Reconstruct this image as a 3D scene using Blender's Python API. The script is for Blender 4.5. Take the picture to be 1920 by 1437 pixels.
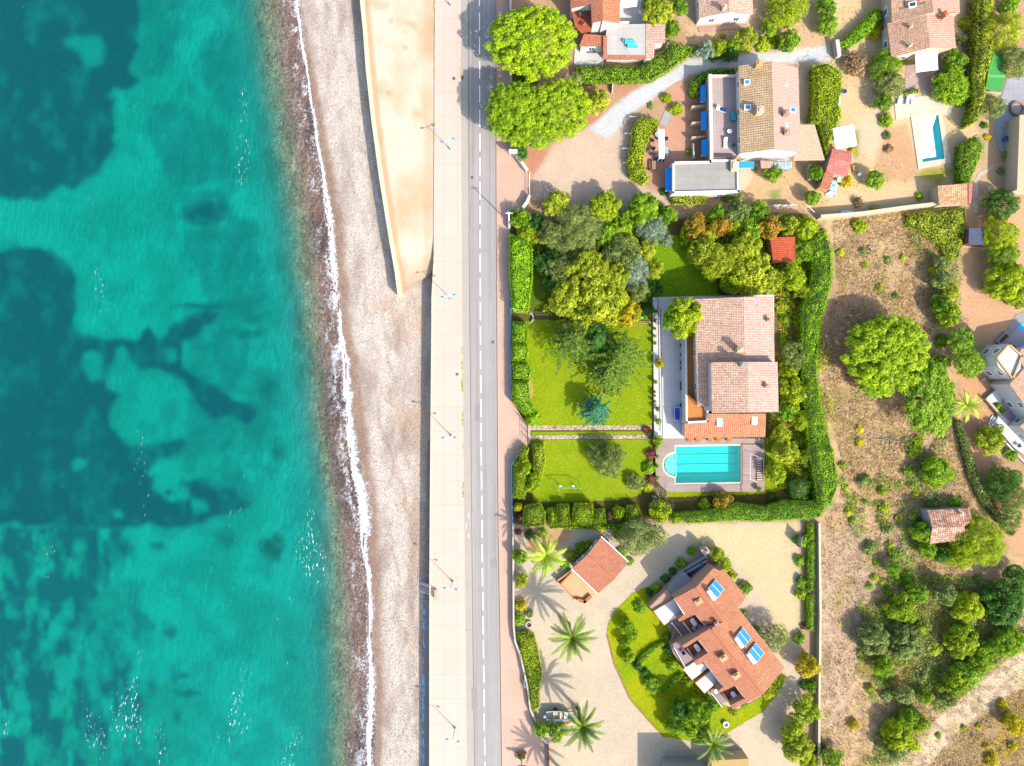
import bpy, math, random
import numpy as np
from mathutils import Vector
for o in list(bpy.data.objects): bpy.data.objects.remove(o)
SC = bpy.context.scene
COL = SC.collection
R = math.radians
# ------------------------------------------------------------------ camera, sky, sun, exposure
H, S, CX, CY = 128.0, 0.1, 960.0, 718.5      # drone height, metres per survey unit on the ground
SUN_EL, SUN_AZ = 38.0, 135.0
cam = bpy.data.cameras.new('drone_camera'); cam.lens = 24.0; cam.sensor_width = 36.0
cam.clip_start = 1.0; cam.clip_end = 9000.0
camo = bpy.data.objects.new('drone_camera', cam); camo.location = (0, 0, H); COL.objects.link(camo)
SC.camera = camo
world = bpy.data.worlds.new('World'); SC.world = world; world.use_nodes = True
wn = world.node_tree.nodes; wl = world.node_tree.links
sky = wn.new('ShaderNodeTexSky'); sky.sky_type = 'NISHITA'; sky.sun_disc = False
sky.sun_elevation = R(SUN_EL); sky.sun_rotation = R(SUN_AZ); sky.air_density = 1.0; sky.dust_density = 2.0
wn['Background'].inputs['Strength'].default_value = 0.15
wl.new(sky.outputs[0], wn['Background'].inputs['Color'])
sun = bpy.data.lights.new('sun', 'SUN'); sun.energy = 3.0; sun.angle = R(0.6); sun.color = (1.0, 0.95, 0.86)
suno = bpy.data.objects.new('sun', sun); COL.objects.link(suno); suno.location = (60, -60, 100)
ce, se = math.cos(R(SUN_EL)), math.sin(R(SUN_EL))
sd = Vector((math.sin(R(SUN_AZ)) * ce, math.cos(R(SUN_AZ)) * ce, se))
suno.rotation_euler = sd.to_track_quat('Z', 'Y').to_euler()
SC.view_settings.view_transform = 'Standard'; SC.view_settings.look = 'None'
SC.view_settings.gamma = 1.0; SC.view_settings.exposure = 1.56
SC.cycles.max_bounces = 6; SC.cycles.transparent_max_bounces = 8; SC.cycles.caustics_refractive = False
SC.cycles.caustics_reflective = False
SC.cycles.use_denoising = True

# ------------------------------------------------------------------ survey helpers
def P(px, py, z=0.0):
    """survey point (seen from the drone) at height z -> world point"""
    k = (H - z) / H
    return Vector(((px - CX) * S * k, (CY - py) * S * k, z))
def lin(c):
    c /= 255.0
    return c / 12.92 if c <= 0.04045 else ((c + 0.055) / 1.055) ** 2.4
GAIN = 2.62
def A(r, g, b, gain=GAIN):
    return tuple(min(0.86, lin(v) / gain) for v in (r, g, b))
def tag(o, label=None, cat=None, group=None, kind=None):
    if label: o['label'] = label
    if cat: o['category'] = cat
    if group: o['group'] = group
    if kind: o['kind'] = kind
    return o
def thing(name, label, cat, loc=(0, 0, 0), group=None, rz=0.0):
    o = bpy.data.objects.new(name, None); o.empty_display_size = 0.5
    o.location = loc; o.rotation_euler = (0, 0, rz); COL.objects.link(o)
    return tag(o, label, cat, group)

# ------------------------------------------------------------------ materials
MATS = {}
def nmat(name):
    m = bpy.data.materials.new(name); m.use_nodes = True
    nt = m.node_tree; b = nt.nodes['Principled BSDF']
    MATS[name] = m
    return m, nt, b
def node(nt, t, **kw):
    n = nt.nodes.new(t)
    for k, v in kw.items(): setattr(n, k, v)
    return n
def noise(nt, vec, scale, detail=4, rough=0.6, dist=0.0):
    n = node(nt, 'ShaderNodeTexNoise'); n.inputs['Scale'].default_value = scale
    n.inputs['Detail'].default_value = detail; n.inputs['Roughness'].default_value = rough
    n.inputs['Distortion'].default_value = dist
    nt.links.new(vec, n.inputs['Vector']); return n
def maprange(nt, val, a, b, c, d):
    n = node(nt, 'ShaderNodeMapRange'); nt.links.new(val, n.inputs[0])
    for i, v in enumerate((a, b, c, d)): n.inputs[i + 1].default_value = v
    return n.outputs[0]
def mth(nt, op, a, b=None, c=None):
    n = node(nt, 'ShaderNodeMath', operation=op)
    for i, v in enumerate((a, b, c)):
        if v is None: continue
        if isinstance(v, (int, float)): n.inputs[i].default_value = v
        else: nt.links.new(v, n.inputs[i])
    return n.outputs[0]
def mixc(nt, fac, a, b, bt='MIX'):
    n = node(nt, 'ShaderNodeMix', data_type='RGBA', blend_type=bt)
    for sock, v in ((n.inputs[0], fac), (n.inputs[6], a), (n.inputs[7], b)):
        if isinstance(v, (int, float)): sock.default_value = v
        elif isinstance(v, tuple): sock.default_value = (*v[:3], 1)
        else: nt.links.new(v, sock)
    return n.outputs[2]
def bump(nt, b, h, strength=0.3, dist=0.05):
    n = node(nt, 'ShaderNodeBump'); n.inputs['Strength'].default_value = strength
    n.inputs['Distance'].default_value = dist
    nt.links.new(h, n.inputs['Height']); nt.links.new(n.outputs[0], b.inputs['Normal'])
def plain(name, rgb, rough=0.7, amt=0.12, scale=1.2, metal=0.0, fine=9.0, bmp=0.0, spec=0.3):
    """painted, plastered or plastic surface: two sizes of blotch over one colour"""
    if name in MATS: return MATS[name]
    m, nt, b = nmat(name)
    g = node(nt, 'ShaderNodeNewGeometry')
    n1 = noise(nt, g.outputs['Position'], scale, 5); n2 = noise(nt, g.outputs['Position'], fine, 3)
    v = mth(nt, 'ADD', maprange(nt, n1.outputs[0], .3, .7, 1 - amt, 1 + amt), maprange(nt, n2.outputs[0], .3, .7, -amt * .7, amt * .7))
    c = mixc(nt, 1.0, rgb, (1, 1, 1), 'MULTIPLY')
    vm = node(nt, 'ShaderNodeVectorMath', operation='SCALE'); nt.links.new(c, vm.inputs[0]); nt.links.new(v, vm.inputs['Scale'])
    nt.links.new(vm.outputs[0], b.inputs['Base Color'])
    b.inputs['Roughness'].default_value = rough; b.inputs['Metallic'].default_value = metal
    b.inputs['Specular IOR Level'].default_value = spec
    if bmp: bump(nt, b, n2.outputs[0], bmp, 0.03)
    return m
def tiles(name, c1, c2, mortar, tw=0.32, th=0.42, amt=0.18, lichen=None, rough=0.8):
    """clay roof tiles laid in UV metres: u across the barrels, v down the slope"""
    if name in MATS: return MATS[name]
    m, nt, b = nmat(name)
    uv = node(nt, 'ShaderNodeUVMap'); g = node(nt, 'ShaderNodeNewGeometry')
    br = node(nt, 'ShaderNodeTexBrick'); nt.links.new(uv.outputs[0], br.inputs['Vector'])
    br.offset = 0.0; br.inputs['Scale'].default_value = 1.0
    br.inputs['Brick Width'].default_value = tw; br.inputs['Row Height'].default_value = th
    br.inputs['Mortar Size'].default_value = 0.035; br.inputs['Mortar Smooth'].default_value = 0.6
    br.inputs['Bias'].default_value = 0.0
    for k, c in (('Color1', c1), ('Color2', c2), ('Mortar', mortar)): br.inputs[k].default_value = (*c, 1)
    n1 = noise(nt, g.outputs['Position'], 0.35, 5); n2 = noise(nt, g.outputs['Position'], 2.6, 4)
    v = mth(nt, 'ADD', maprange(nt, n1.outputs[0], .3, .7, 1 - amt * .6, 1 + amt * .6), maprange(nt, n2.outputs[0], .35, .65, -amt, amt))
    vm = node(nt, 'ShaderNodeVectorMath', operation='SCALE'); nt.links.new(br.outputs[0], vm.inputs[0]); nt.links.new(v, vm.inputs['Scale'])
    c = vm.outputs[0]
    if lichen:
        n3 = noise(nt, g.outputs['Position'], 0.55, 6, .7)
        c = mixc(nt, maprange(nt, n3.outputs[0], .54, .66, 0, .75), c, lichen)
    nt.links.new(c, b.inputs['Base Color']); b.inputs['Roughness'].default_value = rough
    sx = node(nt, 'ShaderNodeSeparateXYZ'); nt.links.new(uv.outputs[0], sx.inputs[0])
    w = mth(nt, 'SINE', mth(nt, 'MULTIPLY', sx.outputs[0], 2 * math.pi / tw))
    bump(nt, b, mth(nt, 'ADD', w, mth(nt, 'MULTIPLY', br.outputs[1], -1.0)), 0.5, 0.04)
    return m
def slabs(name, rgb, w, h, joint, amt=0.06, jw=0.03, offset=0.0, rot=0.0, crazy=False, rough=.8, var=0.05):
    """paving in world metres"""
    if name in MATS: return MATS[name]
    m, nt, b = nmat(name)
    g = node(nt, 'ShaderNodeNewGeometry'); mp = node(nt, 'ShaderNodeMapping'); mp.inputs['Rotation'].default_value = (0, 0, rot)
    nt.links.new(g.outputs['Position'], mp.inputs['Vector'])
    if crazy:
        vo = node(nt, 'ShaderNodeTexVoronoi', feature='DISTANCE_TO_EDGE'); vo.inputs['Scale'].default_value = 1.0 / w
        nt.links.new(mp.outputs[0], vo.inputs['Vector'])
        vc = node(nt, 'ShaderNodeTexVoronoi'); vc.inputs['Scale'].default_value = 1.0 / w; nt.links.new(mp.outputs[0], vc.inputs['Vector'])
        sp = node(nt, 'ShaderNodeSeparateXYZ'); nt.links.new(vc.outputs['Color'], sp.inputs[0])
        c0 = mixc(nt, mth(nt, 'MULTIPLY', sp.outputs[0], .5), rgb, tuple(x * .6 for x in rgb))
        c = mixc(nt, maprange(nt, vo.outputs[0], .02, .10, 0, 1), joint, c0)
    else:
        br = node(nt, 'ShaderNodeTexBrick'); nt.links.new(mp.outputs[0], br.inputs['Vector']); br.offset = offset
        br.inputs['Scale'].default_value = 1.0; br.inputs['Brick Width'].default_value = w; br.inputs['Row Height'].default_value = h
        br.inputs['Mortar Size'].default_value = jw; br.inputs['Mortar Smooth'].default_value = 0.3
        br.inputs['Color1'].default_value = (*[x * (1 - var) for x in rgb], 1); br.inputs['Color2'].default_value = (*[x * (1 + var) for x in rgb], 1)
        br.inputs['Mortar'].default_value = (*joint, 1); c = br.outputs[0]
    n1 = noise(nt, g.outputs['Position'], 0.22, 6, .65); n2 = noise(nt, g.outputs['Position'], 5, 4)
    v = mth(nt, 'ADD', maprange(nt, n1.outputs[0], .3, .7, 1 - amt, 1 + amt), maprange(nt, n2.outputs[0], .3, .7, -amt * .8, amt * .8))
    vm = node(nt, 'ShaderNodeVectorMath', operation='SCALE'); nt.links.new(c, vm.inputs[0]); nt.links.new(v, vm.inputs['Scale'])
    nt.links.new(vm.outputs[0], b.inputs['Base Color']); b.inputs['Roughness'].default_value = rough
    return m
def soil(name, speck=0.35, sscale=3.0, gscale=0.4, rough=0.95, bmp=0.6, pebble=0.0, grain=11.0, satv=.15, vscale=5.0, grainattr=False):
    """earth, sand, pebbles or turf: a surveyed ground-cover colour per point, broken up at three sizes"""
    m, nt, b = nmat(name)
    at = node(nt, 'ShaderNodeAttribute', attribute_name='cover'); g = node(nt, 'ShaderNodeNewGeometry')
    n1 = noise(nt, g.outputs['Position'], gscale, 6, .65); n2 = noise(nt, g.outputs['Position'], sscale, 6, .75); n3 = noise(nt, g.outputs['Position'], grain, 3, .7)
    v = mth(nt, 'ADD', maprange(nt, n1.outputs[0], .3, .7, 1 - speck * .4, 1 + speck * .4),
            mth(nt, 'ADD', maprange(nt, n2.outputs[0], .3, .7, -speck, speck), maprange(nt, n3.outputs[0], .3, .7, -speck * .5, speck * .5)))
    c = at.outputs['Color']
    if pebble:
        vo = node(nt, 'ShaderNodeTexVoronoi'); vo.inputs['Scale'].default_value = vscale; nt.links.new(g.outputs['Position'], vo.inputs['Vector'])
        sp = node(nt, 'ShaderNodeSeparateXYZ'); nt.links.new(vo.outputs['Color'], sp.inputs[0])
        v = mth(nt, 'MULTIPLY', v, maprange(nt, sp.outputs[0], 0, 1, 1 - pebble, 1 + pebble))
        hs = node(nt, 'ShaderNodeHueSaturation'); nt.links.new(c, hs.inputs['Color'])
        nt.links.new(maprange(nt, sp.outputs[1], 0, 1, .49, .51), hs.inputs['Hue']); nt.links.new(maprange(nt, sp.outputs[2], 0, 1, 1 - satv, 1 + satv * .8), hs.inputs['Saturation'])
        c = hs.outputs[0]
    if grainattr:
        ga = node(nt, 'ShaderNodeAttribute', attribute_name='grain').outputs['Fac']; v = mth(nt, 'MULTIPLY_ADD', mth(nt, 'SUBTRACT', v, 1.0), ga, 1.0)
    vm = node(nt, 'ShaderNodeVectorMath', operation='SCALE'); nt.links.new(c, vm.inputs[0]); nt.links.new(v, vm.inputs['Scale'])
    nt.links.new(vm.outputs[0], b.inputs['Base Color']); b.inputs['Roughness'].default_value = rough
    b.inputs['Specular IOR Level'].default_value = .15
    bump(nt, b, n2.outputs[0], bmp, 0.06)
    return m
def leafmat(name, dark, light, rough=.55, trans=.35):
    if name in MATS: return MATS[name]
    m, nt, b = nmat(name)
    at = node(nt, 'ShaderNodeAttribute', attribute_name='v'); g = node(nt, 'ShaderNodeNewGeometry')
    oi = node(nt, 'ShaderNodeObjectInfo')
    n1 = noise(nt, g.outputs['Position'], .9, 4, .7)
    f = mth(nt, 'ADD', at.outputs['Fac'], maprange(nt, n1.outputs[0], .3, .7, -.3, .3))
    f = mth(nt, 'ADD', f, maprange(nt, oi.outputs['Random'], 0, 1, -.14, .14))
    n = node(nt, 'ShaderNodeClamp'); nt.links.new(f, n.inputs[0])
    c = mixc(nt, n.outputs[0], dark, light)
    nt.links.new(c, b.inputs['Base Color']); b.inputs['Roughness'].default_value = rough
    b.inputs['Specular IOR Level'].default_value = .25
    tr = node(nt, 'ShaderNodeBsdfTranslucent'); nt.links.new(mixc(nt, .3, c, light), tr.inputs[0])
    ms = node(nt, 'ShaderNodeMixShader'); ms.inputs[0].default_value = trans
    nt.links.new(b.outputs[0], ms.inputs[1]); nt.links.new(tr.outputs[0], ms.inputs[2])
    nt.links.new(ms.outputs[0], nt.nodes['Material Output'].inputs[0])
    return m

# ------------------------------------------------------------------ mesh helpers
def link(name, me, mat, parent=None, smooth=False):
    o = bpy.data.objects.new(name, me); COL.objects.link(o)
    if mat: me.materials.append(mat)
    if parent: o.parent = parent
    if smooth: me.shade_smooth()
    return o
def fast_mesh(name, V, F):
    """V (n,3), F (m,k) with constant k"""
    V = np.asarray(V, dtype=np.float32); F = np.asarray(F, dtype=np.int32); k = F.shape[1]
    me = bpy.data.meshes.new(name); me.vertices.add(len(V)); me.vertices.foreach_set('co', V.ravel())
    me.loops.add(F.size); me.loops.foreach_set('vertex_index', F.ravel())
    me.polygons.add(len(F)); me.polygons.foreach_set('loop_start', np.arange(0, F.size, k, dtype=np.int32))
    me.update(calc_edges=True)
    return me
class MB:
    def __init__(s, origin=(0, 0, 0)): s.v = []; s.f = []; s.uv = {}; s.o = Vector(origin)
    def poly(s, pts, uv=None):
        i = len(s.v); s.v += [tuple(Vector(p) - s.o) for p in pts]; s.f.append(list(range(i, i + len(pts))))
        if uv: s.uv[len(s.f) - 1] = uv
    def slab(s, pts, t, udir=None):
        """polygon seen from above, extruded down by t; uv in metres along udir"""
        pts = [Vector(p) for p in pts]
        n = Vector((0, 0, 0))
        for i in range(len(pts)): n += pts[i].cross(pts[(i + 1) % len(pts)])
        if n.z < 0: pts = pts[::-1]; n = -n
        n.normalize()
        u = (Vector(udir) if udir else (pts[1] - pts[0])); u = (u - n * u.dot(n)).normalized(); w = n.cross(u)
        s.poly(pts, [(p.dot(u), p.dot(w)) for p in pts])
        low = [p - Vector((0, 0, t)) for p in pts]; s.poly(low[::-1])
        for i in range(len(pts)):
            j = (i + 1) % len(pts); s.poly([pts[i], low[i], low[j], pts[j]])
        return s
    def prism(s, pts, z0):
        """vertical walls from the outline pts down to z0, with lid"""
        pts = [Vector(p) for p in pts]
        ar = sum(pts[i].x * pts[(i + 1) % len(pts)].y - pts[(i + 1) % len(pts)].x * pts[i].y for i in range(len(pts)))
        if ar < 0: pts = pts[::-1]
        s.poly(pts)
        for i in range(len(pts)):
            a, b = pts[i], pts[(i + 1) % len(pts)]
            s.poly([a, Vector((a.x, a.y, z0)), Vector((b.x, b.y, z0)), b])
        return s
    def box(s, c, sx, sy, sz, rz=0.0):
        """c = centre of the base"""
        c = Vector(c); ca, sa = math.cos(rz), math.sin(rz)
        q = []
        for dz in (0, sz):
            for x, y in ((-sx / 2, -sy / 2), (sx / 2, -sy / 2), (sx / 2, sy / 2), (-sx / 2, sy / 2)):
                q.append(c + Vector((x * ca - y * sa, x * sa + y * ca, dz)))
        for f in ((0, 3, 2, 1), (4, 5, 6, 7), (0, 1, 5, 4), (1, 2, 6, 5), (2, 3, 7, 6), (3, 0, 4, 7)): s.poly([q[i] for i in f])
        return s
    def tube(s, a, b, r0, r1=None, n=8):
        a, b = Vector(a), Vector(b); r1 = r0 if r1 is None else r1
        d = (b - a).normalized(); u = d.orthogonal().normalized(); w = d.cross(u)
        ra = [a + (u * math.cos(t) + w * math.sin(t)) * r0 for t in [2 * math.pi * i / n for i in range(n)]]
        rb = [b + (u * math.cos(t) + w * math.sin(t)) * r1 for t in [2 * math.pi * i / n for i in range(n)]]
        for i in range(n): j = (i + 1) % n; s.poly([ra[i], ra[j], rb[j], rb[i]])
        s.poly(ra[::-1]); s.poly(rb); return s
    def disc(s, c, r, h, n=20, r2=None):
        c = Vector(c); r2 = r if r2 is None else r2
        return s.tube(c, c + Vector((0, 0, h)), r, r2, n)
    def build(s, name, mat, parent=None, smooth=False):
        me = bpy.data.meshes.new(name); me.from_pydata(s.v, [], s.f)
        if s.uv:
            ul = me.uv_layers.new(name='UVMap')
            for fi, uv in s.uv.items():
                ls = me.polygons[fi].loop_start
                for k, c in enumerate(uv): ul.data[ls + k].uv = c
        me.update(); return link(name, me, mat, parent, smooth)
def inset(pts, d):
    """offset an xy outline inwards by d, keeping z"""
    n = len(pts); ar = sum(pts[i].x * pts[(i + 1) % n].y - pts[(i + 1) % n].x * pts[i].y for i in range(n))
    sg = 1 if ar > 0 else -1; out = []
    for i in range(n):
        p0, p, p1 = pts[i - 1], pts[i], pts[(i + 1) % n]
        e0 = Vector((p.x - p0.x, p.y - p0.y)).normalized(); e1 = Vector((p1.x - p.x, p1.y - p.y)).normalized()
        n0 = Vector((-e0.y, e0.x)) * sg; n1 = Vector((-e1.y, e1.x)) * sg
        den = max(0.35, 1 + n0.dot(n1)); q = (n0 + n1) * (d / den)
        out.append(Vector((p.x + q.x, p.y + q.y, p.z)))
    return out
def inset_edges(pts, ds):
    """offset each xy edge i (pts[i]->pts[i+1]) inwards by ds[i]"""
    n = len(pts); ar = sum(pts[i].x * pts[(i + 1) % n].y - pts[(i + 1) % n].x * pts[i].y for i in range(n)); sg = 1 if ar > 0 else -1; out = []
    L = []
    for i in range(n):
        a, b = pts[i], pts[(i + 1) % n]; e = Vector((b.x - a.x, b.y - a.y)).normalized(); nr = Vector((-e.y, e.x)) * sg
        L.append((Vector((a.x, a.y)) + nr * ds[i], e, nr))
    for i in range(n):
        (p0, e0, n0), (p1, e1, n1) = L[i - 1], L[i]; cr = e0.x * e1.y - e0.y * e1.x
        if abs(cr) < .15: q = Vector((pts[i].x, pts[i].y)) + n1 * (ds[i] + ds[i - 1]) / 2
        else: q = p0 + e0 * (((p1.x - p0.x) * e1.y - (p1.y - p0.y) * e1.x) / cr)
        out.append(Vector((q.x, q.y, pts[i].z)))
    return out
def inpoly(x, y, poly):
    r = np.zeros(x.shape, bool); n = len(poly)
    for i in range(n):
        x0, y0 = poly[i][:2]; x1, y1 = poly[(i + 1) % n][:2]
        if y0 == y1: continue
        c = (y0 > y) != (y1 > y)
        r ^= c & (x < (x1 - x0) * (y - y0) / (y1 - y0) + x0)
    return r
def edged(x, y, poly):
    """distance to an outline"""
    d = np.full(x.shape, 1e9); n = len(poly)
    for i in range(n):
        x0, y0 = poly[i][:2]; x1, y1 = poly[(i + 1) % n][:2]
        dx, dy = x1 - x0, y1 - y0; t = np.clip(((x - x0) * dx + (y - y0) * dy) / (dx * dx + dy * dy + 1e-9), 0, 1)
        d = np.minimum(d, np.hypot(x - x0 - t * dx, y - y0 - t * dy))
    return d
_NZ = {}
def vn(x, y, sc, seed=0, octs=3):
    """value noise 0..1"""
    tot = np.zeros(np.shape(x)); amp = 1.0; nrm = 0
    for o in range(octs):
        key = (seed, o)
        if key not in _NZ: _NZ[key] = np.random.RandomState(seed * 31 + o + 7).rand(128, 128)
        g = _NZ[key]; u = np.asarray(x) / sc * 2 ** o + 400.3; w = np.asarray(y) / sc * 2 ** o + 400.7
        i = np.floor(u).astype(int); j = np.floor(w).astype(int); fx = u - i; fy = w - j
        fx = fx * fx * (3 - 2 * fx); fy = fy * fy * (3 - 2 * fy); i %= 128; j %= 128; i1 = (i + 1) % 128; j1 = (j + 1) % 128
        tot += amp * ((g[i, j] * (1 - fx) + g[i1, j] * fx) * (1 - fy) + (g[i, j1] * (1 - fx) + g[i1, j1] * fx) * fy)
        nrm += amp; amp *= .5
    return tot / nrm
def interp(y, tab): return np.interp(y, [t[0] for t in tab], [t[1] for t in tab])
def blur(a, n):
    for _ in range(n):
        p = np.pad(a, [(1, 1), (1, 1)] + [(0, 0)] * (a.ndim - 2), mode='edge')
        a = (p[:-2, 1:-1] + p[2:, 1:-1] + p[1:-1, :-2] + p[1:-1, 2:] + 2 * p[1:-1, 1:-1]) / 6
    return a
def grid_object(name, X, Y, Z, color, mat, drop=None, extra=None):
    """X,Y survey coords (ny,nx); Z heights; color (ny,nx,3)"""
    ny, nx = X.shape
    V = np.stack([(X - CX) * S, (CY - Y) * S, Z], -1).reshape(-1, 3)
    idx = np.arange(ny * nx).reshape(ny, nx)
    F = np.stack([idx[:-1, :-1], idx[1:, :-1], idx[1:, 1:], idx[:-1, 1:]], -1).reshape(-1, 4)
    if drop is not None:
        dm = (drop[:-1, :-1] | drop[1:, :-1] | drop[1:, 1:] | drop[:-1, 1:]).ravel(); F = F[~dm]
    me = fast_mesh(name, V, F)
    if color is not None:
        ca = me.color_attributes.new('cover', 'FLOAT_COLOR', 'POINT')
        c4 = np.ones((ny * nx, 4), np.float32); c4[:, :3] = color.reshape(-1, 3); ca.data.foreach_set('color', c4.ravel())
    for k, a in (extra or {}).items():
        at = me.attributes.new(k, 'FLOAT', 'POINT'); at.data.foreach_set('value', a.astype(np.float32).ravel())
    o = link(name, me, mat, smooth=True); o['kind'] = 'structure'
    return o

# ------------------------------------------------------------------ sea, beach, land
WL = [(-600, 528), (0, 547), (60, 556), (150, 568), (210, 579), (270, 586), (340, 598), (420, 611), (500, 616), (560, 626), (620, 630), (680, 641),
      (740, 641), (800, 645), (860, 652), (920, 663), (980, 672), (1040, 676), (1120, 683), (1200, 683), (1280, 689), (1360, 692), (1437, 690), (2200, 700)]
SEA_Z = -3.25
BAND = [(-600, 9.0), (0, 9.0), (500, 8.2), (900, 7.0), (1300, 8.6), (2200, 8.6)]
def shore_height(X, Y):
    d = (X - interp(Y, WL)) * S
    z = np.where(d > 0, SEA_Z + 1.05 * (1 - np.exp(-np.maximum(d, 0) / 5.0)) , 0)
    dd = np.maximum(-d, 0); q = interp(Y, BAND) + 1.6
    zu = SEA_Z - (0.10 * dd + 2.6 / (1 + np.exp(-(dd - q) / 1.3)) - 2.6 / (1 + np.exp(q / 1.3)))
    z = np.where(d > 0, z, np.maximum(zu, SEA_Z - 6.5))
    return z + (vn(X, Y, 30, 3, 3) - .5) * .12, d
# --- beach
gx, gy = np.meshgrid(np.arange(560, 826, 2.0), np.arange(-160, 1600, 3.0))
gx = gx - 15 + 0 * gy
Zb, D = shore_height(gx, gy)
pale = np.array(A(242, 226, 208)); wet = np.array(A(180, 142, 116)); tan = np.array(A(228, 200, 168)); org = np.array(A(228, 190, 158)); drk = np.array(A(190, 164, 150))
wet_w = interp(gy, [(0, 1.2), (150, 2.6), (300, 3.6), (500, 3.6), (700, 3.2), (800, 5.5), (900, 5.0), (1000, 4.0), (1200, 3.6), (1437, 3.0)]) + (vn(gx, gy, 18, 5, 3) - .5) * 1.6
k = .9 / (1 + np.exp((D - wet_w * .72) / .30))
c = pale[None, None] * np.ones(gx.shape + (3,))
n1 = vn(gx, gy * .35, 26, 8, 4)
def blend(c, col, f): return c * (1 - f[..., None]) + col * f[..., None]
c = blend(c, drk, np.clip((n1 - .45) * 2.6, 0, .75))
c = blend(c, tan, np.clip((D - 9) / 8, 0, .55) * (vn(gx, gy, 60, 9, 2)))
c = blend(c, org, np.clip((vn(gx, gy * .4, 22, 12, 4) - .56) * 5, 0, .6) * np.clip((D - 4) / 6, 0, 1))
for off, w in ((6.2, .4), (8.8, .5), (12.0, .6)):
    dl = np.abs(D - off - (vn(gx, gy, 70, int(off * 10), 3) - .5) * 5)
    c = blend(c, np.array(A(150, 122, 108)), .32 * np.exp(-(dl / w) ** 2) * np.clip((vn(gx, gy, 40, int(off * 7), 2) - .35) * 4, 0, 1))
c = blend(c, wet * (0.85 + .3 * vn(gx, gy, 12, 4, 3)[..., None]), k)
mb = soil('pebbles', .16, 3.2, .3, pebble=.24, bmp=.3, satv=.35, vscale=6.5)
grid_object('beach', gx, gy, Zb + .012, c, mb, drop=(gx < interp(gy, WL) - 2.5))
# --- seabed
sx_, sy_ = np.meshgrid(np.arange(-220, 712, 2.5), np.arange(-160, 1600, 2.5))
keep = sx_
Zs, Ds = shore_height(sx_, sy_)
def soft(poly, warp=9, bl=9, seed=1, X=sx_, Y=sy_, sc=34):
    wx = X + (vn(X, Y, sc, seed, 4) - .5) * 2 * warp + (vn(X, Y, 9, seed + 5, 3) - .5) * 9; wy = Y + (vn(X, Y, sc, seed + 50, 4) - .5) * 2 * warp
    return blur(inpoly(wx, wy, poly).astype(float), bl)
sand = np.array((.50, .60, .42)); weed = np.array((.012, .040, .072)); mid = np.array((.20, .31, .215)); rocky = np.array((.13, .21, .09))
cs = sand * np.ones(sx_.shape + (3,))
mot = vn(sx_, sy_, 40, 21, 5)
cs = blend(cs, mid, blur(np.clip((mot - .44) * 2.6, 0, .55), 4)); cs = blend(cs, np.array((.26, .42, .24)), blur(np.clip((vn(sx_, sy_, 95, 23, 4) - .46) * 3.5, 0, .65), 3)); cs = blend(cs, np.array((.12, .24, .13)), blur(np.clip((vn(sx_, sy_ * .8, 46, 29, 5) - .57) * 5, 0, .6), 2) * np.clip((sx_ - 220) / 120, 0, 1) * np.clip((1010 - sy_) / 80, .15, 1))
D1 = [(-300, -300), (215, -300), (212, 0), (205, 55), (190, 85), (206, 112), (178, 126), (152, 112), (152, 150), (162, 205), (156, 238), (140, 268), (115, 300), (73, 333), (50, 318), (15, 345), (0, 352), (-300, 340)]
D1l = [(55, 22), (120, 18), (140, 40), (132, 78), (95, 84), (80, 55), (52, 40)]
D2 = [(-300, 455), (0, 448), (30, 450), (55, 480), (78, 500), (76, 600), (95, 625), (140, 632), (205, 630), (228, 600), (250, 635), (290, 600), (335, 572), (372, 580), (330, 612), (298, 640), (302, 690), (350, 715), (400, 745), (450, 778), (440, 800), (380, 790), (330, 765), (312, 800), (300, 850), (250, 872), (225, 905), (330, 915), (400, 930), (440, 960), (400, 980), (300, 1005), (130, 1008), (-300, 1000)]
L2 = [[(95, 655), (118, 648), (140, 662), (136, 715), (114, 718), (98, 700)], [(140, 705), (165, 650), (182, 642), (206, 690), (250, 685), (300, 712), (332, 765), (322, 815), (275, 832), (232, 846), (185, 842), (150, 805), (146, 770), (172, 742), (142, 728)],
      [(262, 650), (285, 648), (287, 678), (266, 682)], [(74, 872), (104, 872), (104, 895), (76, 898)], [(238, 905), (285, 900), (315, 935), (300, 962), (260, 955), (232, 930)], [(310, 945), (350, 950), (355, 975), (320, 982)], [(150, 975), (172, 975), (172, 992), (152, 994)]]
M3 = [[(288, 338), (340, 326), (395, 350), (400, 392), (340, 405), (298, 395)], [(296, 412), (380, 405), (445, 425), (470, 480), (478, 560), (430, 596), (345, 545), (318, 480)],
      [(225, 150), (290, 152), (400, 218), (422, 300), (380, 322), (290, 330), (236, 245)], [(300, 605), (440, 600), (432, 700), (400, 742), (322, 710)], [(322, 745), (420, 800), (402, 860), (300, 870), (300, 800)],
      [(205, -300), (330, -300), (300, 40), (250, 110), (205, 110)], [(360, 20), (440, 30), (440, 150), (400, 190), (340, 120)], [(400, 760), (470, 770), (500, 800), (470, 840), (420, 830)], [(330, 905), (420, 900), (450, 960), (380, 975), (330, 950)],
      [(440, 700), (500, 690), (520, 760), (470, 790)]]
wm = soft(D1, 14, 6, 31) * (1 - .75 * soft(D1l, 8, 9, 32))
w2 = soft(D2, 12, 5, 33)
for i, l in enumerate(L2): w2 = w2 * (1 - .92 * soft(l, 8, 6, 40 + i))
for i, l in enumerate(M3):
    f = soft(l, 16, 14, 60 + i) * (.5 + .7 * (vn(sx_, sy_, 22, 70 + i, 4) - .3)); cs = blend(cs, mid * .75, np.clip(f, 0, .85))
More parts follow.
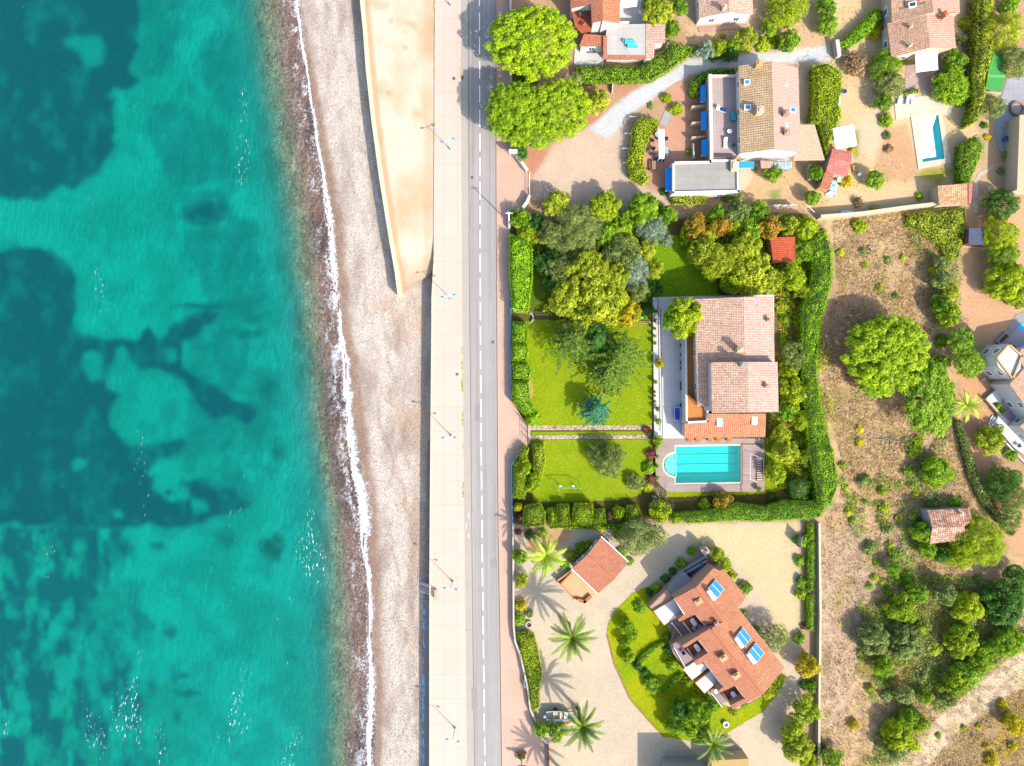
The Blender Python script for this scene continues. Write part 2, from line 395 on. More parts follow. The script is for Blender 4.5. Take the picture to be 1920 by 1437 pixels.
for (x, y, rx, ry, a) in ((345, 378, 44, 20, .9), (470, 732, 26, 22, .75), (497, 852, 18, 20, .8), (484, 1047, 24, 24, 1.0), (245, 1048, 16, 10, .8), (385, 1030, 26, 18, .7), (425, 620, 40, 10, .7), (455, 588, 20, 12, .7), (268, 938, 9, 7, 1.0),
                       (435, 775, 22, 14, .8), (270, 1222, 14, 12, .7), (180, 1330, 10, 50, .8), (162, 1350, 6, 60, .9), (205, 1370, 8, 45, .8), (140, 1100, 8, 40, .7), (120, 1060, 8, 50, .6), (290, 1310, 22, 8, .7), (300, 1345, 30, 8, .7), (282, 1390, 12, 18, .7),
                       (335, 565, 60, 7, .8), (520, 1255, 16, 22, .5), (480, 25, 16, 40, .4)):
    wx = (sx_ - x) / rx + (vn(sx_, sy_, 20, int(x), 3) - .5) * 1.6; wy = (sy_ - y) / ry + (vn(sx_, sy_, 20, int(y), 3) - .5) * 1.6
    f = np.clip(1.35 - np.hypot(wx, wy), 0, 1) * a
    cs = blend(cs, rocky * .6 if 330 < x and y > 580 else weed * 1.3, blur(f, 4))
D4 = soft([(-300, 1005), (205, 1005), (185, 1080), (200, 1160), (245, 1210), (262, 1260), (305, 1310), (252, 1345), (285, 1400), (240, 1700), (-300, 1700)], 26, 6, 90)
mo = vn(sx_, sy_ * .6, 24, 91, 4)
cs = blend(cs, weed * 1.4, blur(np.clip(D4 * (.3 + (mo - .42) * 3.0) * (1.15 - sx_ / 330), 0, .88), 2))
wv = blur(np.clip(np.maximum(wm, w2) * (1.02 - .5 * np.clip((vn(sx_, sy_ * .7, 30, 92, 5) - .47) * 3, 0, 1)), 0, 1), 2)
cs = blend(cs, mid * .8, blur(np.maximum(wm, w2), 26) * .6)
cs = blend(cs, weed * (1 + 1.1 * np.clip(vn(sx_, sy_ * .6, 16, 98, 4) - .5, 0, 1))[..., None], wv * .94)
# stony shallows
st = np.clip(1 / (1 + np.exp((-Ds - interp(sy_, BAND) - (vn(sx_, sy_, 40, 94, 3) - .5) * 3.5) / .55)), 0, 1)
nn = vn(sx_, sy_ * .7, 14, 95, 3)
stone = np.array((.40, .34, .19)) * (0.55 + .9 * nn)[..., None]
stone = blend(stone, np.array((.36, .22, .155)), np.clip((5.8 + Ds + (vn(sx_, sy_, 60, 96, 2) - .5) * 4) / 3, 0, 1))
stone = blend(stone, np.array((.17, .105, .08)), np.clip((vn(sx_, sy_ * .5, 50, 97, 3) - .52) * 5, 0, .7) * np.clip((6.0 + Ds) / 3, 0, 1))
cs = blend(cs, np.array((.34, .46, .30)), np.clip(1 - np.abs(-Ds - 12.5) / 3.5, 0, 1) * .55)
cs = cs * (1 - st[..., None]) + stone * st[..., None]
ms = soil('seabed_material', .24, 1.6, .25, bmp=.2, pebble=.30, vscale=3.2, grainattr=True)
grid_object('seabed', sx_, sy_, Zs, cs, ms, drop=(sx_ > interp(sy_, WL) + 2), extra={'grain': .22 + .9 * st})
mo_ = MB(); mo_.slab([(-6000, -5000, -10.4), (-95, -5000, -10.4), (-95, 5000, -10.4), (-6000, 5000, -10.4)], .3)
tag(mo_.build('deep_seabed', plain('deep_bed', (.05, .1, .12), .9)), kind='structure')
# --- water sheet
def watermat(name, pool=False):
    m, nt, b = nmat(name); nt.nodes.remove(b)
    g = node(nt, 'ShaderNodeNewGeometry'); out = nt.nodes['Material Output']
    if not pool:
        dep = node(nt, 'ShaderNodeAttribute', attribute_name='depth').outputs['Fac']
        sh = node(nt, 'ShaderNodeAttribute', attribute_name='shore').outputs['Fac']
    cb = node(nt, 'ShaderNodeCombineColor')
    if pool:
        tint = (0.50, 0.98, .97)
    else:
        for i, kk in enumerate((.60, .012, .022)):
            nt.links.new(mth(nt, 'POWER', 2.718, mth(nt, 'MULTIPLY', mth(nt, 'MAXIMUM', mth(nt, 'SUBTRACT', dep, .35), 0.0), -kk)), cb.inputs[i])
        tint = cb.outputs[0]
    tr = node(nt, 'ShaderNodeBsdfTransparent')
    if pool: tr.inputs[0].default_value = (*tint, 1)
    else: nt.links.new(tint, tr.inputs[0])
    sc = node(nt, 'ShaderNodeBsdfDiffuse'); sc.inputs[0].default_value = (0.0, .20, .20, 1) if not pool else (.04, .60, .54, 1)
    mx = node(nt, 'ShaderNodeMixShader')
    if pool: mx.inputs[0].default_value = .14
    else: nt.links.new(mth(nt, 'MINIMUM', mth(nt, 'MULTIPLY', dep, .05), .16), mx.inputs[0])
    nt.links.new(tr.outputs[0], mx.inputs[1]); nt.links.new(sc.outputs[0], mx.inputs[2])
    mp = node(nt, 'ShaderNodeMapping'); mp.inputs['Rotation'].default_value = (0, 0, R(62)); mp.inputs['Scale'].default_value = (1, .35, 1)
    nt.links.new(g.outputs['Position'], mp.inputs['Vector'])
    nA = noise(nt, mp.outputs[0], 1.3 if not pool else .8, 6, .7); nB = noise(nt, g.outputs['Position'], 4.5, 3)
    bp = node(nt, 'ShaderNodeBump'); bp.inputs['Strength'].default_value = .35 if not pool else .2; bp.inputs['Distance'].default_value = .4
    nt.links.new(mth(nt, 'ADD', nA.outputs[0], mth(nt, 'MULTIPLY', nB.outputs[0], .3)), bp.inputs['Height'])
    gl = node(nt, 'ShaderNodeBsdfGlossy'); gl.inputs['Roughness'].default_value = .12; nt.links.new(bp.outputs[0], gl.inputs['Normal'])
    fr = node(nt, 'ShaderNodeFresnel'); fr.inputs[0].default_value = 1.33; nt.links.new(bp.outputs[0], fr.inputs[1])
    m2 = node(nt, 'ShaderNodeMixShader'); nt.links.new(fr.outputs[0], m2.inputs[0]); nt.links.new(mx.outputs[0], m2.inputs[1]); nt.links.new(gl.outputs[0], m2.inputs[2])
    if pool:
        nt.links.new(m2.outputs[0], out.inputs[0]); return m
    # surf foam by distance from the waterline (metres), broken by noise
    mp2 = node(nt, 'ShaderNodeMapping'); mp2.inputs['Scale'].default_value = (1, .45, 1); nt.links.new(g.outputs['Position'], mp2.inputs['Vector'])
    nw = noise(nt, mp2.outputs[0], .16, 3, .5); nf = noise(nt, g.outputs['Position'], 2.2, 6, .75, .6); nl = noise(nt, mp2.outputs[0], .45, 5, .65, .8); nk = noise(nt, g.outputs['Position'], .07, 2, .5)
    ctr = maprange(nt, nw.outputs[0], .3, .7, -.55, .55)
    wid = maprange(nt, nk.outputs[0], .35, .65, .32, .95)
    dd = mth(nt, 'ABSOLUTE', mth(nt, 'SUBTRACT', sh, ctr))
    core = mth(nt, 'SUBTRACT', 1.0, mth(nt, 'DIVIDE', dd, wid))
    f1 = maprange(nt, mth(nt, 'ADD', core, mth(nt, 'MULTIPLY', mth(nt, 'SUBTRACT', nf.outputs[0], .5), 4.2)), .0, .9, 0, .97)
    # lacy backwash seaward and swash shoreward
    lace = maprange(nt, mth(nt, 'ADD', mth(nt, 'MULTIPLY', nf.outputs[0], .6), mth(nt, 'MULTIPLY', nl.outputs[0], .6)), .61, .72, 0, .75)
    zone = mth(nt, 'MULTIPLY', maprange(nt, sh, -4.2, -.3, 0, 1), maprange(nt, sh, .3, 1.0, 1, 0))
    f2 = mth(nt, 'MULTIPLY', lace, zone)
    # sun glints painted as white flecks, with small breaking crests, in drifting lines
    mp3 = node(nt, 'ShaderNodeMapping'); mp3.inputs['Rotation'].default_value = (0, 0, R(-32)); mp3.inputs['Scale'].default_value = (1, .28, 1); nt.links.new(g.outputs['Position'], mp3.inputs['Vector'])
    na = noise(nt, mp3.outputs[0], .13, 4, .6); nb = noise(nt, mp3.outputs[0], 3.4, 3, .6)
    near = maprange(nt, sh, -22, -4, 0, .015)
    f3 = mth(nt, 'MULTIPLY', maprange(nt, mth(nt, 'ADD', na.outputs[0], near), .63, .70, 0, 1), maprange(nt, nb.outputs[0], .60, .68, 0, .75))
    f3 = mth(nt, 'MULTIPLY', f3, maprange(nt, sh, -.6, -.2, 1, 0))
    foam_glint = mth(nt, 'MINIMUM', mth(nt, 'MAXIMUM', mth(nt, 'MAXIMUM', f1, f2), f3), 1.0)  # surf and lace are foam, the drifting flecks are painted sun glints
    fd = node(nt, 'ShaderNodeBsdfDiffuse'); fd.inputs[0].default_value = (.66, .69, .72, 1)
    # on the sand side only foam remains of the sheet
    clear = node(nt, 'ShaderNodeBsdfTransparent'); m3 = node(nt, 'ShaderNodeMixShader')
    nt.links.new(maprange(nt, sh, .1, .6, 0, 1), m3.inputs[0]); nt.links.new(m2.outputs[0], m3.inputs[1]); nt.links.new(clear.outputs[0], m3.inputs[2])
    m4 = node(nt, 'ShaderNodeMixShader'); nt.links.new(foam_glint, m4.inputs[0]); nt.links.new(m3.outputs[0], m4.inputs[1]); nt.links.new(fd.outputs[0], m4.inputs[2])
    nt.links.new(m4.outputs[0], out.inputs[0]); return m
wxs = np.concatenate([[-6e4, -2e4, -6000, -2000, -800, -400], np.arange(-220, 760, 3.0)]); wys = np.concatenate([[-5e4, -1e4, -3000, -600], np.arange(-160, 1600, 5.0), [2200, 5000, 1.2e4, 5e4]])
wx_, wy_ = np.meshgrid(wxs, wys)
zb, dsh = shore_height(wx_, wy_)
wsw = interp(wy_, [(0, .9), (700, .9), (780, 1.6), (850, 3.0), (960, 3.0), (1040, 1.5), (1437, 1.2)])
shv = np.where(dsh > 0, dsh / wsw, dsh)
zw = np.maximum(SEA_Z, np.where(dsh > 0, zb + .025, SEA_Z))
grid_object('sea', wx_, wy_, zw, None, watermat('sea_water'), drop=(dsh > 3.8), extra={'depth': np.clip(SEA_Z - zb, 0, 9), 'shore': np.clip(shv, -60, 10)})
# ------------------------------------------------------------------ land
BEACH_WALL = [(806, 2400), (806, 1437), (806, 1100), (808, 830), (810, 600), (812, 505)]
POOLS = [[(1266, 836), (1390, 834), (1390, 905), (1266, 907)], [(1727, 219), (1760, 214), (1773, 298), (1729, 307)], [(1240, 855), (1270, 848), (1270, 898), (1246, 890)]]
lx, ly = np.meshgrid(np.arange(815, 2140, 3.0), np.arange(-180, 1620, 3.0))
lxx = lx.copy(); lxx[:, 0] = interp(ly[:, 0], [(-200, 816), (500, 812), (600, 810), (830, 808), (1100, 806), (1620, 806)])
C_ = {}
def zone(col, poly, warp=3, bl=2, seed=1, amt=1.0, sc=26):
    global cl
    wx = lx + (vn(lx, ly, sc, seed, 4) - .5) * 2 * warp; wy = ly + (vn(lx, ly, sc, seed + 9, 4) - .5) * 2 * warp
    f = blur(inpoly(wx, wy, poly).astype(float), bl) * amt
    cl = blend(cl, np.array(A(*col)), f)
cl = np.array(A(222, 178, 138)) * np.ones(lx.shape + (3,))
SOILS = [
 # top right gardens
 ((252, 216, 162), [(1500, -200), (1840, -200), (1840, 400), (1530, 415), (1500, 300)], 5, 3),
 ((245, 222, 180), [(1590, 250), (1640, 200), (1600, 130), (1560, 110), (1570, 90), (1640, 110), (1640, 180), (1665, 260), (1690, 300), (1640, 310)], 8, 6),
 ((238, 188, 140), [(1660, 240), (1700, 230), (1725, 320), (1700, 345), (1650, 340), (1640, 300)], 8, 4),
 ((190, 180, 80), [(1740, 312), (1790, 318), (1760, 345), (1715, 330)], 8, 4),
 ((175, 170, 90), [(1580, 250), (1612, 245), (1605, 300), (1590, 280)], 6, 4),
 ((225, 160, 125), [(1090, 150), (1180, 155), (1225, 150), (1190, 175), (1130, 180), (1150, 200), (1000, 330), (975, 310), (990, 280), (1040, 280)], 5, 3),
 ((242, 212, 182), [(1000, 330), (1040, 270), (1110, 235), (1150, 220), (1185, 240), (1175, 330), (1230, 360), (1280, 385), (1100, 400), (1000, 370)], 5, 3),
 ((240, 240, 236), [(1105, 240), (1140, 205), (1190, 170), (1250, 140), (1290, 112), (1340, 100), (1400, 100), (1480, 92), (1555, 84), (1560, 116), (1440, 120), (1370, 126), (1290, 140), (1265, 158), (1230, 180), (1180, 215), (1140, 262)], 4, 2),
 ((242, 204, 160), [(1200, -200), (1560, -200), (1560, 85), (1480, 92), (1300, 108), (1285, 60), (1262, 20)], 4, 3),
 ((236, 205, 165), [(1496, 120), (1530, 120), (1528, 235), (1500, 235)], 3, 2),
 ((246, 202, 150), [(1390, 320), (1545, 300), (1545, 395), (1400, 400), (1280, 392), (1390, 365)], 4, 3),
 ((170, 180, 90), [(1442, 358), (1465, 352), (1462, 375), (1445, 372)], 4, 3),
 # villa garden soil (lawns lie on top)
 ((120, 110, 50), [(955, 420), (1510, 400), (1560, 440), (1565, 960), (960, 985)], 3, 2),
 ((150, 130, 60), [(1455, 560), (1500, 560), (1510, 960), (1435, 930)], 5, 4),
 # field
 ((240, 200, 148), [(1542, 412), (1700, 395), (1815, 385), (1800, 560), (1790, 780), (1900, 1040), (2100, 1100), (2150, 1700), (1530, 1700), (1532, 960), (1570, 920), (1535, 700), (1560, 520)], 5, 2),
 ((226, 176, 146), [(1540, 530), (1600, 540), (1660, 600), (1640, 690), (1560, 680), (1540, 660)], 10, 5),  # lightened remainder of the pine's cast shadow, painted into the soil
 ((226, 150, 118), [(1570, 675), (1605, 665), (1605, 720), (1585, 715)], 7, 4),
 ((234, 200, 164), [(1545, 990), (1700, 985), (1740, 1080), (1640, 1140), (1560, 1437), (1532, 1437), (1534, 1000)], 12, 6),
 ((190, 165, 90), [(1690, 420), (1800, 400), (1800, 470), (1760, 520), (1700, 470)], 12, 6),
 ((176, 160, 70), [(1640, 1120), (1830, 1100), (1920, 1180), (1840, 1280), (1700, 1320), (1610, 1260)], 14, 6),
 ((255, 226, 186), [(1660, 1437), (1700, 1400), (1800, 1310), (1900, 1230), (2100, 1150), (2100, 1230), (1900, 1300), (1800, 1370), (1740, 1440), (1700, 1700), (1600, 1700)], 7, 3),
 ((206, 172, 120), [(1745, 1437), (1800, 1372), (1900, 1302), (2100, 1230), (2150, 1700), (1700, 1700)], 6, 3),
 ((212, 180, 70), [(1870, 1310), (1925, 1330), (1925, 1400), (1860, 1437), (1830, 1437), (1880, 1370)], 14, 6),
 # right hand properties
 ((244, 192, 146), [(1800, 390), (2150, 330), (2150, 700), (1900, 620), (1850, 660), (1860, 700), (1800, 720), (1790, 560), (1815, 480)], 4, 3),
 ((244, 186, 138), [(1800, 700), (1850, 680), (1860, 760), (1850, 860), (1900, 900), (2150, 980), (2150, 1100), (1900, 1035), (1850, 930), (1815, 820)], 5, 3),
 ((232, 196, 150), [(1822, 190), (1885, 190), (1870, 300), (1905, 330), (1905, 400), (1815, 400), (1840, 320)], 4, 3),
 ((180, 140, 120), [(1826, -200), (1862, -200), (1840, 100), (1815, 200), (1800, 130)], 5, 4),
 # lower property
 ((240, 218, 186), [(962, 985), (1500, 980), (1532, 985), (1530, 1600), (1010, 1600), (1026, 1390), (992, 1330), (970, 1180)], 3, 2),
 ((246, 222, 170), [(1290, 985), (1510, 985), (1515, 1180), (1460, 1250), (1440, 1130), (1380, 1050), (1300, 1020)], 8, 6),
 ((214, 175, 135), [(1502, 985), (1535, 985), (1533, 1437), (1505, 1437)], 4, 3),
 ((230, 180, 135), [(985, 990), (1080, 985), (1060, 1020), (1010, 1060), (990, 1030)], 6, 4),
]
for i, s in enumerate(SOILS): zone(s[0], s[1], s[2], s[3], 200 + i * 3)
big = vn(lx, ly, 90, 300, 4)
cl = cl * (0.93 + .16 * big)[..., None]
# dry weeds and mossy speckle of the open field
fld = inpoly(lx, ly, SOILS[14][1]).astype(float)
sp = vn(lx, ly, 9, 310, 3)
cl = blend(cl, np.array(A(190, 156, 124)), fld * np.clip((sp - .5) * 5, 0, .6))
sp2 = vn(lx, ly, 26, 311, 4)
cl = blend(cl, np.array(A(205, 182, 104)), fld * np.clip((sp2 - .56) * 5, 0, .55))
drop = np.zeros(lx.shape, bool)
for p in POOLS: drop |= inpoly(lx, ly, p)
grid_object('ground', lxx, ly, np.full(lx.shape, -.03), cl, soil('earth', .13, 2.4, .35, bmp=.6, pebble=.07, satv=.08), drop=drop)
OUT = plain('outer_land', A(170, 160, 100), .95, .3, .02, fine=.2)
mo_ = MB()
for q in ([(-15.4, 5000), (-15.4, 89.5), (117, 89.5), (117, 5000)], [(-15.4, -90), (-15.4, -5000), (117, -5000), (117, -90)], [(117, 5000), (117, -5000), (6000, -5000), (6000, 5000)]):
    mo_.slab([(x, y, -.06) for x, y in q], .3)
mo_.slab([(-9000, -9000, -10.9), (9000, -9000, -10.9), (9000, 9000, -10.9), (-9000, 9000, -10.9)], .3)
tag(mo_.build('terrain', OUT), kind='structure')
mo_ = MB()
for y0, y1 in ((90, 3000), (-90, -3000)):
    x0 = (WL[0][1] if y0 > 0 else WL[-1][1]); x0 = (x0 - CX) * S
    mo_.slab([(x0 - 1, y0 * .97, -3.35), (x0 - 1, y1, -3.35), (-15.3, y1, -2.2), (-15.3, y0 * .97, -2.2)], .3)
tag(mo_.build('outer_beach', plain('outer_pebbles', A(226, 205, 196), .95, .3, .5, fine=5)), kind='structure')

def sheet(name, poly, z, mat, t=.02, parent=None, kind='structure', udir=None):
    m = MB(); m.slab([P(x, y, 0) * 1.0 + Vector((0, 0, z)) for x, y in poly], t, udir)
    o = m.build(name, mat, parent)
    if parent is None: o['kind'] = kind
    return o
# sand plot behind the sea wall
SANDP = [(675, -180), (679, 0), (690, 130), (701, 230), (716, 340), (732, 440), (744, 510), (750, 556), (770, 530), (800, 520), (812, 503), (816, 470), (816, -180)]
px_, py_ = np.meshgrid(np.arange(660, 819, 3.0), np.arange(-180, 560, 3.0))
cz = np.array(A(253, 236, 208)) * np.ones(px_.shape + (3,))
cz = blend(cz, np.array(A(236, 200, 150)), np.clip((vn(px_, py_ * .5, 60, 401, 4) - .45) * 3, 0, .8))
cz = blend(cz, np.array(A(240, 180, 130)), np.clip(1 - np.abs(px_ - interp(py_, [(-180, 682), (0, 686), (230, 708), (440, 739), (556, 757)])) / 9, 0, .7))
cz = blend(cz, np.array(A(228, 180, 130)), np.clip(1 - np.abs(px_ - 803) / 12, 0, .55) * vn(px_, py_, 50, 402, 2))
cz = blend(cz, np.array(A(205, 190, 140)), np.clip((vn(px_, py_, 40, 405, 4) - .6) * 4, 0, .5))
for (x, y) in ((733, 40), (728, 175), (760, 90)): cz = blend(cz, np.array(A(225, 170, 140)), np.clip(1 - np.hypot(px_ - x, py_ - y) / 6, 0, .6))
cz = blend(cz, np.array(A(222, 180, 150)), np.clip((py_ - 470) / 70, 0, .8))
dropm = ~inpoly(px_, py_, [(p[0] + (1.5 if p[0] > 800 else 0), p[1]) for p in SANDP])
zz = np.where(py_ < 440, -.02, -.02 - 1.95 * np.clip((py_ - 440) / 95, 0, 1) ** 1.5)
grid_object('sand_lot', px_, py_, zz, cz, soil('fine_sand', .10, 2.0, .3, bmp=.25), drop=dropm)
m = MB(); pts = [P(x, y, 0) for x, y in SANDP[:7]] + [P(752, 540, 0)] + [P(814, 540, 0), P(814, -180, 0)]
# ------------------------------------------------------------------ road, promenade, pavement
def interp1(y, tab): return float(interp(y, tab))
RL = [(-180, 863), (0, 864), (500, 866), (800, 869), (1200, 873), (1437, 876), (1620, 878)]
RR = [(-180, 930.5), (340, 930.5), (680, 932.4), (1000, 934.5), (1200, 938), (1437, 941), (1620, 943)]
CLN = [(-180, 898.6), (0, 899), (680, 901), (1040, 904), (1400, 908.6), (1620, 911)]
PL = [(-180, 816), (500, 813), (600, 810), (830, 808), (1100, 806), (1620, 806)]
ys = list(range(-180, 1621, 60))
def strip(name, la, lb, z, mat, t=.02, da=0, db=0, y0=-9000, y1=10400, parent=None):
    yy = [y for y in ys if y0 < y < y1]; yy = [y0] + yy + [y1]; m = MB()
    for a, b in zip(yy[:-1], yy[1:]):
        q = [(interp1(a, la) + da, a), (interp1(b, la) + da, b), (interp1(b, lb) + db, b), (interp1(a, lb) + db, a)]
        m.slab([P(x, y) + Vector((0, 0, z)) for x, y in q], t, (0, 1, 0))
    o = m.build(name, mat, parent)
    if not parent: o['kind'] = 'structure'
    return o
def asphalt():
    m, nt, b = nmat('asphalt'); g = node(nt, 'ShaderNodeNewGeometry')
    sx = node(nt, 'ShaderNodeSeparateXYZ'); nt.links.new(g.outputs['Position'], sx.inputs[0])
    mp = node(nt, 'ShaderNodeMapping'); mp.inputs['Scale'].default_value = (1.6, .02, 1); nt.links.new(g.outputs['Position'], mp.inputs['Vector'])
    n1 = noise(nt, mp.outputs[0], 1.0, 3, .5); n2 = noise(nt, g.outputs['Position'], 12, 4, .8); n3 = noise(nt, g.outputs['Position'], .25, 5, .6)
    v = mth(nt, 'ADD', maprange(nt, n1.outputs[0], .3, .7, .88, 1.12), mth(nt, 'ADD', maprange(nt, n2.outputs[0], .3, .7, -.07, .07), maprange(nt, n3.outputs[0], .3, .7, -.05, .05)))
    vm = node(nt, 'ShaderNodeVectorMath', operation='SCALE'); vm.inputs[0].default_value = A(196, 187, 180); nt.links.new(v, vm.inputs['Scale'])
    nt.links.new(vm.outputs[0], b.inputs['Base Color']); b.inputs['Roughness'].default_value = .85; bump(nt, b, n2.outputs[0], .3, .02)
    return m
strip('road', RL, RR, 0.0, asphalt())
strip('parking_lane', RL, RL, .008, plain('lane_asphalt', A(214, 204, 190), .9, .05, .4), .005, .2, 13)
strip('gutter_seam', RL, RL, .012, plain('seam', A(150, 142, 136), .9, .1), .004, 13.2, 14.3)
strip('road_edge_line', RR, RR, .014, plain('edge_dark_strip', A(120, 100, 85), .9, .2), .004, -1.0, -.3)  # narrow darker line along the right road edge
PROM = slabs('promenade_slabs', A(250, 224, 202), 2.55, 4.55, A(220, 176, 140), .03, .022, var=.02)
strip('promenade', PL, RL, .13, PROM, .14, 0, 0)
strip('promenade_kerb', PL, PL, .16, plain('kerb_cream', A(255, 240, 200), .8, .05), .2, 0, 3.0, y0=505)
m = MB()
for yy0 in np.arange(-170, 1600, 45.3):
    a = yy0 + 13; b = a + 33
    xa, xb = interp1(a, CLN), interp1(b, CLN)
    m.slab([P(xa - .75, a) + Vector((0, 0, .02)), P(xb - .75, b) + Vector((0, 0, .02)), P(xb + .75, b) + Vector((0, 0, .02)), P(xa + .75, a) + Vector((0, 0, .02))], .004)
for y in (962, 982, 1001): m.slab([P(x, yy, 0) + Vector((0, 0, .02)) for x, yy in ((878 - (y == 982) * 4, y), (879 - (y == 982) * 4, y), (879 - (y == 982) * 4, y + 9), (878 - (y == 982) * 4, y + 9))], .004)
o = m.build('lane_marking', plain('road_paint', (.8, .8, .78), .6, .12, 3)); o['kind'] = 'structure'
SWP = [(-180, 955), (250, 957), (286, 959), (322, 990), (378, 993), (396, 976), (403, 955), (540, 956), (750, 958), (797, 987), (835, 989), (850, 976), (870, 959), (960, 959), (1000, 962), (1170, 963), (1215, 973), (1330, 991), (1378, 1010), (1392, 1026), (1437, 1029), (1620, 1034)]
yy = sorted(set([s[0] for s in SWP] + ys)); m = MB()
for a, b in zip(yy[:-1], yy[1:]):
    m.slab([P(interp1(a, RR), a) + Vector((0, 0, .11)), P(interp1(b, RR), b) + Vector((0, 0, .11)), P(interp1(b, SWP), b) + Vector((0, 0, .11)), P(interp1(a, SWP), a) + Vector((0, 0, .11))], .13, (0, 1, 0))
o = m.build('pavement', slabs('pavement_slabs', A(242, 200, 172), 9.0, 4.5, A(210, 160, 130), .05, .02, var=.03)); o['kind'] = 'structure'
# weeds in the kerb gaps
# ------------------------------------------------------------------ lawns, drives, terraces lying on the ground
def turf(name, c1, c2):
    m, nt, b = nmat(name); g = node(nt, 'ShaderNodeNewGeometry')
    n1 = noise(nt, g.outputs['Position'], .18, 6, .7); n2 = noise(nt, g.outputs['Position'], 3.5, 5, .8); n3 = noise(nt, g.outputs['Position'], 14, 2, .8)
    c = mixc(nt, maprange(nt, n1.outputs[0], .35, .65, 0, 1), c1, c2)
    v = mth(nt, 'ADD', maprange(nt, n2.outputs[0], .3, .7, .80, 1.18), maprange(nt, n3.outputs[0], .3, .7, -.14, .14))
    vm = node(nt, 'ShaderNodeVectorMath', operation='SCALE'); nt.links.new(c, vm.inputs[0]); nt.links.new(v, vm.inputs['Scale'])
    nt.links.new(vm.outputs[0], b.inputs['Base Color']); b.inputs['Roughness'].default_value = .9; b.inputs['Specular IOR Level'].default_value = .1
    bump(nt, b, n3.outputs[0], .8, .05)
    return m
LAWN = turf('lawn_turf', A(146, 182, 12), A(176, 192, 24))
sheet('lawn', [(990, 600), (1224, 604), (1222, 797), (1002, 798), (1004, 775), (996, 750), (993, 715), (988, 700), (990, 640)], .02, LAWN)
sheet('lawn', [(996, 826), (1218, 824), (1226, 850), (1214, 890), (1200, 928), (1150, 938), (1000, 942), (1000, 900)], .02, LAWN)
sheet('lawn', [(996, 810), (1220, 809), (1220, 815), (996, 816)], .02, LAWN)
sheet('lawn', [(1232, 445), (1290, 440), (1340, 470), (1345, 556), (1226, 556), (1224, 500)], .02, turf('lawn_turf_dark', A(110, 165, 8), A(150, 185, 10)))
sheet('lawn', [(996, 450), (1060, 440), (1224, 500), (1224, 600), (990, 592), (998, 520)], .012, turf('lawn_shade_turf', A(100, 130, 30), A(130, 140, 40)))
sheet('lawn', [(1435, 822), (1475, 830), (1480, 900), (1450, 925), (1250, 932), (1250, 921), (1433, 921)], .012, LAWN)
PATH = slabs('crazy_paving', A(238, 215, 180), .75, .75, A(150, 120, 75), .05, crazy=True)
sheet('garden_path', [(994, 798), (1222, 797.5), (1222, 806), (994, 807)], .035, PATH)
sheet('garden_path', [(994, 816.5), (1218, 815.5), (1216, 823), (994, 824.5)], .035, PATH)
sheet('entrance_threshold', [(989, 797), (995, 797), (994, 832), (991, 832)], .05, plain('threshold', A(235, 205, 180), .8))
STEP = slabs('stepping_stones', A(236, 210, 130), .30, .42, A(110, 120, 30), .1, .09)
sheet('garden_path', [(1190, 601), (1221, 604), (1221, 611), (1188, 608)], .032, STEP)
sheet('garden_path', [(966, 580), (1030, 587), (1030, 594), (966, 587)], .032, STEP)
sheet('sand_border', [(989, 716), (997, 712), (1000, 735), (996, 750), (990, 735)], .04, plain('bed_earth', A(220, 180, 120), .9, .2, 3))
LAWN2 = turf('lawn_turf_low', A(150, 190, 5), A(205, 205, 5))
sheet('lawn', [(1140, 1172), (1150, 1150), (1186, 1113), (1215, 1100), (1240, 1150), (1290, 1260), (1330, 1310), (1380, 1333), (1440, 1300), (1466, 1262), (1474, 1268), (1460, 1300), (1430, 1335), (1400, 1352), (1357, 1378), (1300, 1390), (1245, 1382), (1215, 1350), (1180, 1310), (1152, 1245), (1138, 1195)], .02, LAWN2)
GRAV = plain('gravel_drive', A(226, 206, 186), .95, .07, .5, fine=8, bmp=.3)
DECKW = slabs('teak_deck', A(206, 180, 168), 3.2, .16, A(140, 110, 100), .10, .014, .5, var=.10)
# pedestrian stone terrace and drive at the lower right
sheet('forecourt', [(1247, 1437), (1247, 1412), (1310, 1404), (1400, 1415), (1420, 1437), (1420, 1560), (1247, 1560)], .016, plain('forecourt_tarmac', A(226, 210, 190), .9, .08))
sheet('drive_edging', [(1137, 1190), (1139.5, 1190), (1153, 1243), (1182, 1309), (1216, 1349), (1246, 1381), (1245, 1383.5), (1214, 1351), (1180, 1311), (1150, 1245)], .05, plain('brick_edging', A(200, 130, 90), .9, .15, 4), .05)

# wear on the road: sealed cracks, patches and covers
m = MB(); rr = random.Random(9)
for (x0, y0, y1, wv) in ((880, 190, 420, 2.5), (886, 20, 300, 1.2), (892, 560, 900, .8), (918, 240, 560, 1.0), (884, 950, 1400, 1.0), (922, 900, 1300, .9), (895, 1100, 1437, .7)):
    y = y0; x = x0
    while y < y1:
        y2 = y + rr.uniform(12, 24); x2 = x0 + interp1(y2, RL) - 864 + rr.uniform(-wv, wv)
        m.slab([P(x - .18, y, 0) + Vector((0, 0, .018)), P(x2 - .18, y2, 0) + Vector((0, 0, .018)), P(x2 + .18, y2, 0) + Vector((0, 0, .018)), P(x + .18, y, 0) + Vector((0, 0, .018))], .004); x, y = x2, y2
for (x, y) in ((878, 1180), (912, 470)): m.slab([P(u, w, 0) + Vector((0, 0, .016)) for u, w in ((x - 9, y - .4), (x + 11, y + 1.2), (x + 11, y + 1.7), (x - 9, y + .1))], .004)
tag(m.build('crack_sealing', plain('bitumen_line', A(150, 142, 138), .8, .2, 3)), kind='structure')
m = MB()
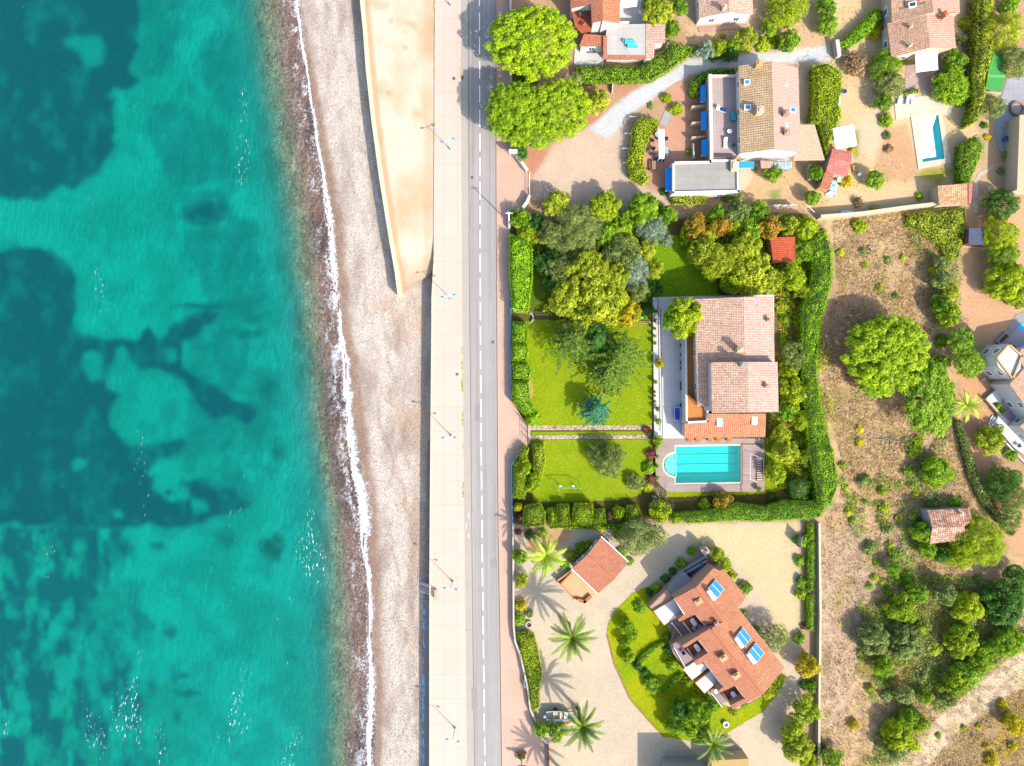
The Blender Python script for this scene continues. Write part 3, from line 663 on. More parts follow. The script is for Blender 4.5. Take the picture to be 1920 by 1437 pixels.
for (x, y, r_) in ((851, 148, .33), (866, 146, .38), (924, 642, .3), (885, 333, .3), (857, 702, .3)): m.disc(P(x, y) + Vector((0, 0, .134 if x < 864 else .018)), r_, .006, 14)
tag(m.build('manhole_cover', plain('cast_iron', A(130, 120, 118), .7, .2, 4)), kind='structure')
m = MB()
for (x, y, w, h) in ((905, 128, 14, 22), (890, 760, 10, 30), (920, 1048, 12, 16), (884, 1290, 9, 40)): m.slab([P(u, v_, 0) + Vector((0, 0, .013)) for u, v_ in ((x, y), (x + .5, y + h), (x + w, y + h), (x + w, y))], .004)
tag(m.build('road_patch', plain('newer_asphalt', A(184, 176, 170), .85, .06, 1)), kind='structure')
# ------------------------------------------------------------------ buildings
W_WHITE = plain('white_render', A(255, 252, 246, 2.3), .85, .04, .6)
W_CREAM = plain('cream_render', A(250, 225, 190), .85, .06, .6)
W_PINK = plain('pink_render', A(225, 180, 160), .85, .06, .6)
W_GREY = plain('grey_render', A(205, 200, 196), .85, .08, .5)
W_ORANGE = plain('ochre_render', A(250, 200, 140), .85, .06, .6)
GLASS = plain('window_glass', (.03, .05, .07), .08, .0, 1, spec=.8)
SKYG = plain('skylight_glass', (.02, .16, .25), .12, .1, 1, spec=.8)
SHUT = plain('pale_shutter', (.52, .50, .47), .6)
FRAME = plain('white_frame', (.75, .75, .74), .5, .02)
DARKM = plain('dark_metal', (.05, .05, .055), .5)
WHITEP = plain('white_plastic', (.78, .78, .78), .45, .03)
BLUE = plain('blue_fabric', (.0, .16, .46), .7, .06, 2)
NAVY = plain('navy_fabric', (.01, .025, .14), .8, .08)
CYAN = plain('cyan_fabric', (.02, .34, .60), .7, .05)
RATTAN = plain('dark_rattan', (.05, .055, .12), .8, .2, 8)
WOOD = plain('weathered_wood', A(200, 150, 120), .8, .15, 3)
ORWOOD = plain('orange_wood', A(235, 140, 60), .7, .15, 3)
TERRA = plain('terracotta', (.36, .13, .06), .8, .12, 4)
def T(name, a, b, m, **k): return tiles(name, A(*a), A(*b), A(*m), **k)
T_PINK = T('faded_pink_tiles', (255, 226, 194), (246, 186, 156), (205, 134, 108), tw=.30, th=.40)
T_PALE = T('pale_pink_tiles', (250, 216, 196), (232, 188, 164), (208, 150, 130), tw=.30, th=.40, amt=.12)
T_ORANGE = T('orange_tiles', (236, 158, 108), (218, 136, 88), (178, 98, 62), tw=.36, th=.45)
T_TERRA = T('terracotta_tiles', (236, 152, 108), (218, 130, 88), (172, 92, 62), tw=.30, th=.42, amt=.12)
T_TAN = T('lichen_tan_tiles', (252, 216, 160), (230, 192, 146), (165, 125, 104), tw=.42, th=.40, lichen=A(225, 170, 50))
T_ROSE = T('smooth_rose_tiles', (240, 202, 180), (234, 194, 172), (212, 168, 148), tw=.25, th=.35, amt=.05)
T_BROWN = T('brown_tiles', (254, 208, 170), (236, 180, 144), (190, 128, 98), tw=.34, th=.42)
T_BRPALE = T('pale_brown_tiles', (244, 200, 175), (230, 180, 152), (205, 150, 125), tw=.34, th=.42, amt=.1)
T_RED = T('red_tiles', (246, 140, 122), (226, 112, 100), (245, 170, 150), tw=.45, th=.5)
T_VERM = T('vermilion_tiles', (250, 110, 50), (228, 92, 40), (200, 80, 35), tw=.34, th=.45, amt=.12)
T_STRIP = T('striped_tan_tiles', (248, 206, 150), (226, 160, 110), (190, 110, 70), tw=.36, th=.4)
T_OLD = T('old_mottled_tiles', (255, 205, 170), (205, 130, 102), (140, 85, 72), tw=.42, th=.40, amt=.35)
T_WH = T('white_tile_roof', (245, 235, 230), (235, 225, 220), (220, 200, 190), tw=.3, th=.4, amt=.04)

def pts_of(poly, zf):
    return [P(q[0], q[1], q[2] if len(q) > 2 else (zf(q[0], q[1]) if callable(zf) else zf)) for q in poly]
def offs(v, o): return [p - o for p in v]
def window(par, a, b, z, w, h, o0, shutters=True, door=False, wall_n=None):
    """window on the wall from a to b (xy), centred, frame proud of the wall"""
    mid = (a + b) / 2; d = (b - a); ang = math.atan2(d.y, d.x); n = wall_n
    c = Vector((mid.x, mid.y, 0)) - o0
    f = MB(); base = c + n * .02 + Vector((0, 0, z))
    t = .08
    ux = Vector((math.cos(ang), math.sin(ang), 0))
    f.box(base, w + .16, .10, t, ang); f.box(base + Vector((0, 0, h)), w + .16, .10, t, ang)
    for s in (-1, 1): f.box(base + ux * s * (w / 2) + Vector((0, 0, t)), .08, .10, h - t, ang)
    f.box(base + Vector((0, 0, t)), .05, .09, h - t, ang)
    fo = f.build('door' if door else 'window', FRAME, par)
    g = MB(); g.box(base - n * .012 + Vector((0, 0, t)), w - .06, .04, h - t - .01, ang); g.build('pane', GLASS, fo)
    if shutters:
        for s in (-1, 1):
            g = MB(); g.box(base + ux * s * (w / 2 + .32) + Vector((0, 0, .02)), .5, .05, h, ang); g.build('shutter', SHUT, fo)
def house(name, label, cat, slopes, wallmat, ins=.28, z0=0.0, windows=True, group=None, floors=1, ridge=None, thick=.14, wtype=(1.0, 1.2), kind=None, nos=False):
    """slopes: (polygon [(sx,sy,z)..], material, barrel direction or None). Walls follow every roof outline."""
    allp = [[P(*q) for q in s[0]] for s in slopes]
    ctr = sum((p for s in allp for p in s), Vector()) / sum(len(s) for s in allp)
    org = Vector((ctr.x, ctr.y, 0)); root = thing(name, label, cat, org, group)
    wall = MB(); outl = []
    for k_, (s, pts) in enumerate(zip(slopes, allp)):
        r = MB()
        ud = s[2] if len(s) > 2 and s[2] is not None else None
        if ud: a, b = P(*ud[0]), P(*ud[1]); ud = b - a
        r.slab(offs(pts, org), thick, ud); r.build('roof', s[1], root)
        n_ = len(pts); a_ = sum(pts[i].x * pts[(i + 1) % n_].y - pts[(i + 1) % n_].x * pts[i].y for i in range(n_)); ds = []
        for i in range(n_):
            p_, q_ = pts[i], pts[(i + 1) % n_]; e_ = Vector((q_.x - p_.x, q_.y - p_.y, 0)).normalized(); o_ = (p_ + q_) / 2 + Vector((e_.y, -e_.x, 0)) * (.35 if a_ > 0 else -.35)
            ds.append(.01 if any(j != k_ and inpoly(np.array([o_.x]), np.array([o_.y]), [(t.x, t.y) for t in allp[j]])[0] for j in range(len(allp))) else ins)
        ip = inset_edges(pts, ds) if ins < .5 else inset(pts, ins); ip = [Vector((p.x, p.y, p.z - thick - .02)) for p in ip]
        wall.prism(offs(ip, org), z0); outl.append(ip)
    wall.build('wall', wallmat, root)
    if windows:
        nw = 0
        for k, ip in enumerate(outl):
            n = len(ip); ar = sum(ip[i].x * ip[(i + 1) % n].y - ip[(i + 1) % n].x * ip[i].y for i in range(n)); sg = 1 if ar > 0 else -1
            for i in range(n):
                a, b = ip[i], ip[(i + 1) % n]; L = math.hypot(b.x - a.x, b.y - a.y)
                if L < 2.6: continue
                d = Vector((b.x - a.x, b.y - a.y, 0)).normalized(); nn = Vector((d.y, -d.x, 0)) * sg
                if nos and nn.y < -.4: continue
                m = (a + b) / 2 + nn * .9
                if any(inpoly(np.array([m.x]), np.array([m.y]), [(q.x, q.y) for q in allp[j]])[0] for j in range(len(allp)) if j != k): continue
                cnt = max(1, int(L / 5.0))
                for f in range(floors):
                    zb = 0.9 + f * 2.75
                    if min(a.z, b.z) < zb + 1.35: continue
                    for c in range(cnt):
                        q0 = a + (b - a) * (c / cnt); q1 = a + (b - a) * ((c + 1) / cnt)
                        window(root, q0, q1, zb, wtype[0], wtype[1], org, True, False, nn); nw += 1
    root['orgx'] = org.x; root['orgy'] = org.y
    return root
def O(root): return Vector((root['orgx'], root['orgy'], 0)) if 'orgx' in root else root.location.copy()
def add_slab(root, name, poly, z, t, mat, udir=None):
    m = MB(O(root)); 
    if udir: udir = P(*udir[1], z) - P(*udir[0], z)
    m.slab(pts_of(poly, z), t, udir); return m.build(name, mat, root)
def add_prism(root, name, poly, z, mat, z0=0.0):
    m = MB(O(root)); m.prism(pts_of(poly, z), z0); return m.build(name, mat, root)
def add_rail(root, name, line, z, w, h, mat, close=False):
    """low parapet along a line: top at z+h"""
    m = MB(O(root)); pts = [P(x, y, z) for x, y in line]
    if close: pts = pts + [pts[0]]
    for a, b in zip(pts[:-1], pts[1:]):
        d = b - a; L = math.hypot(d.x, d.y); m.box((a + b) / 2, L + w * .98, w, h, math.atan2(d.y, d.x))
    return m.build(name, mat, root)
def add_chimney(root, px, py, z, h, mat, sx=.8, sy=.8, rz=0.0):
    m = MB(O(root)); c = P(px, py, z + h * .6)
    c.z = z - .6; m.box(c, sx, sy, h + .6, rz); ch = m.build('chimney', mat, root)
    m = MB(O(root)); m.box(c + Vector((0, 0, h + .6)), sx + .2, sy + .2, .08, rz); m.box(c + Vector((0, 0, h + .68)), sx * .6, sy * .6, .18, rz)
    m.build('chimney_cap', mat, ch)
def add_skylight(root, px, py, z, sx, sy, rz, nrm=None, mat=None):
    m = MB(O(root)); c = P(px, py, z); m.box(c - Vector((0, 0, .25)), sx, sy, .36, rz); f = m.build('skylight', FRAME, root)
    m = MB(O(root)); m.box(c + Vector((0, 0, .10)), sx - .2, sy - .2, .02, rz); m.build('pane', mat or SKYG, f)
def zplane(x0, y0, x1, y1, zr, slope):
    """height below a ridge line by plan distance"""
    def f(x, y):
        L = math.hypot(x1 - x0, y1 - y0); d = abs((x - x0) * (y1 - y0) - (y - y0) * (x1 - x0)) / L
        return zr - slope * d * S
    return f
def Z(poly, f): return [(x, y, f(x, y) if callable(f) else f) for x, y in poly]

# --- white villa with two blue loungers (top left)
v = house('white_villa', 'white villa with red tiled roofs and blue loungers on its flat terrace', 'villa', [
    (Z([(1069, -90), (1129, -90), (1130, 39), (1110, 43), (1108, 8), (1070, 16)], zplane(1129, 0, 1130, 39, 6.2, .3)), T_TERRA, ((1129, 0, 6), (1130, 39, 6))),
    (Z([(1129, -90), (1162, -90), (1162, 44), (1130, 39)], zplane(1129, 0, 1130, 39, 6.2, .3)), T_ORANGE, ((1129, 0, 6), (1130, 39, 6))),
    (Z([(1095, 64), (1136, 67), (1131, 87), (1086, 87)], 3.0), T_TERRA, ((1095, 64, 3), (1136, 67, 3))),
    (Z([(1211, 45), (1247, 45), (1247, 81), (1228, 81), (1226, 109), (1211, 109)], 3.3), T_PALE, ((1211, 45, 3), (1211, 109, 3))),
    (Z([(1138, 46), (1211, 45), (1211, 105), (1138, 105), (1136, 67)], 3.2), slabs('grey_roof_terrace', A(226, 218, 208), 1.2, 1.2, A(200, 195, 188), .05), None),
], W_WHITE, floors=2)
add_slab(v, 'tile_border', [(1130, 104), (1212, 105), (1212, 111), (1130, 111)], 3.35, .3, T_TERRA, ((1130, 104), (1212, 105)))
add_slab(v, 'tile_border', [(1131, 67), (1138, 67), (1138, 104), (1131, 104)], 3.36, .3, T_TERRA, ((1131, 67), (1131, 104)))
add_slab(v, 'terrace_floor', [(1071, 17), (1107, 9), (1108, 58), (1090, 62), (1078, 50)], 2.9, .3, plain('red_floor', A(205, 110, 75), .8, .1, 2))
add_rail(v, 'parapet', [(1070, 16), (1108, 8)], 2.9, .2, 1.0, W_WHITE)
add_slab(v, 'patio', [(1078, 88), (1130, 88), (1132, 122), (1076, 122)], .14, .2, plain('white_patio', A(250, 244, 238), .8, .04))
add_slab(v, 'patio', [(1162, -20), (1212, -20), (1212, 44), (1162, 44)], .14, .2, plain('white_patio', A(250, 244, 238)))
add_rail(v, 'parapet', [(1130, 46), (1178, 44)], 3.2, .15, .6, W_WHITE)
add_chimney(v, 1120, -20, 5.6, 1.0, W_WHITE)
def awning(label, poly, z0, z1, mat, poles=True, name='shade_sail', cat='shade sail'):
    pts = [P(x, y, z0 if i < 2 else z1) for i, (x, y) in enumerate(poly)]
    c = sum(pts, Vector()) / 4; c.z = 0; r = thing(name, label, cat, c)
    m = MB(c); m.slab(pts, .04); m.build('canopy', mat, r)
    if poles:
        for p in inset(pts, .12):
            m = MB(c); m.tube((p.x, p.y, 0), (p.x, p.y, p.z - .05), .04, n=6); m.build('pole', FRAME, r)
    return r
awning('white shade sail over the patio right of the white villa ridge', [(1165, -12), (1196, -12), (1194, 12), (1163, 16)], 2.6, 2.4, WHITEP)

# --- small pink-roofed house at the top edge
h2 = house('small_house', 'small white house with pink tiled gable roof at the top edge', 'house', [
    (Z([(1306, -90), (1366, -90), (1368, 22), (1311, 34)], zplane(1366, 0, 1368, 22, 4.8, .30)), T_PINK, ((1366, 0, 4), (1368, 22, 4))),
    (Z([(1366, -90), (1409, -90), (1412, 27), (1368, 22)], zplane(1366, 0, 1368, 22, 4.8, .30)), T_PINK, ((1366, 0, 4), (1368, 22, 4))),
], W_WHITE)
add_chimney(h2, 1358, 15, 4.6, .8, W_CREAM, .6, .6)
add_slab(h2, 'front_step', [(1308, 52), (1402, 46), (1402, 52), (1312, 60)], .12, .2, W_PINK)

# --- apartment house with blue awnings
ap = house('apartment_house', 'two-storey white apartment house with lichen-spotted roof and tiled terrace', 'apartment house', [
    (Z([(1384.6, 124), (1410, 120), (1447, 114.6), (1452, 279.5), (1388, 288)], zplane(1447, 114, 1452, 280, 7.2, .28)), T_TAN, ((1447, 114, 7), (1452, 280, 7))),
    (Z([(1447, 114.6), (1496.7, 128), (1501.5, 286), (1452, 279.5)], zplane(1447, 114, 1452, 280, 7.2, .28)), T_ROSE, ((1447, 114, 7), (1452, 280, 7))),
], W_WHITE, floors=2, nos=True)
LAV = slabs('lavender_terrace', A(222, 196, 186), .42, .42, A(186, 160, 156), .05, .03)
m = add_prism(ap, 'lower_storey', [(1327, 146), (1388, 144), (1390, 297), (1330, 298)], 3.0, W_PINK)
add_slab(ap, 'terrace_floor', [(1333, 150), (1386, 148), (1388, 294), (1336, 295)], 3.03, .02, LAV)
add_rail(ap, 'parapet', [(1329, 146), (1332, 298)], 3.0, .55, .9, W_WHITE)
add_rail(ap, 'parapet', [(1331, 145), (1376, 145)], 3.0, .2, .8, W_WHITE)
add_rail(ap, 'parapet', [(1336, 295), (1378, 296)], 3.0, .12, .9, DARKM)
for py in (206, 236, 263):
    add_rail(ap, 'divider', [(1294, py + 1), (1317, py - 1)], 0, .3, 1.7, W_CREAM)
add_slab(ap, 'canopy', [(1426, 301), (1450, 303), (1450, 316), (1427, 316)], 2.7, .12, T_PALE, ((1426, 301), (1450, 303)))
for (x, y, z, a, b) in ((1400.6, 154.6, 6.0, 1.0, .9), (1401.6, 201.5, 6.05, 1.1, .9)): add_skylight(ap, x, y, z, a, b, 0)
for (x, y, z, a, b) in ((1473.8, 159, 6.55, .5, .5), (1486.6, 206.6, 6.2, .9, .9), (1475.5, 234, 6.5, .5, .6)): add_skylight(ap, x, y, z, a, b, 0)
add_chimney(ap, 1424.8, 208, 6.8, .9, W_CREAM, 1.1, 1.0); add_chimney(ap, 1423, 120, 6.9, .7, W_ORANGE, .9, .9)
add_chimney(ap, 1473, 213, 6.7, .9, T_ROSE, .8, .9); add_chimney(ap, 1475, 249, 6.6, .8, W_PINK, .8, .8)
# flat-roofed wing
fb = house('flat_roof_wing', 'single-storey white annexe with grey gravelly flat roof above blue awning', 'annexe', [
    (Z([(1260, 304), (1330, 303), (1331, 300), (1383, 301), (1385, 361), (1260, 364)], 3.0), W_WHITE, None)], W_WHITE, ins=.02)
add_slab(fb, 'roof_membrane', [(1264, 309), (1332, 307), (1332, 304), (1379, 304), (1380, 357), (1264, 359)], 3.03, .02, slabs('stained_membrane', A(190, 186, 172), 1.9, 1.4, A(158, 152, 142), .10, .02))
add_rail(fb, 'parapet', [(1262, 306), (1331, 305), (1331, 302), (1382, 302), (1383, 359), (1262, 362)], 3.02, .35, .32, W_WHITE, True)
add_chimney(fb, 1375, 312, 3.0, .7, W_CREAM, .9, 1.9)
def blue_awning(label, x0, y0, x1, y1, z, north=False):
    c = P((x0 + x1) / 2, (y0 + y1) / 2, z); org = Vector((c.x, c.y, 0)); r = thing('awning', label, 'awning', org, 'blue awnings of the apartment house')
    m = MB(org); n = 9; a, b = P(x0, y0, 0), P(x1, y1, 0)
    A0 = P(x0, y0, z); A1 = P(x1, y1, z); long = 'y'
    if abs(x1 - x0) > abs(y1 - y0):
        for i in range(3):
            m.slab([Vector((A0.x, A0.y + (A1.y - A0.y) * i / 3, z + .2 - .1 * i)), Vector((A1.x, A0.y + (A1.y - A0.y) * i / 3, z + .2 - .1 * i)), Vector((A1.x, A0.y + (A1.y - A0.y) * (i + 1) / 3, z + .1 - .1 * i)), Vector((A0.x, A0.y + (A1.y - A0.y) * (i + 1) / 3, z + .1 - .1 * i))], .03)
    else:
        for i in range(3):
            xa = A1.x + (A0.x - A1.x) * i / 3; xb = A1.x + (A0.x - A1.x) * (i + 1) / 3
            m.slab([Vector((xa, A0.y, z + .3 - .18 * i)), Vector((xa, A1.y, z + .3 - .18 * i)), Vector((xb, A1.y, z + .12 - .18 * i)), Vector((xb, A0.y, z + .12 - .18 * i))], .03)
    m.build('canopy', BLUE, r)
    m = MB(org); 
    for yy in (A0.y, A1.y):
        m.tube((A0.x, yy, z - .3), (A1.x, yy, z - .15), .03, n=5)
    m.build('arm', FRAME, r)
blue_awning('northernmost blue awning beside the tiled terrace, next to the oval green hedge', 1314, 160, 1323, 191, 2.5)
blue_awning('middle blue awning between the two garden dividing walls', 1315, 210, 1324, 243, 2.5)
blue_awning('southernmost of three blue awnings, next to the grey flat roof', 1316, 262, 1326, 292, 2.5)
blue_awning('blue awning on the left end wall of the grey flat-roofed annexe', 1248, 315, 1260, 358, 2.3)
blue_awning('flat blue awning at the foot of the white gable, right of annexe', 1384, 304, 1414, 315, 2.3)
# pergolas
def pergola(label, poly, z, mat, slatdir, ns, slatw=.12, beam=.1, colm=None):
    pts = [P(x, y, z) for x, y in poly]; c = sum(pts, Vector()) / len(pts); c.z = 0; r = thing('pergola', label, 'pergola', c)
    m = MB(c); a, b, d, e = pts
    for i in range(ns):
        t = (i + .5) / ns
        if slatdir == 0: p, q = a + (e - a) * t, b + (d - b) * t
        else: p, q = a + (b - a) * t, e + (d - e) * t
        dd = q - p; m.box((p + q) / 2, dd.length, slatw, .06, math.atan2(dd.y, dd.x))
    m.build('slats', mat, r)
    m = MB(c)
    for p, q in ((a, b), (b, d), (d, e), (e, a)):
        dd = q - p; m.box((p + q) / 2 - Vector((0, 0, .14)), dd.length, beam, .13, math.atan2(dd.y, dd.x))
    m.build('beam', colm or mat, r)
    for p in inset(pts, .08):
        m = MB(c); m.tube((p.x, p.y, 0), (p.x, p.y, z - .14), .06, n=6); m.build('post', colm or mat, r)
    return r
pergola('long narrow white slatted pergola on the terracotta patio', [(1235, 243), (1245, 243), (1245, 297), (1236, 297)], 2.5, WHITEP, 0, 26, .13)
pergola('blue lattice pergola beside the small tiled porch canopy', [(1452, 305), (1484, 304), (1484, 315), (1453, 316)], 2.4, plain('blue_lattice', (.25, .4, .62), .7), 1, 12, .12)
pergola('wide tan reed pergola joined to the pink roof slope', [(1498, 234), (1527, 234), (1546, 300), (1487, 301)], 2.9, plain('reed', A(240, 214, 176), .8, .2, 4), 0, 24, .24)
sheet('garden_terrace', [(1386, 318), (1412, 316), (1411, 332), (1403, 348), (1388, 362), (1386, 362)], .03, plain('cream_terrace', A(252, 226, 190), .85, .05))
sheet('terracotta_patio', [(1252, 166), (1274, 152), (1292, 160), (1300, 178), (1330, 178), (1330, 303), (1258, 303), (1250, 312), (1252, 365), (1240, 366), (1212, 322), (1204, 290), (1212, 262), (1228, 243), (1252, 236), (1258, 226), (1250, 205), (1240, 190)], .02, slabs('terracotta_pavers', A(240, 178, 140), .5, .5, A(224, 158, 122), .05, .03))
sheet('patio_threshold', [(1247, 207), (1260, 215), (1252, 237), (1236, 233)], .04, W_GREY)

# --- tiled house by the covered pool
th = house('tiled_house', 'long house with stepped brown tiled roofs beside the covered pool', 'house', [
    (Z([(1668, -90), (1746, -90), (1749, 23), (1672, 42)], zplane(1746, 0, 1749, 23, 6.0, .28)), T_BROWN, ((1746, 0, 6), (1749, 23, 6))),
    (Z([(1746, -90), (1795, -90), (1800, 25), (1749, 23)], zplane(1746, 0, 1749, 23, 6.0, .28)), T_BRPALE, ((1746, 0, 6), (1749, 23, 6))),
    (Z([(1663.5, 44.5), (1672, 42.5), (1737, 27), (1744.8, 89), (1671, 107)], zplane(1737, 27, 1744.8, 89, 5.3, .28)), T_BROWN, ((1737, 27, 5), (1744.8, 89, 5))),
    (Z([(1737, 27), (1786, 27.5), (1793, 90), (1744.8, 89)], zplane(1737, 27, 1744.8, 89, 5.3, .28)), T_BRPALE, ((1737, 27, 5), (1744.8, 89, 5))),
], W_CREAM, floors=2)
add_skylight(th, 1710.6, 9, 5.1, 1.3, .9, .2, mat=plain('dark_skylight', (.01, .03, .08), .1, spec=.8)); add_chimney(th, 1772, 27, 5.6, .8, TERRA, .5, .9, .4)
add_chimney(th, 1708, 50, 4.6, .3, W_CREAM, .35, .35); add_chimney(th, 1707, 85, 4.6, .3, W_CREAM, .35, .35)
awning('white striped awning over the terrace of the brown-tiled house', [(1716, 101), (1757, 97), (1759, 131), (1718, 136)], 2.7, 2.5, slabs('white_canvas', (.78, .79, .82), .7, 9, (.62, .66, .75), .03, .03), name='awning', cat='awning')
sheet('terrace', [(1700, 120), (1762, 110), (1768, 160), (1735, 178), (1694, 172)], .02, plain('shade_terrace', A(225, 195, 180), .9, .1))
CONC = plain('pale_concrete', A(254, 240, 212), .85, .05, .5)
for q in ([(1676, 186), (1735, 180), (1783, 196), (1785, 214), (1706, 220), (1680, 226)],): sheet('terrace', q, .06, CONC, .06)

# --- swimming pool builder
def pool(label, outer, inner, zc, depth, copem, tilem, water_drop=.18, extra=None):
    c = sum((P(x, y, zc) for x, y in inner), Vector()) / len(inner); c.z = 0; r = thing('swimming_pool', label, 'swimming pool', c)
    inn = [P(x, y, zc) for x, y in inner]; outp = [P(x, y, zc) for x, y in outer]
    m = MB(c); n = len(inner)
    for i in range(n):
        j = (i + 1) % n; m.slab([outp[i], outp[j], inn[j], inn[i]], .25)
    m.build('coping', copem, r)
    m = MB(c); fl = [Vector((p.x, p.y, zc - depth)) for p in inn]; m.poly(fl)
    for i in range(n):
        j = (i + 1) % n; m.poly([inn[i] - Vector((0, 0, .25)), inn[j] - Vector((0, 0, .25)), fl[j], fl[i]])
    m.build('basin', tilem, r)
    m = MB(c); m.poly([Vector((p.x, p.y, zc - water_drop)) for p in inn]); m.build('water', MATS.get('pool_water') or watermat('pool_water', True), r)
    return r
PT = slabs('pool_tile', A(70, 228, 208, 1.6), .5, .5, A(60, 218, 198, 1.6), .03, .02)
pl = pool('rectangular pool half hidden under a white cover beside bare soil', [(1707, 213), (1765, 207), (1784, 305), (1722, 318)], [(1730, 219), (1759, 215), (1771, 297.5), (1730, 304)], .10, 1.5, CONC, plain('turquoise_liner', (.02, .55, .62), .5, .04))
sheet_ = MB(O(pl)); sheet_.slab([P(x, y, .02) + Vector((0, 0, 0)) for x, y in [(1714.6, 220), (1756, 216), (1748, 240), (1755, 294), (1727, 298), (1727, 306)]], .03)
sheet_.build('cover', WHITEP, pl)

# --- garden shed with red tiles, sheds
house('red_tiled_shed', 'shed with two pink-red tiled slopes below the square white parasol', 'shed', [
    (Z([(1561, 279), (1597, 285), (1596, 304), (1556, 297)], zplane(1556, 298, 1596, 305, 3.0, .2)), T_RED, ((1556, 297, 3), (1596, 304, 3))),
    (Z([(1556, 297), (1596, 304), (1588, 331), (1549, 322)], zplane(1556, 298, 1596, 305, 3.0, .2)), T_RED, ((1556, 297, 3), (1596, 304, 3))),
], W_CREAM, windows=False, ins=.15)
house('lean_to', 'low red lean-to roof adjoining the shed, beside a striped parasol', 'lean-to', [
    (Z([(1547, 323), (1563, 327), (1556, 356), (1537, 351)], 2.2), T_TERRA, ((1547, 323, 2), (1563, 327, 2)))], W_ORANGE, windows=False, ins=.12)
house('tiled_outhouse', 'outhouse with striped tan roof at the end of the cream wall', 'outhouse', [
    (Z([(1758, 348.5), (1814, 344), (1815, 382), (1761, 385.5)], zplane(1814, 344, 1761, 344, 2.9, .08)), T_STRIP, ((1758, 348, 3), (1814, 344, 3))),
    (Z([(1816, 344), (1824, 343), (1821, 381), (1816, 382)], 2.7), T_RED, ((1816, 344, 3), (1816, 382, 3)))], W_CREAM, windows=False, ins=.15)
sh = house('slate_shed', 'small brown wooden shed with dark slate-blue flat roof', 'shed', [
    (Z([(1817, 427), (1846, 429), (1846, 460), (1816, 457)], 2.4), plain('slate_felt', A(92, 104, 130), .7, .15, 1.5), None)], plain('brown_boards', A(150, 95, 80), .85, .1, 3), windows=False, ins=.12)
add_slab(sh, 'step', [(1803, 461), (1846, 464), (1846, 466), (1803, 463)], .1, .1, W_CREAM)
house('orange_shed', 'garden shed with vivid orange-red tiled roof among the trees', 'shed', [
    (Z([(1444, 446), (1491, 444), (1491, 490), (1450, 493)], zplane(1491, 440, 1491, 490, 3.1, .12)), T_VERM, ((1491, 444, 3), (1491, 490, 3)))], W_ORANGE, windows=False, ins=.15)
gc = house('carport', 'carport roofed in bright green tarpaulin with a paler stripe', 'carport', [
    (Z([(1856, 98), (1888, 101), (1885, 141), (1852, 140)], 2.5), slabs('green_tarp', A(70, 190, 80), .5, 5, A(60, 175, 72), .06, .03), None),
    (Z([(1851.5, 145), (1884.5, 146), (1878, 172), (1847, 168)], 2.5), slabs('green_tarp', A(90, 200, 90), .5, 5, A(60, 175, 72)), None),
    (Z([(1852, 140), (1885, 141), (1884.5, 146), (1851.5, 145)], 2.54), plain('pale_green_strip', A(130, 215, 120), .7), None)], W_CREAM, windows=False, ins=.9)
add_prism(gc, 'end_wall', [(1845, 171), (1878, 174), (1877, 177), (1845, 174)], 2.0, W_CREAM)
# house at the right edge with its blue-grey patio
he = house('cream_house', 'cream-walled house cut off by the right edge above its blue-grey patio', 'house', [
    (Z([(1912, 216), (2060, 210), (2060, 356), (1907, 356)], 3.4), plain('cream_roof', A(244, 218, 176), .9, .05), None)], W_CREAM, ins=.02, windows=False)
sheet('blue_grey_patio', [(1888, 146), (1960, 140), (1960, 310), (1903, 304), (1886, 296), (1870, 275), (1866, 255), (1866, 225), (1878, 180)], .03, slabs('blue_stone', A(196, 196, 202), 1.0, 1.0, A(170, 172, 182), .12, .03, crazy=False))
sheet('stepping_path', [(1825, 345), (1836, 322), (1848, 318), (1862, 308), (1866, 312), (1850, 324), (1840, 330), (1834, 345), (1833, 400), (1824, 400)], .015, plain('pale_gravel', A(240, 220, 196), .9, .1, 2))

# --- the big pink-roofed villa
BV = (1397, 679)
zl = zplane(1394.8, 557, 1397, 679, 8.0, .20); zr = zplane(1394.8, 557, 1397, 679, 8.0, .20)
bv = house('pink_roofed_villa', 'large white villa with faded pink stepped roofs beside the lane-striped pool', 'villa', [
    (Z([(1302, 561), (1394.8, 557), (1397, 679), (1333, 680), (1334, 763), (1308, 760)], zl), T_PINK, ((1394.8, 557, 7), (1397, 679, 7))),
    (Z([(1394.8, 557), (1450, 556), (1452.5, 679), (1397, 679)], zr), T_PALE, ((1394.8, 557, 7), (1397, 679, 7))),
    (Z([(1333, 680), (1402, 679), (1402.4, 774), (1334.6, 774.6)], zplane(1402, 679, 1402.4, 774, 9.6, .20)), T_PINK, ((1402, 679, 8), (1402.4, 774, 8))),
    (Z([(1402, 679), (1458, 679), (1460, 773), (1402.4, 774)], zplane(1402, 679, 1402.4, 774, 9.6, .20)), T_PALE, ((1402, 679, 8), (1402.4, 774, 8))),
    (Z([(1283.5, 794), (1326, 791), (1328, 776), (1436, 776), (1435, 820), (1283, 822)], zplane(1283, 770, 1436, 770, 4.4, .22)), T_ORANGE, ((1283, 775, 4), (1436, 775, 4))),
], W_WHITE, floors=2)
OCH = slabs('ochre_floor', A(235, 150, 60), .45, .45, A(214, 130, 50), .12, .03)
add_prism(bv, 'balcony_block', [(1282, 622), (1304, 620), (1308, 760), (1327, 762), (1327, 792), (1284, 795)], 3.3, W_WHITE)
add_slab(bv, 'balcony_floor', [(1286, 625), (1303, 624), (1308, 762), (1322, 764), (1322, 788), (1288, 789)], 3.33, .02, OCH)
add_rail(bv, 'parapet', [(1284, 622), (1286, 792), (1325, 790), (1325, 765)], 3.3, .35, .7, W_WHITE)
add_rail(bv, 'divider', [(1288, 742), (1304, 758)], 3.3, .15, 1.6, plain('amber_screen', A(230, 150, 60), .6))
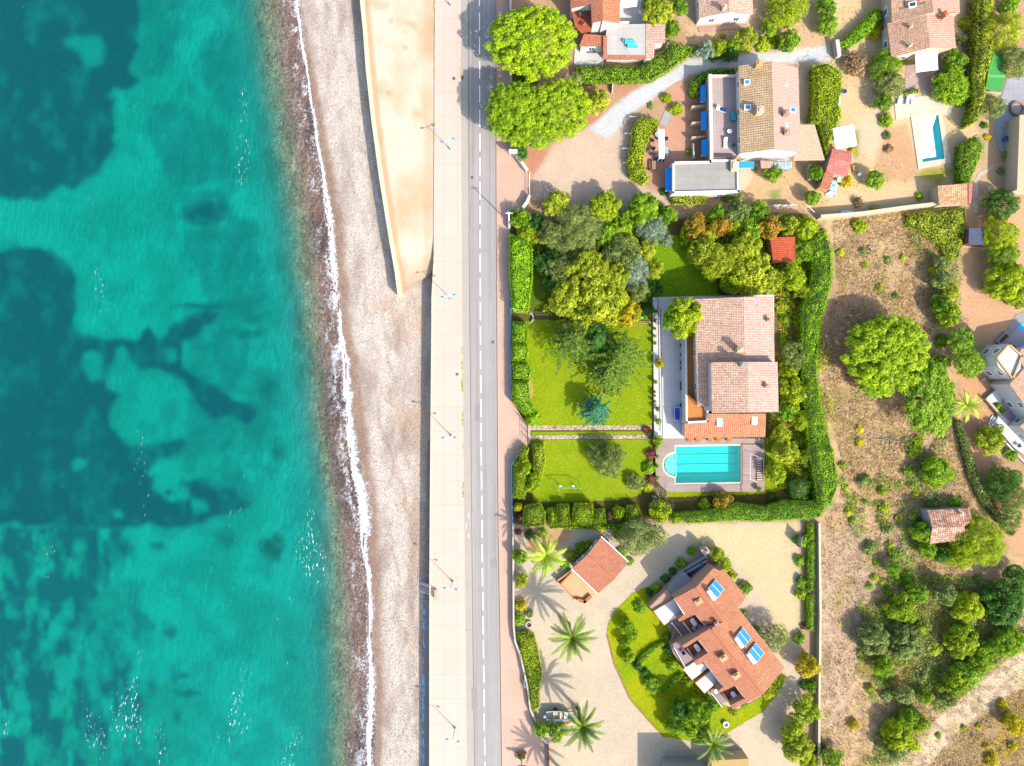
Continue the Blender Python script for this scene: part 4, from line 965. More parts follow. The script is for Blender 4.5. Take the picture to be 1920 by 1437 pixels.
add_skylight(bv, 1349, 792, 4.05, .95, 1.5, 0, mat=plain('pale_skylight', (.35, .42, .48), .15, spec=.8)); add_skylight(bv, 1414.5, 789, 4.1, .95, 1.4, 0, mat=plain('pale_skylight', (.35, .42, .48)))
add_chimney(bv, 1386.5, 656, 7.9, 1.5, W_CREAM, .9, .7); add_chimney(bv, 1391, 684, 9.4, .8, W_GREY, .55, .7)
add_chimney(bv, 1441, 600, 7.3, .5, W_PINK, .5, .5); add_chimney(bv, 1437, 724, 8.9, .6, W_PINK, .6, .6)
WTER = slabs('white_terrace_stone', A(255, 250, 244), .9, .9, A(220, 214, 214), .03, .015)
o = sheet('villa_terrace', [(1223, 558), (1450, 553), (1450, 640), (1290, 640), (1285, 822), (1240, 822), (1226, 820)], .40, WTER, .42)
sheet('terrace_edging', [(1232, 560), (1233.5, 560), (1237.5, 808), (1236, 808)], .42, DARKM, .02)
sheet('terrace_edging', [(1237, 580), (1238, 580), (1242, 820), (1241, 820)], .42, DARKM, .02)
# pool and deck
DZ = .40
deckpolys = [[(1237, 822), (1432, 822), (1432, 834.5), (1268, 836.5), (1268, 846), (1237, 846)], [(1230, 846), (1237, 846), (1268, 846), (1268, 836.5), (1266, 847), (1250, 853), (1241, 872), (1230, 872)],
             [(1230, 872), (1241, 872), (1247, 889), (1266, 897), (1266, 909), (1250, 921), (1226, 900)], [(1266, 909), (1390, 907), (1390, 921), (1250, 921)], [(1390, 834.5), (1432, 834.5), (1432, 921), (1390, 921)]]
dk = MB()
hole = [(1241, 872), (1244, 860), (1252, 851), (1265, 846.5), (1265, 834.5), (1391, 833), (1391, 907), (1265, 909), (1265, 897.5), (1252, 893), (1244, 884)]
outer_ = [(1228, 872), (1229, 840), (1238, 822), (1250, 822), (1265, 822), (1432, 822), (1432, 921), (1265, 922), (1250, 921), (1238, 910), (1229, 900)]
n = len(hole)
for i in range(n):
    j = (i + 1) % n
    dk.slab([P(*outer_[i], 0) + Vector((0, 0, DZ)), P(*outer_[j], 0) + Vector((0, 0, DZ)), P(*hole[j], 0) + Vector((0, 0, DZ)), P(*hole[i], 0) + Vector((0, 0, DZ))], .42)
dk = dk.build('pool_deck', DECKW); dk['kind'] = 'structure'
inner = [(1244.5, 872), (1247, 862), (1254, 855), (1267, 850.5), (1267, 838), (1388, 836), (1388, 904), (1267, 906), (1267, 894), (1254, 889.5), (1247, 882)]
p2 = pool('turquoise lap pool with three dark lane lines and a round end', hole, inner, .405, 1.9, plain('cream_coping', A(250, 240, 220), .8, .04), PT, .16)
def seg(m, a, b, w, z):
    a, b = P(*a, z), P(*b, z); d = b - a; m.box((a + b) / 2, d.length, w, .05, math.atan2(d.y, d.x))
for y in (851.5, 870, 888.5):
    m = MB(O(p2)); seg(m, (1270, y + .6), (1386, y - 1.4), .14, .255); m.build('lane_line', DARKM, p2)
m = MB(O(p2)); c = P(1268, 872, -.2)
for r_, z_ in ((2.15, -.42), (1.5, -.34)):
    st_ = [c + Vector((-(r_) * math.cos(t), r_ * math.sin(t), 0)) for t in np.linspace(-math.pi / 2, math.pi / 2, 15)]
    m.prism([Vector((p.x, p.y, z_ + .5)) for p in st_], -1.45)
m.build('round_steps', plain('pale_pool_steps', A(255, 250, 225, 1.9), .7, .03), p2)
m = MB(O(p2)); seg(m, (1267, 850), (1267, 894), .22, .19); m.build('inner_wall', plain('pale_pool_steps', A(235, 245, 225)), p2)
m = MB(); 
for a, b in (((1389.5, 833), (1389.5, 921)), ((1389, 833), (1431, 833))): seg(m, a, b, .12, .41)
o = m.build('deck_channel', plain('channel', A(110, 85, 80), .8)); o['kind'] = 'structure'
# stair opening with rail
st = thing('outdoor_stair', 'railed outdoor stair going down beside the right end of the pool', 'staircase', P(1424, 881, .4))
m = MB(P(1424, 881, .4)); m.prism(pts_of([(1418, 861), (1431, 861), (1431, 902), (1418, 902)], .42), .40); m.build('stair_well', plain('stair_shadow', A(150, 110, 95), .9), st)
m = MB(P(1424, 881, .4))
for k in range(9): m.box(P(1423.5, 865 + k * 4.3, .44), 1.0, .26, .04 + .025 * k, 0)
m.build('treads', W_CREAM, st)
m = MB(P(1424, 881, .4))
for a, b in (((1407, 851), (1431.5, 861)), ((1407, 851), (1407, 899)), ((1407, 899), (1420, 904)), ((1432, 861), (1432, 890)), ((1418, 861), (1432, 861))):
    pa, pb = P(*a, 1.35), P(*b, 1.35); m.tube(pa, pb, .025, n=5)
    for q in (a, b): m.tube(P(*q, 1.35), Vector((P(*q, 1.35).x, P(*q, 1.35).y, .4)), .025, n=5)
m.build('railing', FRAME, st)

# --- terracotta cottage
zc = zplane(1101, 1041, 1151.7, 1087, 4.3, .22)
ct = house('terracotta_cottage', 'cottage with terracotta gable roof and orange terrace turned at an angle', 'cottage', [
    (Z([(1127.7, 1006.5), (1178.4, 1053.6), (1151.7, 1087), (1101, 1041)], zc), T_TERRA, ((1101, 1041, 4), (1151.7, 1087, 4))),
    (Z([(1101, 1041), (1151.7, 1087), (1121, 1113.7), (1071.7, 1067)], zc), T_TERRA, ((1101, 1041, 4), (1151.7, 1087, 4))),
], W_GREY)
m = MB(O(ct)); a, b = P(1101, 1041, 4.32), P(1151.7, 1087, 4.32); m.tube(a, b, .16, n=8); m.build('ridge_tiles', plain('ridge_clay', A(240, 150, 100), .8, .1, 4), ct)
m = MB(O(ct))
for q in (((1127.7, 1006.5), (1178.4, 1053.6)), ((1071.7, 1067), (1121, 1113.7))):
    a, b = P(*q[0], 3.55), P(*q[1], 3.55); m.tube(a, b, .10, n=6)
m.build('gutter', FRAME, ct)
add_prism(ct, 'terrace_block', [(1071, 1068), (1119.5, 1114), (1096.5, 1129.5), (1074, 1122), (1044, 1089)], .5, W_ORANGE)
add_slab(ct, 'terrace_floor', [(1071, 1070), (1117, 1114), (1096.5, 1127), (1075, 1120), (1047, 1089)], .53, .02, plain('peach_floor', A(252, 206, 150), .85, .05))
add_rail(ct, 'parapet', [(1071, 1069), (1044, 1089), (1074, 1121), (1084, 1126)], .5, .22, .55, W_ORANGE)
add_rail(ct, 'divider', [(1070, 1073), (1051, 1093)], .5, .25, .7, plain('amber_wall', A(225, 130, 60), .8))
add_rail(ct, 'bench', [(1084, 1124), (1096, 1127), (1106, 1118)], .5, .55, .5, plain('amber_wall', A(225, 130, 60)))

# --- solar-panelled house
z1 = zplane(1305, 1101.4, 1356.6, 1166, 6.6, .22); z2 = zplane(1335, 1180, 1431.6, 1302, 7.1, .22)
TT = T_TERRA
so = house('solar_house', 'long terracotta-roofed house with three blue solar water heaters on top', 'house', [
    (Z([(1305, 1101.4), (1337.5, 1066), (1345, 1068), (1350, 1071), (1356.6, 1066.7), (1399.4, 1120), (1383, 1139), (1356.6, 1166)], z1), T_ORANGE, ((1305, 1101.4, 6), (1356.6, 1166, 6))),
    (Z([(1305, 1101.4), (1356.6, 1166), (1341, 1168.4), (1321, 1172), (1304, 1152), (1279, 1164), (1274.5, 1166), (1271, 1162), (1283, 1152.5), (1263.6, 1123)], z1), TT, ((1305, 1101.4, 6), (1356.6, 1166, 6))),
    (Z([(1333, 1178.5), (1356.6, 1166), (1383, 1139), (1471.3, 1252.6), (1431.6, 1302)], z2), T_ORANGE, ((1335, 1180, 6), (1431.6, 1302, 6))),
    (Z([(1333, 1178.5), (1431.6, 1302), (1374, 1331), (1371.4, 1322), (1397, 1309.8), (1378.5, 1286), (1353.7, 1297.4), (1349, 1300), (1345.7, 1296.5), (1356.4, 1288.5), (1321, 1241.6), (1306, 1247), (1302.5, 1243), (1304, 1238.5), (1328.5, 1224), (1309.5, 1200), (1287, 1213), (1283.5, 1216), (1278, 1211)], z2), TT, ((1335, 1180, 6), (1431.6, 1302, 6))),
], W_PINK, ins=.06, windows=False)
BRF = plain('balcony_floor_brown', A(214, 140, 100), .8, .08, 2)
SLF = plain('slate_terrace_floor', A(190, 165, 165), .8, .06, 2)
def terr(poly, z, fl, trim=True, wm=W_ORANGE):
    add_prism(so, 'terrace_block', poly, z, wm); q = [P(x, y, z) for x, y in poly]
    m = MB(O(so)); m.slab([Vector((p.x, p.y, z + .03)) for p in inset(q, .12)], .02); m.build('terrace_floor', fl, so)
terr([(1279, 1164), (1304, 1152), (1321, 1172), (1296, 1186.7)], 3.4, BRF)
terr([(1287, 1213), (1309.5, 1200), (1328.5, 1224), (1303, 1238.5)], 3.4, BRF)
terr([(1353.7, 1297.4), (1378.5, 1286), (1397, 1309.8), (1371.4, 1322)], 3.4, BRF)
add_rail(so, 'parapet', [(1279, 1165), (1297, 1187)], 3.4, .25, .95, W_CREAM); add_rail(so, 'parapet', [(1287, 1214), (1303, 1238)], 3.4, .25, .95, W_CREAM); add_rail(so, 'parapet', [(1353.7, 1298), (1371, 1321)], 3.4, .25, .95, W_CREAM)
add_rail(so, 'parapet', [(1304, 1152), (1321, 1172)], 5.6, .14, .22, W_WHITE); add_rail(so, 'parapet', [(1309.5, 1200), (1328.5, 1224)], 6.1, .14, .22, W_WHITE); add_rail(so, 'parapet', [(1378.5, 1286), (1397, 1309.8)], 6.0, .14, .22, W_WHITE)
terr([(1225, 1146.5), (1263, 1123), (1282, 1151), (1245, 1173)], 3.0, W_WHITE, wm=W_ORANGE)
terr([(1218, 1138), (1252, 1104), (1262, 1122), (1226, 1147)], 2.6, W_PINK, wm=W_PINK)
terr([(1258, 1165), (1271, 1158), (1295, 1187), (1277, 1189)], 2.7, SLF, wm=W_PINK)
terr([(1264, 1178), (1277, 1189), (1296, 1188), (1300, 1196), (1278, 1211), (1259, 1207)], 1.2, plain('olive_court', A(205, 175, 110), .85, .1, 2), wm=W_PINK)
terr([(1258.5, 1210), (1275, 1200), (1285, 1218), (1303, 1240), (1284, 1253), (1262, 1225)], 2.7, SLF, wm=W_PINK)
terr([(1280, 1255), (1302, 1240.5), (1306, 1247), (1321, 1242), (1329, 1252), (1298, 1276)], 3.0, W_WHITE)
terr([(1303, 1281), (1333, 1257), (1347.5, 1277), (1321, 1301)], 3.0, W_WHITE)
terr([(1331, 1296), (1347, 1284), (1352, 1300), (1366, 1316), (1351, 1322)], 2.6, SLF, wm=W_ORANGE)
add_rail(so, 'parapet', [(1258, 1166), (1276, 1189)], 2.7, .15, .8, W_WHITE); add_rail(so, 'parapet', [(1262, 1212), (1284, 1250)], 2.7, .15, .8, W_WHITE); add_rail(so, 'parapet', [(1332, 1297), (1351, 1322)], 2.6, .15, .8, W_WHITE)
for q in (((1264, 1123), (1283, 1152)), ((1321, 1242), (1356, 1288))): 
    m = MB(O(so)); m.tube(P(*q[0], 5.5), P(*q[1], 5.5), .08, n=6); m.build('gutter', FRAME, so)
m = MB(O(so)); m.tube(P(1305, 1101.4, 6.64), P(1356.6, 1166, 6.64), .15, n=8); m.tube(P(1335, 1180, 7.14), P(1431.6, 1302, 7.14), .15, n=8); m.build('ridge_tiles', plain('ridge_clay', A(240, 150, 100)), so)
# grey stepped north end
GRW = plain('grey_stair_block', A(196, 192, 190), .85, .05)
add_prism(so, 'north_terrace', [(1252, 1103), (1282, 1072), (1300, 1090), (1330, 1061), (1338, 1067), (1305, 1101), (1265, 1122)], 2.6, GRW)
add_prism(so, 'north_terrace', [(1282, 1072), (1322, 1047), (1336, 1062), (1330, 1062), (1300, 1091)], .9, plain('shade_painted_court', A(60, 70, 110), .6, .1))  # grey court, its shade painted in as dark blue
add_rail(so, 'garden_wall', [(1269, 1071), (1320, 1040)], 0, .35, 1.5, GRW); add_rail(so, 'garden_wall', [(1281, 1074), (1322, 1050)], .9, .3, 1.0, GRW)
for k in range(7): add_slab(so, 'stair_tread', [(1289 + k * 4, 1072 - k * 2.4), (1292.4 + k * 4, 1070 - k * 2.4), (1296 + k * 4, 1076 - k * 2.4), (1293 + k * 4, 1078 - k * 2.4)], 1.0 + .16 * k, .15, plain('blue_step', A(90, 130, 180), .7))
add_prism(so, 'barbecue', [(1314, 1033), (1324, 1025), (1331, 1033), (1322, 1043)], 2.4, W_CREAM); add_chimney(so, 1326, 1034, 2.4, .6, W_GREY, .5, .5, .7)
for (x, y, z) in ((1309, 1127.5, 5.6), (1356, 1233, 6.5), (1380, 1266, 6.4)): add_chimney(so, x, y, z, .9, W_ORANGE, 1.2, .8, .6)
add_chimney(so, 1343, 1168.5, 6.3, .7, W_PINK, .6, .4, .6)
def solar(label, bl, tank, zf, dz=.35):
    org = P(*bl[0], 6); org.z = 6.0; r = thing('solar_water_heater', label, 'solar water heater', org, 'solar water heaters on the long terracotta roof')
    q = [P(x, y, zf(x, y) + dz) for x, y in bl]
    m = MB(org); m.slab([p + (sum(q, Vector()) / 4 - p) * -.03 for p in q], .10); m.build('panel_frame', FRAME, r)
    for a, b in ((0, .485), (.515, 1)):
        m = MB(org); e0 = lambda t: q[3] + (q[0] - q[3]) * 1.0; 
        p0 = q[0] + (q[3] - q[0]) * a; p1 = q[1] + (q[2] - q[1]) * a; p2_ = q[1] + (q[2] - q[1]) * b; p3 = q[0] + (q[3] - q[0]) * b
        up = Vector((0, 0, .02)); m.slab([p0 + up, p1 + up, p2_ + up, p3 + up], .02); m.build('collector', plain('collector_glass', (.01, .16, .33), .15, .05, spec=.7), r)
    a, b = P(*tank[0], zf(*tank[0]) + .75), P(*tank[1], zf(*tank[1]) + .75)
    m = MB(org); m.tube(a, b, .38, n=14); m.build('tank', WHITEP, r, True)
    m = MB(org)
    for t in (.12, .88): p = a + (b - a) * t; m.tube(p, p - Vector((0, 0, .8)), .05, n=5)
    m.build('tank_bracket', DARKM, r)
solar('blue solar water heater alone on the north end of the long roof', [(1341.6, 1088), (1357.5, 1105), (1345.3, 1121), (1328.4, 1103)], [(1327.5, 1107.5), (1340, 1124)], z1)
solar('middle blue solar water heater, upper of the close pair on the roof', [(1393, 1177.5), (1408.8, 1197), (1396, 1212), (1381, 1192.6)], [(1379.5, 1196), (1392, 1213.5)], z2)
solar('blue solar water heater nearest the south-east roof corner, lower of the pair', [(1417, 1206.6), (1432.7, 1224.5), (1419.5, 1242), (1403.6, 1222.6)], [(1402.5, 1226.5), (1415, 1243)], z2)

# --- field hut
hz = zplane(1749, 989.7, 1806, 988, 3.9, .28)
hut = house('field_hut', 'isolated grey stone hut with old mottled tiled roof in the scrub', 'hut', [
    (Z([(1738.8, 957.4), (1818.5, 953.4), (1823.5, 975.6), (1808, 988), (1749, 989.7)], hz), T_OLD, ((1749, 989.7, 3.9), (1808, 988, 3.9))),
    (Z([(1749, 989.7), (1808, 988), (1815, 1012), (1742.5, 1020)], hz), T_OLD, ((1749, 989.7, 3.9), (1808, 988, 3.9))),
], W_GREY, ins=.1, windows=False)
add_chimney(hut, 1802, 963, 3.4, .5, W_CREAM, .4, .4)

# --- white house at the right edge
wh = house('white_terraced_house', 'white stepped modern house with tiled roof cut by the right edge', 'house', [
    (Z([(1866, 671), (1890, 644), (1902, 653), (1915, 668), (1913, 692), (1897, 712), (1872, 688)], 5.6), W_WHITE, None),
    (Z([(1893, 721), (1920, 692), (1990, 760), (1950, 800)], zplane(1940, 660, 2010, 740, 6.2, .12)), T_BROWN, ((1893, 721, 4), (1920, 692, 4))),
    (Z([(1908, 668), (1915, 655), (1990, 640), (1990, 740), (1920, 690)], 5.0), W_PINK, None),
    (Z([(1912, 800), (1935, 780), (1990, 830), (1990, 880)], 3.6), T_BROWN, ((1912, 800, 4), (1935, 780, 4))),
], W_WHITE, ins=.05, floors=2)
add_rail(wh, 'parapet', [(1868, 671), (1890, 646), (1914, 668), (1897, 711), (1868, 673)], 5.6, .3, .35, W_ORANGE)
add_prism(wh, 'terrace', [(1848, 748), (1876, 724), (1922, 770), (1895, 795), (1872, 775)], .6, W_WHITE)
add_prism(wh, 'terrace', [(1872, 776), (1884, 772), (2000, 880), (2000, 910), (1900, 838), (1868, 800)], .5, W_WHITE)
add_rail(wh, 'parapet', [(1848, 749), (1873, 777)], .6, .35, .4, W_CREAM)
add_slab(wh, 'terrace_floor', [(1879, 740), (1886, 735), (1922, 768), (1896, 792), (1874, 775)], .63, .02, plain('lavender_floor', A(215, 190, 200), .8, .04))
for k in range(3):
    m = MB(O(wh)); c = P(1878, 797, .2)
    arc0 = [c + Vector((-(2.4 - k * .42) * math.cos(t), (2.4 - k * .42) * math.sin(t), 0)) for t in np.linspace(-1.1, .9, 14)]
    m.prism([Vector((p.x, p.y, .14 + .15 * k)) for p in arc0], 0); m.build('curved_step', W_WHITE, wh)
add_rail(wh, 'garden_wall', [(1884, 832), (1930, 880)], 0, .25, .6, W_WHITE)
sheet('paved_drive', [(1845, 670), (1880, 632), (1905, 590), (1990, 560), (1990, 660), (1915, 655), (1890, 644), (1866, 671), (1853, 690)], .02, slabs('grey_pavers', A(196, 190, 186), .35, .35, A(160, 156, 156), .1, .03, rot=.75))
sheet('side_patio', [(1886, 640), (1912, 608), (1990, 600), (1990, 650), (1915, 655)], .05, plain('lilac_concrete', A(225, 210, 220), .8, .05))
m = sheet('blue_mat', [(1905, 618), (1915, 606), (1935, 600), (1935, 618), (1915, 620)], .07, CYAN, .03); 
pb = thing('stone_planter', 'rectangular stone planter beside the paved drive of the white stepped house', 'planter', P(1881, 632))
m = MB(P(1881, 632)); q = [P(1865, 640), P(1883, 622), P(1892, 631), P(1874, 648)]; m.prism([Vector((p.x, p.y, .5)) for p in q], 0); m.build('kerb', W_GREY, pb)
m = MB(P(1881, 632)); m.slab([Vector((p.x, p.y, .53)) for p in inset(q, .25)], .05); m.build('soil', plain('dark_soil', A(120, 85, 70), .95, .2, 4), pb)
# --- ochre building at the bottom edge
house('ochre_building', 'low ochre flat-roofed building cut off by the bottom edge', 'building', [
    (Z([(1334, 1426), (1404, 1423), (1406, 1500), (1334, 1500)], 3.2), plain('ochre_roof', A(226, 190, 118), .9, .08), None)], W_CREAM, ins=.05, windows=False)
gt = house('grey_garage', 'grey garage roof at the bottom edge casting its shade on the drive', 'garage', [
    (Z([(1252, 1448), (1325, 1448), (1325, 1530), (1252, 1530)], 5.0), W_GREY, None)], W_GREY, ins=.05, windows=False)
# ------------------------------------------------------------------ vegetation
LG = 1.12
def LM(name, d, l, **k): return leafmat(name, A(*d, LG * 1.25), A(*l, LG), **k)
LEAF = {
 'pine': LM('pine_needles', (92, 136, 4), (190, 214, 22)),
 'green': LM('green_leaves', (66, 120, 10), (172, 204, 36)),
 'yellow': LM('yellow_green_leaves', (112, 138, 14), (212, 216, 56)), 'fir': LM('fir_needles', (34, 72, 8), (124, 152, 30), trans=.2),
 'lime': LM('lime_leaves', (96, 136, 6), (200, 212, 28)),
 'dark': LM('dark_green_leaves', (30, 84, 28), (100, 150, 40)),
 'olive': LM('olive_leaves', (78, 104, 44), (178, 190, 100)),
 'grey': LM('silver_grey_leaves', (90, 120, 92), (190, 208, 176)),
 'orange': LM('autumn_leaves', (128, 140, 20), (222, 156, 60)),
 'gold': LM('golden_leaves', (150, 130, 10), (235, 220, 30)),
 'blue': LM('blue_green_needles', (20, 95, 70), (96, 168, 118)),
 'hedge': LM('hedge_leaves', (66, 130, 2), (168, 210, 16)),
 'topiary': LM('topiary_leaves', (88, 122, 2), (176, 198, 14)),
 'palm': LM('palm_leaflets', (26, 54, 8), (116, 140, 34), trans=.06),
 'lightpalm': LM('pale_palm_leaflets', (90, 130, 20), (196, 212, 70), trans=.3),
 'brown': LM('dry_twigs', (120, 90, 60), (200, 165, 120)),
 'purple': LM('purple_leaves', (90, 40, 40), (176, 100, 90)),
 'pink': LM('magenta_blossom', (170, 60, 130), (225, 110, 190)),
 'dry': LM('dry_grass_blades', (92, 68, 34), (214, 178, 118), trans=.1),
}
BARK = plain('bark', A(150, 120, 95), .95, .2, 3)
PBARK = plain('palm_bark', A(170, 140, 105), .95, .25, 6)
TWIG = plain('pale_twig', A(215, 200, 190), .9, .1, 3)
def leafset(C, N, s, asp, rng, jit=.45, v=None):
    """one rhomb per leaf clump. C centres, N outward normals, s size"""
    n = len(C); N = N + rng.normal(0, jit, N.shape); N /= np.linalg.norm(N, axis=1)[:, None] + 1e-9
    T = rng.normal(0, 1, N.shape); T -= N * (T * N).sum(1)[:, None]; T /= np.linalg.norm(T, axis=1)[:, None] + 1e-9
    B = np.cross(N, T); s = s[:, None]
    V = np.stack([C - T * s, C - B * s * asp, C + T * s, C + B * s * asp], 1).reshape(-1, 3)
    F = np.arange(n * 4).reshape(-1, 4)
    if v is None: v = rng.rand(n)
    return V, F, v
def leafmesh(name, parts):
    V = []; F = []; v = []; o = 0
    for a, b, c in parts: V.append(a); F.append(b + o); v.append(c); o += len(a)
    me = fast_mesh(name, np.concatenate(V), np.concatenate(F)); at = me.attributes.new('v', 'FLOAT', 'FACE')
    at.data.foreach_set('value', np.concatenate(v).astype(np.float32)); return me
def lobes_crown(rng, rx, ry, hz, nl, lr, leaf, dens, base=0.0, full=.55, asp=.6, shape='dome', jit=.45, loose=0.0, rough_sc=.3, edge=1.0):
    """crown of overlapping lobes over an ellipsoid; z from base"""
    C = []; ph = rng.rand() * 6.28
    for i in range(nl):
        f = math.sqrt((i + .5) / nl); a = i * 2.39996 + rng.rand() * .5
        rr = f * (1 - lr * .75) * (1 + edge * (rng.normal(0, .09) + .10 * math.sin(3 * a + ph) + .07 * math.sin(5 * a + 2 * ph))); top = math.sqrt(max(0, 1 - (f * .96) ** 2))
        z = (top * (.75 + .25 * rng.rand()) if shape == 'dome' else .35 + .5 * rng.rand() * top) * (1 - lr * .5)
        C.append((math.cos(a) * rr * rx, math.sin(a) * rr * ry, z * hz, lr * min(rx, ry) * rng.uniform(.6, 1.35)))
    for i in range(int(nl * full)):      # flank lobes lower down
        a = rng.rand() * 6.283; rr = rng.uniform(.55, .86) * (1 - lr * .5)
        C.append((math.cos(a) * rr * rx, math.sin(a) * rr * ry, hz * rng.uniform(.08, .45), lr * min(rx, ry) * rng.uniform(.7, 1.1)))
    C = np.array(C); out = []
    lv = rng.rand(len(C))
    for k, (x, y, z, r) in enumerate(C):
        n = max(8, int(dens * 4 * math.pi * r * r)); d = rng.normal(0, 1, (n, 3)); d /= np.linalg.norm(d, axis=1)[:, None]
        d[:, 2] = np.where((d[:, 2] < -.25) & (rng.rand(n) < .7), -d[:, 2], d[:, 2])
        q = np.array([x, y, z]) + d * r; tuft = vn(q[:, 0] + q[:, 2] * .7, q[:, 1] - q[:, 2] * .6, rough_sc, 55, 2); sh = r * (1 - .3 * rng.rand(n) ** 2 + (tuft - .5) * .75 + loose * rng.normal(0, .25, n)); p = np.array([x, y, z]) + d * sh[:, None] * np.array([1, 1, .9])
        dist = np.linalg.norm((p[:, None] - C[None, :, :3]) / C[None, :, 3:4], axis=2); dist[:, k] = 9
        keepm = dist.min(1) > .72
        p = p[keepm]; d = d[keepm]
        if len(p) == 0: continue
        out.append(leafset(p, d + np.array([0, 0, .35]), leaf * rng.uniform(.6, 1.3, len(p)), asp, rng, jit, np.clip(.12 + .62 * rng.rand(len(p)) + .35 * (lv[k] - .5) + .5 * (tuft[keepm] - .5), 0, 1)))
    parts = out
    V = np.concatenate([p[0] for p in parts]); V[:, 2] += base
    return [(V, np.arange(len(V)).reshape(-1, 4), np.concatenate([p[2] for p in parts]))]
def trunk_mesh(rng, r, h, spread, hz, nb=5):
    m = MB(); z1 = h
    m.tube((0, 0, -.1), (0, 0, z1 * .6), r, r * .75, 7)
    top = Vector((0, 0, z1 * .6))
    for i in range(nb):
        a = i * 6.283 / nb + rng.rand(); e = Vector((math.cos(a) * spread * .55, math.sin(a) * spread * .55, z1 + hz * .45))
        mid = top + (e - top) * .5 + Vector((0, 0, hz * .06)); m.tube(top - Vector((0, 0, .1)), mid, r * .5, r * .33, 6); m.tube(mid, e, r * .33, r * .1, 5)
    return m
LIB = {}
def proto(kind, size):
    """unit-radius crowns, three variants per kind and size class"""
    key = (kind, size)
    if key in LIB: return LIB[key]
    out = []
    typ = {'S': 1.0, 'M': 2.1, 'L': 3.8, 'X': 7.0}[size]
    for v in range(3 if size != 'X' else 2):
        rng = np.random.RandomState(abs(hash_(kind)) % 9999 + v * 17 + ord(size))
        lf = {'S': .115, 'M': .13, 'L': .15, 'X': .16}[size] / typ
        den = {'S': 55, 'M': 44, 'L': 38, 'X': 36}[size] * typ * typ; rs_ = {'S': .35, 'M': .5, 'L': .6, 'X': .7}[size] / typ
        nl = {'S': 12, 'M': 22, 'L': 46, 'X': 85}[size]; lr = {'S': .36, 'M': .28, 'L': .20, 'X': .15}[size]; k_ = dict(rough_sc=rs_)
        if kind == 'pine': parts = lobes_crown(rng, 1, 1, .62, int(nl * 3.0), lr * .64, lf * .88, den * 1.0, full=.35, jit=.65, rough_sc=rs_ * .6, edge=.35)
        elif kind == 'olive': parts = lobes_crown(rng, 1, 1, .8, nl, lr, lf * .9, den * 1.0, asp=.4, jit=.9, loose=.5, **k_)
        elif kind == 'ball': parts = lobes_crown(rng, 1, 1, 1.0, nl * 2, lr * .8, lf * .8, den * 1.5, full=1.1, jit=.3, rough_sc=rs_ * .5)
        elif kind == 'spiky': parts = spiky(rng, lf * 1.8)
        elif kind == 'shaggy': parts = lobes_crown(rng, 1, 1, .85, nl, lr * .95, lf * 1.6, den * .6, asp=.32, jit=.9, loose=.6, **k_)
        else: parts = lobes_crown(rng, 1, 1, .85, nl, lr, lf, den, jit=.6, **k_)
        out.append(leafmesh(kind + '_crown', parts))
    LIB[key] = out; return out
def hash_(s): return sum((i + 3) * ord(c) * 131 for i, c in enumerate(s))
def spiky(rng, lf):
    C = []; N = []
    for tier in range(6):
        nb = 11 + tier; zt = .22 + tier * .23; L = 1.08 - tier * .15
        for b in range(nb):
            a = b * 6.283 / nb + tier * .4 + rng.rand() * .2; l = L * rng.uniform(.8, 1.08); t = np.sort(rng.rand(110)) ** .8
            px = np.cos(a) * l * t; py = np.sin(a) * l * t; pz = zt + .12 * t - .25 * t * t
            w = .11 * (1.1 - .75 * t); s = rng.uniform(-1, 1, 110)
            C.append(np.stack([px - np.sin(a) * s * w, py + np.cos(a) * s * w, pz + rng.normal(0, .02, 110)], 1)); N.append(np.tile([0, 0, 1.0], (110, 1)))
    C = np.concatenate(C); N = np.concatenate(N)
    return [leafset(C, N, lf * rng.uniform(.5, .95, len(C)), .4, rng, .5)]
TRK = {}
def trunk(kind, root, rt, h, sp, hz):
    key = (round(rt, 1), round(h), round(sp))
    if key not in TRK:
        o = trunk_mesh(np.random.RandomState(len(TRK)), rt, h, sp, hz).build('trunk', BARK, root); TRK[key] = o.data; return o
    o = bpy.data.objects.new('trunk', TRK[key]); COL.objects.link(o); o.parent = root; return o
PLANTS = []; rs = random.Random(4)
def crown_obj(name, me, mat, parent=None):
    o = bpy.data.objects.new(name, me); COL.objects.link(o)
    if len(me.materials) == 0: me.materials.append(mat)
    o.material_slots[0].link = 'OBJECT'; o.material_slots[0].material = mat
    if parent: o.parent = parent
    return o
